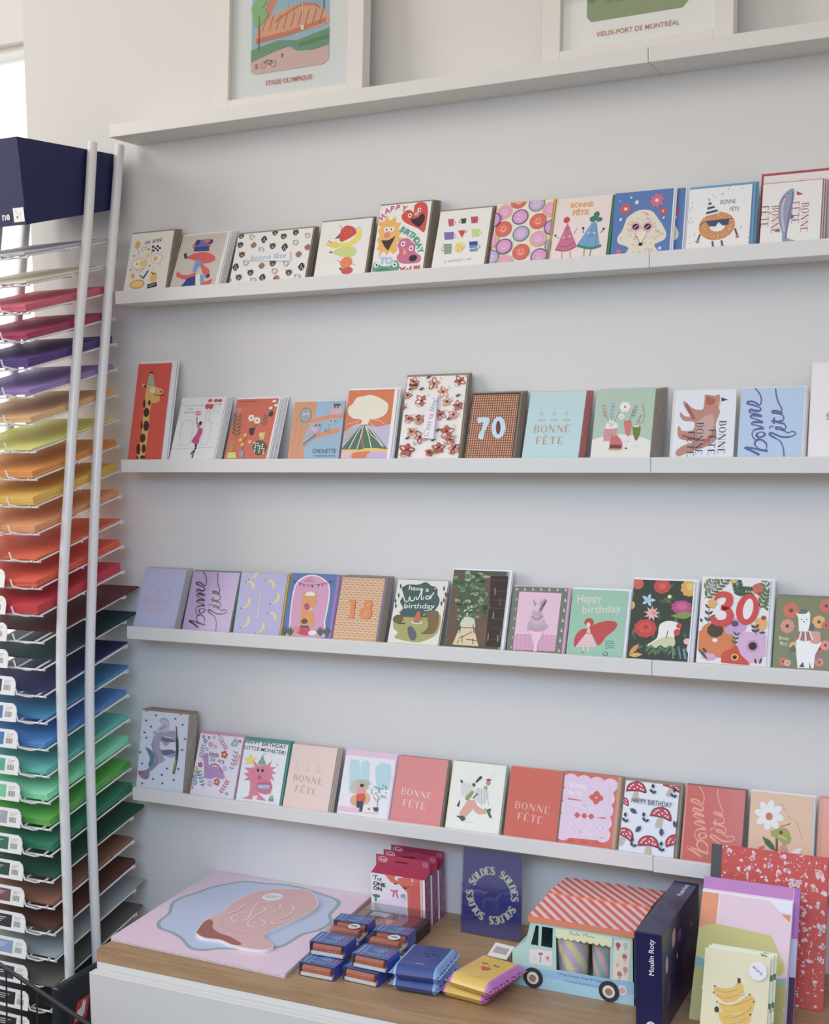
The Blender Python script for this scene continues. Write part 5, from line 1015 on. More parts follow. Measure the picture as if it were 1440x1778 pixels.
def port(A):
    x0, x1 = 45, 226
    A.mpoly([A.f(p) for p in [(x0, 40), (x1, 40), (x1, 306), (x1-10, 317), (x0+8, 318), (x0, 308)]], '9ABCD0')
    A.poly([(x0, 180), (x0+60, 120), (x0+110, 170), (x1, 140), (x1, 230), (x0, 240)], 'D9B48A')
    A.mpoly([A.f(p) for p in [(x0, 235), (x0+70, 225), (x1, 240), (x1, 306), (x1-10, 317), (x0+8, 318), (x0, 308)]], '5A7E42')
    A.poly([(x0+90, 235), (x0+130, 235), (x0+150, 292), (x0+120, 288)], 'DCDCD8')
    rn = random.Random(3)
    for i in range(26): A.el(x0+8+rn.random()*75, 252+rn.random()*34, 7, 6, '3F6440' if i % 2 else '4F7450', n=8); A.lay -= 1
    A.nx(); [A.ln([(x0+25+i*9, 280), (x0+30+i*9, 272), (x0+36+i*9, 281)], 2, 'C8D4C0') for i in range(6)]
    for x in (163, 195): A.el(x, 280, 10, 9, '3F6440'); A.el(x+8, 275, 8, 7, '4A6E48')
    A.tx('VIEUX-PORT DE MONTRÉAL', 137, 340, 11, 'A8483E', .012, 0, 148)
framed(.952, .338, .432, F1, port, 'white framed print with a green lawn captioned VIEUX-PORT DE MONTRÉAL')
# ------------------------------------------------------------------ paper rack
TL_ = lambda i: 1.143-(i-12)*.0545        # height of tray i at its rear end
XR, XL = -.030, -.250
pole_f = [(1.935, -.111), (1.756, -.137), (1.516, -.181), (1.28, -.217), (1.047, -.251), (.872, -.268), (.70, -.273), (.39, -.276), (.21, -.278), (-.36, -.279)]
pole_r = [(1.945, -.022), (1.704, -.0635), (1.495, -.0997), (1.277, -.134), (1.036, -.1626), (.796, -.185), (.55, -.193), (.30, -.1935), (.20, -.193), (-.36, -.193)]
rack = empty('display_rack', (-.14, -.19, 0), 'tall white wire rack of coloured paper trays against the wall at left', 'display rack')
def rel(p): return (p[0]+.14, p[1]+.19, p[2]+ZO)
for x in (XR+.0125, XL-.0125):
    for pl in (pole_f, pole_r):
        zy = sorted(pl)
        pts = [(y-.0145, zz) for zz, y in zy]; pts = smooth(pts, 5)
        m = MB(); m.tube([rel((x, y, zz)) for y, zz in pts], .0102, 14)
        link('pole', m.mesh('pole', METALW), rack)
m = MB()
for x in (XR+.0125, XL-.0125): m.box(x+.14-.02, -.10-.05, .006, x+.14+.02, .14+.03, .034)
m.box(XL+.14-.03, -.15, .012, XR+.14+.03, -.11, .03); m.box(XL+.14-.03, .13, .012, XR+.14+.03, .17, .03)
bev(link('base', m.mesh('base', METALW), rack), .003)
# header box
def head(x, y, zz): return rel((x, y, zz))
m = MB(); XH = XR+.0015
prof = [(-.3367, 1.9105), (-.3194, 1.7447), (-.0597, 1.8072), (-.0435, 1.9268)]
n = 4; xs = (XL, XH)
m.add([rel((x, y, zz)) for x in xs for y, zz in prof], [(0, 1, 2, 3), (7, 6, 5, 4), (0, 4, 5, 1), (1, 5, 6, 2), (2, 6, 7, 3)])
ib = [(-.330, 1.9105), (-.314, 1.753), (-.065, 1.813), (-.050, 1.926)]
m.add([rel((x, y, zz)) for x in (XL+.004, XH-.004) for y, zz in ib], [(3, 2, 1, 0), (4, 5, 6, 7), (1, 5, 4, 0), (2, 6, 5, 1), (3, 7, 6, 2)])
m.add([rel((XL, prof[0][0], prof[0][1])), rel((XH, prof[0][0], prof[0][1])), rel((XH-.004, ib[0][0], ib[0][1])), rel((XL+.004, ib[0][0], ib[0][1]))], [(0, 1, 2, 3)])
m.add([rel((XH, *prof[0])), rel((XH, *prof[3])), rel((XH-.004, *ib[3])), rel((XH-.004, *ib[0]))], [(0, 1, 2, 3)])
m.add([rel((XL, *prof[0])), rel((XL, *prof[3])), rel((XL+.004, *ib[3])), rel((XL+.004, *ib[0]))], [(0, 1, 2, 3)])
hb = link('header_box', m.mesh('header_box', mat('navy_card', (.008, .011, .088, 1), .6, coat=0, bump=.03, scale=40)), rack)
def on_front(u, v, d):       # u from right edge leftwards, v up along the front face
    y = prof[1][0]+(prof[0][0]-prof[1][0])*v/.1658; return rel((XH-u, y-.0012-d, prof[1][1]+v))
m = MB(); A = Art(.027, .027, ((0, 0), (100, 0), (100, 100), (0, 100)))
A.rc(0, 0, 100, 100, 'DCDAD6'); A.rc(20, 18, 34, 26, '8A8488'); A.rc(24, 36, 44, 42, 'B0A8A4'); A.el(36, 66, 9, 10, '3A3A40'); A.rc(50, 30, 82, 36, 'BDB6B0'); A.rc(50, 46, 78, 52, 'BDB6B0')
A.into(m, lambda u, v, d: on_front(.029-u, .006+v, d)); link('price_sticker', m.mesh('price_sticker', GLOSSP), hb)
m = MB(); A = Art(.036, .018, ((0, 0), (200, 0), (200, 100), (0, 100))); A.tx('ne', 100, 50, 62, 'E8E8EC', .03)
A.into(m, lambda u, v, d: on_front(.066-u, .008+v, d)); link('lettering', m.mesh('lettering', PAPER), hb)

# one wire tray, origin at the rear right end of its side rod; slopes down to the front
TD = .262; TS = .0585
def tray_mesh():
    m = MB(); r = .0021
    P = lambda x, t, up=0: (x, -TD*t, -TS*t+up)
    for x in (0, -.066, -.11, -.154, XL-XR): m.tube([P(x, 0), P(x, 1)], r, 6)
    for x in (-.018, XL-XR+.018): m.tube([P(x, 0), P(x, 1)], r, 6)
    for t in (.02, .5, .985): m.tube([P(.002, t, -.003), P(XL-XR-.002, t, -.003)], r, 6)
    for x in (.0, XL-XR): m.tube([P(x, 0, 0), (x, .0035, 0), (x, .0035, -.0055)], r*1.1, 6)
    m.tube([P(-.03, 1, -.003), (-.034, -TD-.010, -TS-.001), (-.055, -TD-.016, -TS+.004), (-.06, -TD-.016, -TS+.018)], r*.9, 6)
    return m.mesh('wire_tray', METALW)
TM = tray_mesh()
def lab_mesh(sw):
    W, H = .112, .037; m = MB()
    m.prism([(0, 0), (W, 0), (W, H*.62), (W-.004, H*.86), (W-.012, H), (0, H)], 0, .0016, lambda u, v, a: (u, a, v), 'DFE0E3')
    A = Art(W, H, ((0, 0), (112, 0), (112, 37), (0, 37)))
    A.rc(4, 6, 76, 31, sw)
    for i in range(3): A.rc(14, 12+i*4, 60-i*6, 13.2+i*4, 'D0D4DA')
    A.rc(78, 6, 106, 31, 'E6E4E0'); [A.rc(82, 8+i*2.6, 102-i*3, 9+i*2.6, '9A98A0') for i in range(3)]
    w = [1, .5, 1.4, .6, .8, 1.5, .5, 1, .7, 1.3]; x = 82
    for q in w: A.rc(x, 17, x+q, 28, '4A4650'); A.lay -= 1; x += q+.9
    A.nx(); A.into(m, lambda u, v, d: (u, -d, v)); return m.mesh('price_label', SATIN)
PL = [  # colour, stack height, label, shift back, side overhang, swatch
 ('C9C6D4', .005, 'pale lilac-grey', 0, 0, 'B9B6CC'), ('E2DCC4', .004, 'cream', 0, 0, 'D8D0B0'), ('D9637C', .013, 'coral pink', 0, 0, 'C8506A'), ('B43468', .012, 'magenta', 0, 0, '9A2A58'),
 ('5B3F8C', .016, 'dark violet', 0, 0, '4A3078'), ('9E82C4', .010, 'light violet', 0, 0, '8A70B0'), ('E6B878', .011, 'tan', 0, 0, 'C89A60'), ('D6DC70', .004, 'lime yellow', 0, 0, 'B8BE50'),
 ('EE9A34', .013, 'bright orange', 0, 0, 'D88020'), ('F2C33C', .017, 'golden yellow', 0, 0, 'D8A820'), ('F0A266', .013, 'light orange', 0, 0, 'D88A50'), ('E2602C', .004, 'burnt orange', 0, 0, 'C04A20'),
 ('EC5A34', .014, 'orange-red', 0, 0, 'C84828'), ('CE2B3C', .018, 'crimson', 0, 0, 'A02030'), ('5E1A28', .003, 'maroon', .052, .006, '4A1420'), ('17414C', .003, 'dark teal', .045, .006, '103038'),
 ('262C66', .003, 'navy blue', .012, .001, '1E2250'), ('2F86B8', .006, 'turquoise blue', .012, .001, '2470A0'), ('3E86CC', .009, 'sky blue', .004, .0, '3070B0'), ('4CB8A8', .009, 'sea green', .004, 0, '40A090'),
 ('7FDCAE', .015, 'mint green', .006, 0, '5FBC90'), ('52B03A', .015, 'grass green', .010, 0, '9A98A8'), ('1F8462', .016, 'emerald green', .014, 0, '186A50'), ('10503A', .007, 'bottle green', .045, .006, '0E4434'),
 ('8C5A40', .007, 'brown', .006, .002, '6A4A48'), ('5A2E24', .011, 'chocolate brown', .010, .002, '2A2430'), ('8E9A9E', .004, 'light grey', .040, .004, '7A94BC'), ('5A5854', .004, 'dark grey', .030, .004, '2A3048'), ('1A1C20', .003, 'black', .01, 0, '15171B'), ('15161A', .004, 'jet black', .0, 0, '101216')]
rs = random.Random(11)
for i, (c, h, nm, sb, ov, sw) in enumerate(PL, 1):
    zr = TL_(i)
    t = link('wire_tray', TM, rack, rel((XR, -.060, zr)))
    l = link('price_label', lab_mesh(sw), t, (-.172-(.045 if i < 13 else .016 if i < 17 else 0), -TD-.0185, -TS+.001)); l.rotation_euler = (-R(12), 0, 0)
    # stack of sheets
    m = MB(); k = max(1, min(6, int(h/.0024))); x0, x1 = XL-XR+.006, -.0025+ov; L = .268 if sb < .03 else (.302 if i > 20 else .272)
    a = math.atan2(TS, TD)
    for j in range(k):
        u = h/k; dx, dy = (rs.uniform(-.0016, .0006) for _ in 'ab') if k > 1 else (0, 0)
        y1 = -.002+sb+dy; y0 = y1-L
        m.box(x0+dx, y0, j*u, x1+dx, y1, (j+1)*u-.00025)
    s = link('paper_stack', m.mesh('paper_stack', paper(c)), None, (XR, -.060, z(zr)+.0027))
    s.rotation_euler = (a, 0, 0)
    bev(s, .0003, 1)
    tag(s, ('thin stack' if h < .0065 else 'thick stack')+' of '+nm+' paper in the rack, '+('just below the header box' if i == 1 else 'one tray under the '+PL[i-2][2]), 'paper', 'coloured paper stacks in the wire rack')

# ------------------------------------------------------------------ counter
ZC = .366
CX0, CY0 = .168, -.427
cab = empty('cabinet', (1.3, -.2, 0), 'long low white cabinet under the oak top', 'cabinet')
m = MB(); m.box(CX0-1.3, CY0+.2, .0, 3.1-1.3, .199, z(ZC-.0245)); bev(link('body', m.mesh('body', CABW), cab), .001)
for i in range(3):
    x0 = CX0-.002+i*.60
    m = MB(); m.box(x0-1.3, CY0-.0205+.2, z(ZC-.037-.36), x0+.597-1.3, CY0-.0015+.2, z(ZC-.037))
    bev(link('drawer', m.mesh('drawer', CABW), cab), .0015)
m = MB(); m.box(CX0, CY0, z(ZC-.0242), 3.1, -.001, z(ZC))
wt = bev(link('worktop', m.mesh('worktop', WOOD)), .0012); tag(wt, 'oak wood top on the white cabinet, goods displayed on it', 'worktop')

# navy toy box with rabbit badge beside the rack, on a dark crate
m = MB(); m.box(.006, -.40, 0, .158, -.18, .448); m.box(.01, -.402, .05, .145, -.3999, .40)
bev(tag(link('storage_crate', m.mesh('storage_crate', BLACKM)), 'black storage crate on the floor under the navy rabbit box', 'crate'), .005)
t = empty('toy_box', (.0235, -.40, .449), 'dark navy box with a white rabbit on a red square, between rack and cabinet', 'box')
m = MB(); m.box(0, .004, 0, .0215, .17, .204)
bev(link('carton', m.mesh('carton', mat('navy_black_card', (.014, .018, .032, 1), .4, coat=.1, bump=.02)), t), .006, 3)
A = Art(.150, .190, ((0, 0), (150, 0), (150, 190), (0, 190)))
A.poly([(52, 42), (90, 40), (76, 84), (36, 82)], 'C0202A')
A.poly([(46, 78), (44, 70), (52, 60), (60, 58), (66, 52), (68, 42), (72, 50), (78, 44), (76, 54), (74, 60), (72, 68), (68, 74), (58, 78), (54, 76)], 'E0E0EA', 2)
m = MB(); A.into(m, lambda u, v, d: (.0218+d, .004+u, v+.008)); link('badge', m.mesh('badge', SATIN), t)
# black wire basket in the foreground, on the floor
t = empty('wire_basket', (.10, -.62, 0), 'black wire basket in the bottom left foreground, in front of the paper rack', 'basket')
m = MB(); zt = ZO+.355
A0 = Vector((.03, -.534, zt)); B0 = Vector((.40, -.682, zt)); d = (B0-A0).normalized(); nn = Vector((d.y, -d.x, 0)); A0 = A0-d*.16
c = [A0, B0, B0+nn*.34, A0+nn*.34]
org = Vector((.10, -.62, 0))
def loop(zz, sh, r): m.tube([tuple(p+(sum(c, Vector())/4-p)*sh-org+Vector((0, 0, zz-zt))) for p in c], r, 8, None, True)
loop(zt, 0, .0042); loop(zt-.16, .06, .0022); loop(zt-.32, .12, .0022); loop(.004, .18, .004)
ctr = sum(c, Vector())/4
for e in range(4):
    for k in range(9):
        p = c[e].lerp(c[(e+1) % 4], k/9); q = p+(ctr-p)*.18; q = Vector((q.x, q.y, .004)); m.tube([tuple(p-org), tuple(q-org)], .0016, 6)
link('wires', m.mesh('wires', BLACKM), t)
# ------------------------------------------------------------------ large pink posters with a boot cut-out
ZT = z(ZC)
PQ = [(.169, -.385), (.143, -.004), (.531, -.003), (.565, -.397)]
blob = [(.203, -.067), (.237, -.027), (.29, -.018), (.325, -.008), (.377, -.010), (.427, -.024), (.472, -.038), (.495, -.061), (.507, -.12), (.527, -.15), (.527, -.193), (.506, -.229), (.502, -.282), (.484, -.31), (.436, -.335), (.398, -.347), (.372, -.366), (.342, -.368), (.3, -.338), (.265, -.321), (.227, -.311), (.205, -.282), (.198, -.24), (.172, -.194), (.170, -.154), (.183, -.122), (.19, -.092)]
blob = [(x, y-.004) for x, y in blob]
for j in range(4):
    dx, dy = [(0, 0), (-.001, .001), (.001, -.001), (0, .0005)][j]
    m = MB(); q = [(x+dx-.169, y+dy+.385) for x, y in PQ]
    z0 = .0004+j*.0021
    m.prism(q, 0, .0011, lambda u, v, a: (u, v, a), 'DCC0D4' if j == 3 else 'E2D6E2')
    if j == 3:
        A = Art(.5, .5, ((0, 0), (.5, 0), (.5, .5), (0, .5))); A.q = ((0, .5), (.5, .5), (.5, 0), (0, 0))
        s_ = [(x-.169+.05, y+.385+.05) for x, y in smooth(blob+[blob[0]], 4)[:-1]]
        cx, cy = sum(p[0] for p in s_)/len(s_), sum(p[1] for p in s_)/len(s_)
        A.mpoly(s_, '86A3A6'); A.mpoly([(cx+(x-cx)*.955, cy+(y-cy)*.955) for x, y in s_], 'B3BFDC')
        A.into(m, lambda u, v, d: (u-.05, v-.05, .0011+d), 1e-4)
    o = link('poster', m.mesh('poster', SATIN), None, (.169, -.385, ZT+z0))
    tag(o, 'large pink poster with a pale blue wavy patch, boot cut-out on top' if j == 3 else 'pink poster under the wavy-patch one, only its edge showing', 'poster', 'stack of large pink posters on the oak top')
boot = [(.303, -.096), (.329, -.058), (.391, -.035), (.424, -.051), (.459, -.091), (.467, -.133), (.456, -.205), (.444, -.274), (.487, -.307), (.485, -.332), (.456, -.34), (.414, -.338), (.38, -.327), (.347, -.331), (.318, -.317), (.3, -.271), (.297, -.24), (.304, -.208), (.295, -.16), (.297, -.117)]
def L2(pts, k=3): return smooth(pts+[pts[0]], k)[:-1]
t = empty('boot_cutout', (.38, -.2, ZT+.0082), 'dusty pink cowboy boot shaped card lying on the poster', 'boot card')
m = MB(); bp = [(x-.38, y+.2) for x, y in L2(boot)]
m.prism(bp, 0, .0055, lambda u, v, a: (u, v, a), 'D9D2D0')
A = Art(.4, .4, ((0, .4), (.4, .4), (.4, 0), (0, 0)))
A.mpoly([(u*.98+.2, v*.98+.2) for u, v in bp], 'D0A6A8')
def bt(pts): return [(x-.38+.2, y+.2+.2) for x, y in pts]
A.mpoly(smooth(bt([(.318, -.316), (.302, -.271), (.304, -.250), (.32, -.262), (.335, -.285), (.361, -.300), (.393, -.308), (.430, -.328), (.414, -.336), (.38, -.325), (.347, -.329), (.318, -.316)]), 3)[:-1], 'A05F54')
A.ln(bt([(.325, -.24), (.35, -.27), (.39, -.285), (.43, -.28)]), .002, 'C4999C', 3)
A.ln(bt([(.305, -.12), (.34, -.10), (.40, -.09), (.45, -.11)]), .002, 'D9B8BA', 3)
for p in ([(.352, -.19), (.340, -.205), (.340, -.228), (.358, -.243), (.372, -.228), (.368, -.205), (.356, -.18), (.346, -.141), (.362, -.13)], [(.369, -.155), (.38, -.17), (.378, -.205), (.384, -.238), (.40, -.252), (.417, -.243), (.413, -.22), (.395, -.212)], [(.40, -.18), (.402, -.15), (.392, -.13)], [(.43, -.2), (.437, -.17), (.43, -.14), (.415, -.125)], [(.42, -.21), (.433, -.222), (.446, -.21)], [(.325, -.16), (.33, -.19), (.322, -.215)]):
    A.ln(bt(p), .0042, 'DDC2C4', 4)
A.into(m, lambda u, v, d: (u-.2, v-.2, .0055+d), 1e-4)
link('boot', m.mesh('boot', PAPER), t)
m = MB(); A = Art(.05, .05, ((0, .05), (.05, .05), (.05, 0), (0, 0)))
A.el(.025, .025, .0215, .0215, 'DAD8DE', 0, 28)
for k in range(4): A.ln([(.012, .031-k*.004), (.020, .030-k*.004), (.030, .032-k*.004), (.038, .030-k*.004)][:4-(k % 2)], .0008, '5A5660', 2)
A.into(m, lambda u, v, d: (u-.025, v-.025, .0058+d)); st = link('round_sticker', m.mesh('round_sticker', PAPER), t, (.3545-.38, -.10+.2, 0))

# ------------------------------------------------------------------ clear toy packs with blue sleeves
def pack_parts(t, flip=0, tilt=0):
    w, dp, h = .070, .070, .0235
    m = MB(); m.box(0, 0, 0, w, dp, h); bev(link('clear_case', m.mesh('clear_case', CLEAR), t), .003, 3)
    m = MB(); m.box(.003, .002, .001, w-.003, dp-.002, .0055, 'DAD8D4'); m.box(.003, .002, .0055, w-.003, .0038, .0075, 'DAD8D4'); bev(link('tray', m.mesh('tray', SATIN), t), .0008)
    m = MB()
    for k in range(2):
        y = .011+k*.030
        m.prism([(y-.008+.006*0, .006), (y+.010, .006), (y+.011, .0150), (y+.006, .0200), (y-.004, .0200), (y-.0085, .0150)], .006, w-.007, lambda u, v, a: (a, u, v), 'BF5A38')
    rn = random.Random(3)
    for i in range(26):
        x, y = .010+rn.random()*.048, .002+rn.random()*.001; zz = .009+rn.random()*.009; m.box(x, y, zz, x+.0016, y+.0012, zz+.0011, 'E8B088')
    bev(link('toy', m.mesh('toy', SATIN), t), .002, 2)
    y0, y1 = (.004, .050) if not flip else (.032, .066)
    m = MB(); e = .0006; f = 'C'
    m.box(-e, y0, h, w+e, y1, h+e, '3A5E9C'); m.box(w, y0, 0, w+e, y1, h, '3048B0'); m.box(-e, y0, 0, 0, y1, h, '3A5EA0')
    A = Art(w, y1-y0, ((0, 0), (100, 0), (100, 66), (0, 66)))
    A.seg(22, 4, 22, 62, 1.6, 'A8C4E0'); A.seg(10, 8, 10, 56, 3, '9AB8DC'); A.seg(22, 46, 96, 46, 1.4, 'A8C4E0')
    for x, y, r in ((52, 24, 9), (68, 18, 7), (66, 32, 7)): A.ring(x, y, r, r, 1.6, '9AC0D8', '4066A4')
    A.rc(36, 18, 60, 30, '4F76AE'); A.rc(84, 12, 90, 40, 'C03A58'); A.seg(40, 54, 70, 54, 2, 'A8C4E0')
    A.into(m, lambda u, v, d: (u, y0+v, h+e+d)); link('sleeve', m.mesh('sleeve', GLOSSP), t)
    if flip:
        m = MB(); A = Art(.024, .024, ((0, .024), (.024, .024), (.024, 0), (0, 0))); A.el(.012, .012, .0115, .0115, 'D6D8DA', 0, 24); A.el(.012, .012, .009, .009, 'C2C8CC', 0, 24); A.ln([(.006, .012), (.010, .014), (.018, .0115)], .003, '2A2E34', 2)
        A.into(m, lambda u, v, d: (u, v, h+.0004+d)); link('round_sticker', m.mesh('round_sticker', PAPER), t, (.038, .004, 0))
PK = [(.582, -.378, 0, 0, 0, 'clear toy pack in blue sleeve, front left on the wood'), (.584, -.343, 1, 2, 0, 'clear toy pack in blue sleeve, upper left of the pile'), (.664, -.365, 0, -3, 0, 'clear toy pack in blue sleeve, front bottom next to the blue pouches'),
      (.680, -.360, 1, -2, 0, 'clear toy pack in blue sleeve, upper right of the pile'), (.577, -.300, 0, 3, 1, 'clear toy pack with blue sleeve, hidden back left at the bottom'), (.577, -.267, 1, 3, 1, 'clear toy pack with round sticker on top, back left'),
      (.670, -.288, 0, 4, 1, 'clear toy pack with blue sleeve, lower back right'), (.668, -.283, 1, 2, 1, 'clear toy pack with round sticker on top, back right')]
for x, y, up, rz, fl, lb in PK:
    t = empty('toy_pack', (x, y, ZT+.0006+up*.0252), lb, 'toy pack', 'clear toy packs with blue sleeves'); t.rotation_euler = (0, 0, R(rz)); pack_parts(t, fl)
# flat box with clear lid behind them
t = empty('lidded_box', (.590, -.203, ZT+.0006), 'flat dark box with a clear plastic lid, in front of the crimson boxes', 'box')
m = MB(); m.box(0, 0, 0, .126, .095, .026); bev(link('tray', m.mesh('tray', mat('dark_card', (.03, .03, .045, 1), .4, bump=.02)), t), .0015)
m = MB(); m.box(.006, .006, .026, .120, .089, .027, '4A3040')
A = Art(.114, .083, ((0, 0), (114, 0), (114, 83), (0, 83))); A.poly([(20, 40), (55, 30), (75, 45), (72, 62), (18, 66)], 'C8704A', 3); A.rc(60, 5, 110, 50, '7A2038'); A.rc(4, 5, 40, 24, 'A89AA0'); A.poly([(10, 60), (90, 66), (96, 80), (10, 80)], 'C8806A')
A.into(m, lambda u, v, d: (.006+u, .006+v, .027+d)); link('contents', m.mesh('contents', SATIN), t)
m = MB(); m.box(-.001, -.001, .020, .127, .096, .041); bev(link('lid', m.mesh('lid', CLEAR), t), .003, 3)

# ------------------------------------------------------------------ three crimson hang-tab boxes
def tie_box():
    t = empty('hanging_box', (0, 0, 0), '', 'box', 'crimson hang tab boxes on the oak top')
    w, dp, h = .117, .024, .103; CR = 'A82048'
    m = MB(); m.box(0, 0, 0, w, dp, h-.004, 'B04A7A')
    m.add([(0, 0, h-.004), (w, 0, h-.004), (w, dp, h+.004), (0, dp, h+.004)], [(0, 1, 2, 3)], CR)
    m.add([(w, 0, h-.004), (w, dp, h-.004), (w, dp, h+.004)], [(0, 1, 2)], '8A2050'); m.add([(0, 0, h-.004), (0, dp, h-.004), (0, dp, h+.004)], [(0, 1, 2)], '8A2050')
    A = Art(w, h-.004, ((45, 540), (1000, 660), (1000, 1700), (60, 1580)))
    A.frac(0, 0, 1, 1, 'E2DDE4'); 
    A.poly([(290, 570), (470, 590), (520, 640), (640, 610), (960, 650), (960, 1690), (700, 1660), (690, 940), (640, 860), (560, 770), (480, 760), (400, 720)], 'D9614A'); A.poly([(720, 850), (900, 700), (930, 720), (930, 1690), (710, 1660)], 'CC5450')
    A.poly([(480, 590), (530, 600), (520, 700), (470, 660)], 'E0D4CC'); A.poly([(440, 750), (520, 740), (490, 785)], '5A2A2C'); A.poly([(590, 820), (690, 840), (650, 870)], '5A2A2C'); A.ln([(570, 770), (640, 815), (740, 800)], 12, '7A3A34', 3)
    A.poly([(915, 660), (950, 665), (950, 1690), (925, 1690)], 'E0B8A0'); A.poly([(770, 640), (795, 640), (795, 710), (775, 710)], 'E8D8D0')
    A.poly([(400, 880), (470, 900), (530, 880), (530, 915), (480, 930), (400, 915)], 'C84A86'); A.ln([(460, 920), (440, 1040)], 30, 'C84A86'); A.ln([(490, 920), (530, 1060)], 30, 'C84A86')
    A.poly([(570, 980), (640, 960), (660, 1000), (650, 1120), (590, 1100)], '8A96C0', 2); A.poly([(60, 1010), (130, 990), (210, 1020), (200, 1060), (150, 1070), (150, 1140), (110, 1140), (115, 1070)], '3A8050', 2)
    A.poly([(200, 1100), (640, 1040), (690, 1660), (60, 1570), (80, 1200)], 'DCC8DA', 0)
    A.ln([(75, 625), (110, 590), (170, 600)], 10, K, 3); A.ln([(140, 600), (115, 690)], 14, K); A.ln([(175, 650), (165, 695), (190, 690)], 12, K, 2); A.ln([(205, 690), (235, 670), (215, 660), (205, 700), (235, 715)], 10, K, 3)
    A.tx('ONE', 195, 780, 85, '2A2C34', .04, -2, 225); A.tx('ON', 165, 872, 85, '2A2C34', .04, -2, 155)
    A.into(m, lambda u, v, d: (u, -d, v))
    for k in range(3): 
        B = Art(dp, h-.004, ((0, 0), (24, 0), (24, 99), (0, 99)))
    B = Art(dp, h-.004, ((0, 0), (24, 0), (24, 99), (0, 99))); B.frac(0, 0, 1, 1, '8E2C6A')
    for x, y, r in ((8, 12, 4), (16, 28, 5), (9, 44, 4), (15, 60, 5), (8, 76, 5), (17, 90, 4)): B.el(x, y, r, r*1.4, 'B04A90')
    B.into(m, lambda u, v, d: (w+d, u, v)); link('carton', m.mesh('carton', GLOSSP), t)
    m = MB(); z0, z1 = h+.003, h+.026
    A = Art(w, z1-z0, ((130, 250), (1060, 360), (1060, 600), (130, 470)))
    for a0, a1, b0, b1 in ((0, .36, 0, 1), (.60, 1, 0, 1), (.36, .60, 0, .45), (.36, .60, .62, 1)):
        m.box(w*a0, dp-.0008, z0+(z1-z0)*b0, w*a1, dp, z0+(z1-z0)*b1, CR)
    A.ring(250, 352, 85, 58, 10, 'E0C8D0', 'A82048'); A.tx('fred', 250, 352, 50, 'E0C8D0', .03, 0, 105); A.fl(985, 440, 50, 'C87A98', 'A82048', 8)
    A.into(m, lambda u, v, d: (u, dp-.0008-d, z0+v)); link('hang_tab', m.mesh('hang_tab', GLOSSP), t)
    return t
tb = tie_box()
TBP = [(.587, -.105, 'front crimson box reading Tie ONE ON, with a pink bow picture'), (.588, -.074, 'middle of the three crimson boxes, its hang tab above the front one'), (.589, -.043, 'rearmost crimson box, tallest hang tab against the wall')]
for i, (x, y, lb) in enumerate(TBP):
    if i == 0: c = tb
    else:
        c = tb.copy(); COL.objects.link(c)
        for ch in list(tb.children): d = ch.copy(); COL.objects.link(d); d.parent = c
    c.location = (x, y, ZT+.0005); c['label'] = lb

# ------------------------------------------------------------------ SOLDES sign in an acrylic stand
t = empty('sign_holder', (.768, -.086, ZT+.0005), 'blue sign reading SOLDES in a ring, in a clear acrylic stand', 'sign'); t.rotation_euler = (-R(6), 0, R(-1))
W, H = .126, .166
m = MB(); m.box(0, 0, 0, W, .0012, H); m.box(0, .0024, 0, W, .0036, H); m.box(0, 0, 0, W, .0036, .0015); link('acrylic', m.mesh('acrylic', CLEAR), t)
m = MB(); m.box(.002, .040-.0378, .002, W-.002, .04-.0374, H-.002, '2A2C6A')
A = Art(W-.004, H-.004, ((1020, 68), (1385, 120), (1385, 640), (1020, 585))); A.frac(0, 0, 1, 1, '3E3A86')
c0 = A.f((1205, 367)); Rr = .0465; word = 'SOLDES'; n = 24
seq = ['SOLDES']*4; tot = 360/4; a = 200
for wd in range(4):
    for ci, ch in enumerate(word):
        an = 158-wd*90-ci*12.8-4; rad = R(an)
        # place a single letter: centre on the ring, baseline towards the centre
        X, Y = c0[0]+Rr*math.cos(rad), c0[1]+Rr*math.sin(rad)
        A2 = Art(A.W, A.H, ((0, A.H), (A.W, A.H), (A.W, 0), (0, 0))); A2.lay = A.lay
        didone(A2, ch, X, Y, .0100, .0140, 'D6D2B0', an-90, thin=.13, thick=.34); A.items += A2.items
A.into(m, lambda u, v, d: (.002+u, .0022-d, .002+v)); link('sheet', m.mesh('sheet', SATIN), t)

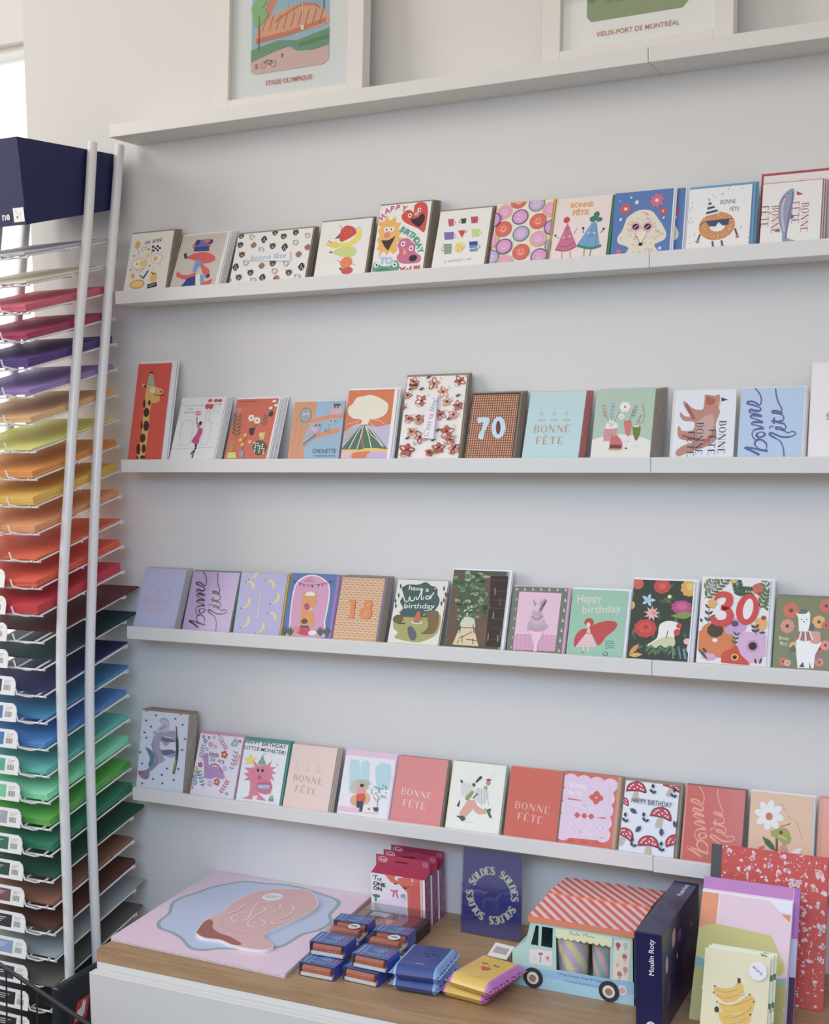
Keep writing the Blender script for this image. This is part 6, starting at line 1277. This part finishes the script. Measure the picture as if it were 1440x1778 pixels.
# ------------------------------------------------------------------ pocket tissue pouches
def pouch(body, edge, face):
    W, D, H = .084, .112, .026
    nx, ny = 22, 18; vs = []; fs = []; m = MB()
    def hgt(u, v):
        e = min(1, (1-abs(2*v-1))*5)**.5; s = min(1, (1-abs(2*u-1))*9)**.5
        return H/2*e*(.05+.95*s)*(1+.03*math.sin(9*u)*math.sin(7*v))
    for sgn in (1, -1):
        for i in range(nx+1):
            for j in range(ny+1):
                u, v = i/nx, j/ny; cr = .0018*math.sin(v*40+i) if i in (0, nx) else 0
                vs.append((W*u+cr, D*v, H/2+sgn*hgt(u, v)))
    o = (nx+1)*(ny+1)
    for s in (0, 1):
        for i in range(nx):
            for j in range(ny):
                q = [s*o+i*(ny+1)+j, s*o+(i+1)*(ny+1)+j, s*o+(i+1)*(ny+1)+j+1, s*o+i*(ny+1)+j+1]
                m_ = edge if i < 2 or i >= nx-2 else body
                fs.append((q if s == 0 else q[::-1], m_))
    n = 0; m.v = vs
    for q, c in fs: m.f.append(q); m.c.append(c); m.smooth.append(True)
    # crimped fins on both ends
    for sx, x in ((-1, 0), (1, W)):
        P = []
        for j in range(ny*2+1): v = j/(ny*2); P.append((x+sx*(.0005), D*v, H/2+.0008*math.sin(j*1.9))); 
        Q = [(p[0]+sx*.0045, p[1], H/2+(p[2]-H/2)*2.0) for p in P]
        m.add(P+Q, [(j, j+1, len(P)+j+1, len(P)+j) for j in range(len(P)-1)], edge, True)
    A = Art(W, D, ((0, 0), (84, 0), (84, 112), (0, 112)))
    fm = MB()
    face(A)
    for p, c, l in A.items:
        pts = []
        for u, v in p: pts.append((u, v, H/2+hgt(u/W, v/D)+.0003+l*5e-5))
        fm.add(pts, [list(range(len(p)))], c)
    return m, fm
def face_blue(A):
    for x in (38, 54): A.ln([(x-4, 44), (x, 48), (x+4, 44)], 1.6, '1A2A58', 2)
    A.ln([(44, 54), (47, 57), (50, 54)], 1.6, '1A2A58', 2); A.rc(36, 88, 52, 90.5, '9AAED0')
def face_yel(A):
    for x in (30, 54): A.ln([(x-6, 38), (x-1, 42), (x+5, 39)], 1.6, '4A4A30', 3); [A.seg(x-5+k*3, 40, x-6+k*3.3, 44, 1.2, '4A4A30') for k in range(4)]
    A.ln([(40, 46), (42, 48), (44, 46)], 1.2, '8A6A30', 2); A.poly([(33, 54), (51, 54), (49, 62), (42, 67), (35, 62)], 'C8402E', 3); A.rc(36, 92, 50, 94, 'D8C078')
for body, edge, face, poss in (('24448A', '7AA6DA', face_blue, [(.764, -.372, 0, 3, 'dark blue tissue pouch with light blue ends, lower of the two'), (.768, -.378, 1, 5, 'dark blue tissue pouch with a faint face, upper of the two')]),
                               ('D3AC2C', 'C066B8', face_yel, [(.853, -.360, 0, -6, 'yellow tissue pouch with pink ends, lower of the two'), (.869, -.368, 1, -12, 'yellow tissue pouch with a smiling red mouth, upper of the two')])):
    pm, fm = pouch(body, edge, face); pme = pm.mesh('pouch', GLOSSP); fme = fm.mesh('face_print', SATIN)
    for x, y, up, rz, lb in poss:
        t = empty('tissue_pouch', (x, y, ZT+.001+up*.0232), lb, 'tissue pouch', 'tissue pouches on the oak top'); t.rotation_euler = (0, 0, R(rz)); link('pouch', pme, t); link('face_print', fme, t)
# paper tag with barcode behind the yellow pouches
m = MB(); m.box(0, 0, 0, .040, .034, .0006, 'D8CFC6'); A = Art(.040, .034, ((0, 0), (40, 0), (40, 34), (0, 34)))
x = 6
for w in (1, .5, 1.5, .7, .9, 1.4, .5, 1.2, .8, 1.3, .6, 1.1, .8, 1.6, .7): A.rc(x, 8, x+w, 24, '5A4A6A'); A.lay -= 1; x += w+.9
A.nx(); A.into(m, lambda u, v, d: (u, v, .0006+d))
o = tag(link('barcode_tag', m.mesh('barcode_tag', PAPER), None, (.868, -.190, ZT+.012)), 'small white barcode tag sticking out behind the yellow pouches', 'tag'); o.rotation_euler = (R(22), 0, R(-8))

# ------------------------------------------------------------------ ice cream truck box
TX0, TX1, TY0, TY1 = .9427, 1.1615, -.258, -.062
t = empty('truck_box', (TX0, TY0, ZT+.0005), 'mint green ice cream truck shaped box with striped coral roof', 'toy truck box')
TW, TDp, TH = TX1-TX0, TY1-TY0, .128
side = [(0, .012), (0, .058), (.004, .062), (.027, .080), (.036, .1151), (.037, TH-.008), (TW, TH-.008), (TW, .008), (0, .008)]
win_m = [(.066, .048), (.0665, .112), (.166, .112), (.166, .048)]   # serving opening (behind the awning)
m = MB(); MG = 'A8CCC2'
# front wall built as strips around the openings (thin card), plus back, ends, floor
def wall(y0, y1, open_):
    f = lambda u, v, a: (u, a, v)
    if not open_:
        m.prism(side, y0, y1, f, MG); return
    Q = lambda *p: m.prism(list(p), y0, y1, f, MG)
    Q((0, .008), (TW, .008), (TW, .0385), (0, .0385))
    Q((0, .0385), (.0822, .0385), (.0822, .0757), (.0215, .0757), (.004, .062), (0, .058))
    Q((.0215, .0757), (.0362, .0757), (.0458, .1112), (.0458, TH-.008), (.037, TH-.008), (.036, .1151), (.027, .080))
    Q((.0495, .0757), (.0548, .0757), (.0570, .1112), (.0513, .1112)); Q((.0755, .0757), (.0822, .0757), (.0822, .1112), (.0768, .1112))
    Q((.0458, .1112), (TW, .1112), (TW, TH-.008), (.0458, TH-.008))
    Q((.1770, .0385), (TW, .0385), (TW, .1112), (.1790, .1112))
wall(0, .0015, True); wall(TDp-.0015, TDp, False)
m.box(TW-.0015, 0, .008, TW, TDp, TH-.008, MG); m.box(0, 0, .008, TW, TDp, .0095, MG); m.box(0, 0, .008, .0015, TDp, .058, MG)
m.add([(0, 0, .058), (0, TDp, .058), (.004, TDp, .062), (.004, 0, .062)], [(0, 1, 2, 3)], MG); m.add([(.004, 0, .062), (.004, TDp, .062), (.027, TDp, .080), (.027, 0, .080)], [(0, 1, 2, 3)], MG); m.add([(.027, 0, .080), (.027, TDp, .080), (.037, TDp, TH-.008), (.037, 0, TH-.008)], [(0, 1, 2, 3)], MG)
m.add([(.0285, .02, .084), (.0285, TDp-.02, .084), (.0362, TDp-.02, .115), (.0362, .02, .115)], [(0, 1, 2, 3)], '4A5A62')
A = Art(TW, TH, ((93, 385), (900, 515), (925, 1005), (115, 860)))
B5 = '8AB8D8'
A.poly([(115, 722), (230, 750), (925, 850), (925, 1010), (115, 870)], B5); A.poly([(115, 775), (925, 935), (925, 1010), (115, 865)], '9CCBD8', 0)
A.poly([(228, 628), (382, 648), (382, 748), (230, 722)], 'DAD6CE'); 
A.rc(290, 655, 318, 670, 'C84A48'); A.seg(304, 672, 304, 720, 8, '6A9AC0'); A.el(352, 695, 20, 20, 'DCC0B4'); A.el(352, 690, 10, 10, 'C86A60'); A.el(262, 690, 14, 20, 'D8CCC0')
A.poly([(783, 570), (888, 578), (882, 840), (783, 830)], 'DDD3C2')
for x, y, c in ((808, 605, 'C83A3A'), (855, 605, '9AC8C0'), (852, 680, 'C8605A'), (808, 715, 'DDC8B4'), (860, 765, 'D88078'), (825, 795, 'C86A50')): A.el(x, y, 16, 18, c); A.poly([(x-10, y+12), (x+10, y+12), (x, y+42)], '5A8A88' if c == 'C83A3A' else 'CFA890')
A.tx('12 Ice Cream Cups & Toppers', 590, 824, 20, '40689A', .0, 0, 330); A.sq(590, 862, 250, 13, '6A92B4', 0, 1.8, 3)
A.el(848, 902, 32, 34, 'D8D4D8'); A.el(848, 902, 20, 20, 'D0A0A8')
A.into(m, lambda u, v, d: (u, -d, v))
link('body', m.mesh('body', SATIN), t)
# awning with scalloped edge
m = MB(); ax0, ax1 = .0825, .1825
pts = [(ax0, .112), (ax1, .112), (ax1, .100)]
for k in range(9):
    x = ax1-(ax1-ax0)*(k+.5)/9; pts += [(x+.0045, .0965), (x, .0945), (x-.0045, .0965), (x-(ax1-ax0)/18, .099)]
m.prism(pts, -.0014, -.0006, lambda u, v, a: (u, a, v), 'DCE0B0')
A = Art(.11, .02, ((0, 0), (110, 0), (110, 20), (0, 20))); A.ln([(36, 10), (38, 4), (40, 10), (43, 8), (46, 10), (49, 5), (50, 10), (54, 8)], 1, '8A8258', 2); A.ln([(60, 10), (61, 4), (64, 8), (67, 4), (68, 10), (72, 7), (76, 10), (80, 7)], 1, '8A8258', 2)
A.into(m, lambda u, v, d: (.072+u, -.0015-d, .096+v)); link('awning', m.mesh('awning', SATIN), t)
# roof: two striped flaps with an orange rim
m = MB(); OR = 'E07A50'
def flap(y0, z0, y1, z1, th):
    m.add([(.033, y0, z0-th), (TW+.002, y0, z0-th), (TW+.002, y0, z0), (.033, y0, z0)], [(0, 1, 2, 3)], OR)
    m.add([(.033, y0, z0), (TW+.002, y0, z0), (TW+.002, y1, z1), (.033, y1, z1)], [(0, 1, 2, 3)], 'DDBFC4')
    m.add([(.033, y0, z0-th), (.033, y0, z0), (.033, y1, z1), (.033, y1, z1-th)], [(0, 1, 2, 3)], OR); m.add([(TW+.002, y0, z0-th), (TW+.002, y0, z0), (TW+.002, y1, z1), (TW+.002, y1, z1-th)], [(0, 1, 2, 3)], OR)
    m.add([(.033, y0, z0-th), (TW+.002, y0, z0-th), (TW+.002, y1, z1-th), (.033, y1, z1-th)], [(3, 2, 1, 0)], OR); m.add([(.033, y1, z1-th), (TW+.002, y1, z1-th), (TW+.002, y1, z1), (.033, y1, z1)], [(0, 1, 2, 3)], OR)
    L = math.hypot(y1-y0, z1-z0); W_ = TW+.002-.033
    A = Art(W_, L, ((0, 0), (W_*1000, 0), (W_*1000, L*1000), (0, L*1000)))
    for k in range(-2, 16):
        x = k*20.5; A.poly([(x, L*1000), (x+10.2, L*1000), (x+10.2-L*1000*.92, 0), (x-L*1000*.92, 0)], 'D9583F'); A.lay -= 1
    A.into(m, lambda u, v, d: (.033+u, y0+(y1-y0)*v/L, z0+(z1-z0)*v/L+d))
flap(-.003, TH, .098, TH+.004, .0105); flap(.098, TH+.007, TDp+.002, TH+.001, .006)
link('roof', m.mesh('roof', SATIN), t)
for x in (.040, .176):
    w = MB(); N_ = 28
    for r, y0, y1, c in ((.0178, -.0022, -.0004, '2E2C32'), (.0108, -.0030, -.0021, 'DAD4CC'), (.0062, -.0037, -.0029, 'A8744C')):
        w.prism([(r*math.cos(2*math.pi*k/N_), r*math.sin(2*math.pi*k/N_)) for k in range(N_)], y0, y1, lambda u, v, a: (u, a, v), c)
    link('wheel', w.mesh('wheel', SATIN), t, (x, 0, .0180))
for i, (x, c1, c2, lb) in enumerate(((.102, 'CFCB86', 'BFA6C0', 'yellow and lilac striped paper cup standing inside the truck box'), (.1565, '7FA89A', 'CF9AA6', 'green and pink striped paper cup standing inside the truck box'))):
    r0, r1, hh = .0245, .0285, .088; m = MB(); NN = 48
    if i: r0, r1 = .0185, .0205
    for k in range(NN):
        for j in range(16):
            a0, a1 = 2*math.pi*k/NN, 2*math.pi*(k+1)/NN; v0, v1 = j/16, (j+1)/16; ra, rb = r0+(r1-r0)*v0, r0+(r1-r0)*v1
            m.add([(ra*math.cos(a0), ra*math.sin(a0), hh*v0), (ra*math.cos(a1), ra*math.sin(a1), hh*v0), (rb*math.cos(a1), rb*math.sin(a1), hh*v1), (rb*math.cos(a0), rb*math.sin(a0), hh*v1)], [(0, 1, 2, 3)], c1 if ((k+j*1.0) % 8) < 4 else c2, True)
    m.add([(r0*math.cos(2*math.pi*k/NN), r0*math.sin(2*math.pi*k/NN), 0) for k in range(NN)], [list(range(NN))], c1)
    tag(link('paper_cup', m.mesh('paper_cup', PAPER), None, (TX0+x, TY0+.034, ZT+.0105)), lb, 'cup', 'striped cups in the truck box')

# ------------------------------------------------------------------ navy puzzle box
t = empty('puzzle_box', (1.190, -.346, ZT+.0005), 'tall glossy navy box lettered Moulin Roty, right of the truck', 'box')
w, dp, h = .043, .247, .166
m = MB(); m.box(0, 0, 0, w, dp, h); bev(link('carton', m.mesh('carton', mat('navy_gloss_card', (.011, .012, .075, 1), .32, coat=.15, bump=.02, scale=30)), t), .0012)
m = MB(); A = Art(w, h, ((932, 530), (1105, 565), (1105, 1150), (932, 1129)))
A.tx('Moulin Roty', 1043, 690, 40, 'DCDCE8', .015, 90, None); A.items = A.items[:]
A.el(1033, 1098, 36, 36, 'DCDCE4', 0, 24); A.tx('6+', 1033, 1098, 36, '2A2C66', .03, 90)
A.into(m, lambda u, v, d: (u, -.0002-d, v)); link('front_lettering', m.mesh('front_lettering', GLOSSP), t)
m = MB(); A = Art(w, dp, ((0, 0), (43, 0), (43, 247), (0, 247))); A.tx('Moulin Roty', 27, 42, 11, 'C8C8DC', .02, 90, None);
A.into(m, lambda u, v, d: (u, v, h+.0002+d)); link('top_lettering', m.mesh('top_lettering', GLOSSP), t)
m = MB(); A = Art(dp, h, ((0, 0), (247, 0), (247, 166), (0, 166)))
A.el(30, 60, 8, 14, 'B8B0C0'); A.poly([(60, 24), (80, 16), (84, 40), (66, 46)], 'C08AA0', 3); A.el(110, 40, 14, 10, '6A3060'); A.el(40, 110, 14, 20, '342858'); A.el(150, 90, 30, 24, '2A2450'); A.star(95, 70, 6, 'C8B870'); A.star(190, 50, 6, 'C8B870')
A.into(m, lambda u, v, d: (w+.0002+d, u, v)); link('side_picture', m.mesh('side_picture', GLOSSP), t)

# ------------------------------------------------------------------ notebooks at the right
def book(name, X, Y, w, h, th, lean, lab, cat, cover, fn, rz=0, spine=None, pages='DCD6CC', quad=None, zoff=0.0006):
    t = empty(name, (X, Y, ZT+zoff), lab, cat, None, (-R(lean), 0, rz))
    m = MB(); m.box(0, 0, 0, w, .0006, h, cover); m.box(0, th-.0006, 0, w, th, h, cover)
    A = Art(w, h, quad or ((0, 0), (w*1000, 0), (w*1000, h*1000), (0, h*1000))); fn(A); A.into(m, lambda u, v, d: (u, -d, v), 4e-5)
    link('cover', m.mesh('cover', SATIN), t)
    m = MB(); m.box(.001, .0008, .001, w-.0015, th-.0008, h-.001, pages); link('pages', m.mesh('pages', PAPER), t)
    if spine:
        m = MB(); m.prism([(-.0006, -.0004), (.017, -.0004), (.017, 0), (0, 0), (0, th), (.017, th), (.017, th+.0004), (-.0006, th+.0004)], 0, h, lambda u, v, a: (u, v, a), spine); link('spine', m.mesh('spine', PAPER), t)
    return t
def speck(A):
    rn = random.Random(21)
    for i in range(760):
        x, y = 14+rn.random()*178, rn.random()*248; r = .8+rn.random()**2.2*5.2; c = 'E2C4CE' if i % 5 else 'E0B8A0'; a0 = rn.random()*6; ex, ey = rn.uniform(.5, 1.2), rn.uniform(.5, 1.3)
        pts = []
        for k in range(7): a = a0+k*.9; q = r*(.25+rn.random()*1.0); pts.append((x+q*math.cos(a)*ex, y+q*math.sin(a)*ey))
        A.poly(pts, c, 2); A.lay -= 1
book('notebook', 1.257, -.156, .194, .247, .0075, 13.3, 'large red notebook speckled white with grey spine, behind the other notebooks', 'notebook', 'CC4236', speck, spine='4C5252')
def purple(A):
    A.rc(0, 0, 159, 22, 'BC72B8'); A.rc(0, 20, 150, 22, 'E0CCDC'); A.rc(149, 0, 159, 80, 'A85AB0'); A.rc(149, 80, 159, 140, 'B8BCD6'); A.rc(149, 140, 159, 214, '3A1A38'); A.rc(0, 22, 149, 214, 'D8C0D4'); A.seg(149, 0, 149, 214, .8, 'E0D0E4')
book('notebook', 1.2555, -.228, .159, .2145, .0055, 20.2, 'purple edged notebook just behind the geometric one', 'notebook', 'BC72B8', purple)
def geo(A):
    A.frac(0, 0, 1, 1, 'D9BAC6'); A.rc(0, 3, 28, 62, 'DE8450'); A.rc(28, 3, 30, 60, 'E6D8DC')
    A.poly([(112, 3), (148, 3), (148, 20), (128, 18)], 'DADCE4'); A.poly([(132, 22), (146, 22), (146, 33)], 'D2743E'); A.rc(0, 0, 148, 3, 'E2DCDE')
    A.poly([(0, 64), (12, 56), (30, 52), (90, 56), (118, 58), (126, 70), (142, 98), (144, 110), (138, 118), (120, 116), (0, 108)], 'BDB45A', 0)
    A.poly([(0, 108), (20, 112), (14, 150), (0, 150)], '6FA29C'); A.poly([(132, 124), (148, 120), (148, 140), (132, 140)], '7AB0A8'); A.rc(0, 150, 148, 208, 'D9B4BC')
    for x, y, r in ((8, 140, 12), (6, 175, 16), (12, 200, 14), (140, 150, 14), (136, 185, 16)): A.el(x, y, r, r*1.4, 'AEA650')
book('notebook', 1.2565, -.268, .149, .208, .0050, 28.5, 'geometric notebook in olive, orange and pink shapes', 'notebook', 'DDBFCB', geo)
def leaves(A):
    rn = random.Random(4); A.frac(0, 0, 1, 1, 'D6DAC0')
    for i in range(60): x, y = rn.random()*110, rn.random()*150; a = rn.random()*6.3; A.leaf(x, y, x+20*math.cos(a), y+20*math.sin(a), 9, ['3F6E4C', '2E5040', '6A9A5A'][i % 3]); A.lay -= 1
def banana(A):
    A.q = ((250, 1050), (860, 1150), (822, 2060), (215, 1960)); A.sx = A.W/615; A.sy = A.H/910
    Y, D, B = 'D9AE38', 'C4922E', '3A2A22'
    A.poly([(350, 1405), (420, 1430), (520, 1420), (565, 1370), (590, 1370), (620, 1430), (600, 1500), (540, 1550), (450, 1560), (390, 1520), (345, 1470)], Y, 3); A.poly([(375, 1550), (450, 1590), (540, 1570), (620, 1520), (670, 1490), (725, 1530), (720, 1570), (660, 1620), (560, 1660), (440, 1650)], Y, 3)
    A.poly([(385, 1640), (450, 1650), (560, 1670), (650, 1620), (690, 1570), (720, 1560), (700, 1650), (640, 1740), (560, 1790), (470, 1780), (410, 1720)], Y, 3); A.poly([(560, 1780), (640, 1730), (690, 1670), (680, 1740), (620, 1800)], Y, 3)
    for p in ([(360, 1440), (450, 1470), (560, 1440)], [(360, 1490), (450, 1520), (570, 1490)], [(400, 1570), (500, 1590), (640, 1550), (700, 1520)], [(430, 1690), (520, 1700), (640, 1650), (700, 1590)], [(480, 1760), (560, 1750), (650, 1700)]): A.ln(p, 8, D, 4)
    A.poly([(558, 1335), (588, 1340), (588, 1380), (562, 1385)], B); A.el(375, 1625, 22, 28, B); A.el(350, 1410, 9, 8, B, n=8); A.el(342, 1468, 8, 8, B, n=8); A.el(376, 1555, 8, 7, B, n=8); A.el(675, 1487, 10, 7, B, n=8); A.el(712, 1552, 6, 10, B, n=8); A.el(685, 1668, 9, 9, B, n=8)
    A.ring(608, 1478, 16, 16, 5, '6A8A9A', 'E0D8A0'); A.ring(575, 1758, 18, 18, 5, '5A9A9A', 'E0D8A0')
    for i in range(30): A.el(430+(i*61) % 260, 1450+(i*37) % 290, 2.5, 2.5, 'A87A28', n=6)
for k, (dx, dy, lb, fn) in enumerate(((.008, .014, 'leafy green notebook, rearmost of the small pile behind the bananas', leaves), (.004, .007, 'leafy green notebook directly behind the banana one', leaves), (0, 0, 'cream notebook with a bunch of bananas and round white sticker', banana))):
    b = book('notebook', 1.292+dx*.9, -.352+dy, .102, .150-(.002 if k == 2 else 0), .0045, 19.5, lb, 'notebook', 'D8CEA6', fn)
    if k == 2:
        m = MB(); A = Art(.03, .03, ((0, 0), (30, 0), (30, 30), (0, 30))); A.el(15, 15, 14, 14, 'DCD8E0', 0, 28); A.tx('atwz.', 15.5, 14, 4.6, '3A3640', .0, -34, 19)
        A.into(m, lambda u, v, d: (u, -.0032-d, v)); link('round_sticker', m.mesh('round_sticker', SATIN), b, (.069, 0, .110))

# ------------------------------------------------------------------ light
W_ = bpy.data.worlds.new('world'); SC.world = W_; W_.use_nodes = True
wn, wl = W_.node_tree.nodes, W_.node_tree.links; bg = wn['Background']
tc = wn.new('ShaderNodeTexCoord'); sx = wn.new('ShaderNodeSeparateXYZ'); wl.new(tc.outputs['Generated'], sx.inputs[0])
rp = wn.new('ShaderNodeValToRGB'); mr = wn.new('ShaderNodeMapRange'); mr.inputs[1].default_value = -1; wl.new(sx.outputs['Z'], mr.inputs[0]); wl.new(mr.outputs[0], rp.inputs[0])
rp.color_ramp.elements[0].position = .40; rp.color_ramp.elements[0].color = (.62, .60, .60, 1)
rp.color_ramp.elements[1].position = .60; rp.color_ramp.elements[1].color = (1.0, .95, .89, 1)
# the street side (+Y) is bright overcast sky, the shop side is the dimmer room
my = wn.new('ShaderNodeMapRange'); my.inputs[1].default_value = .10; my.inputs[2].default_value = .45; wl.new(sx.outputs['Y'], my.inputs[0])
ms = wn.new('ShaderNodeMapRange'); ms.inputs[3].default_value = WORLD; ms.inputs[4].default_value = 1.9; wl.new(my.outputs[0], ms.inputs[0])
mc = wn.new('ShaderNodeMixRGB'); mc.inputs['Color2'].default_value = (1, 1, 1, 1); wl.new(my.outputs[0], mc.inputs['Fac']); wl.new(rp.outputs[0], mc.inputs['Color1'])
wl.new(mc.outputs[0], bg.inputs[0]); wl.new(ms.outputs[0], bg.inputs[1])
def area(name, loc, target, sx_, sy_, power, col, spread=180):
    l = bpy.data.lights.new(name, 'AREA'); l.shape = 'RECTANGLE'; l.size, l.size_y = sx_, sy_; l.energy = power; l.color = col; l.spread = R(spread)
    o = bpy.data.objects.new(name, l); COL.objects.link(o); o.location = loc
    o.rotation_euler = (Vector(target)-Vector(loc)).to_track_quat('-Z', 'Y').to_euler(); return o
area('shop_window_light', (-2.1, -1.9, 2.7), (.5, 0, 2.0), 1.6, 1.6, P1, (1, .96, .91))
area('ceiling_light', (.8, -2.3, 3.1), (.8, 0, 1.8), 2.4, 1.0, P2, (1, .80, .58))
area('cool_fill_light', (1.5, -2.6, 2.3), (.75, 0, .62), 1.8, .6, P3, (.46, .68, 1.0), 80)  # added cool fill inside the room, narrowed to tint the lower wall blue

vs = SC.view_settings; SC.display_settings.display_device = 'sRGB'
vs.view_transform = 'Standard'; vs.look = 'None'; vs.gamma = 1; vs.use_curve_mapping = False; vs.exposure = 0.0
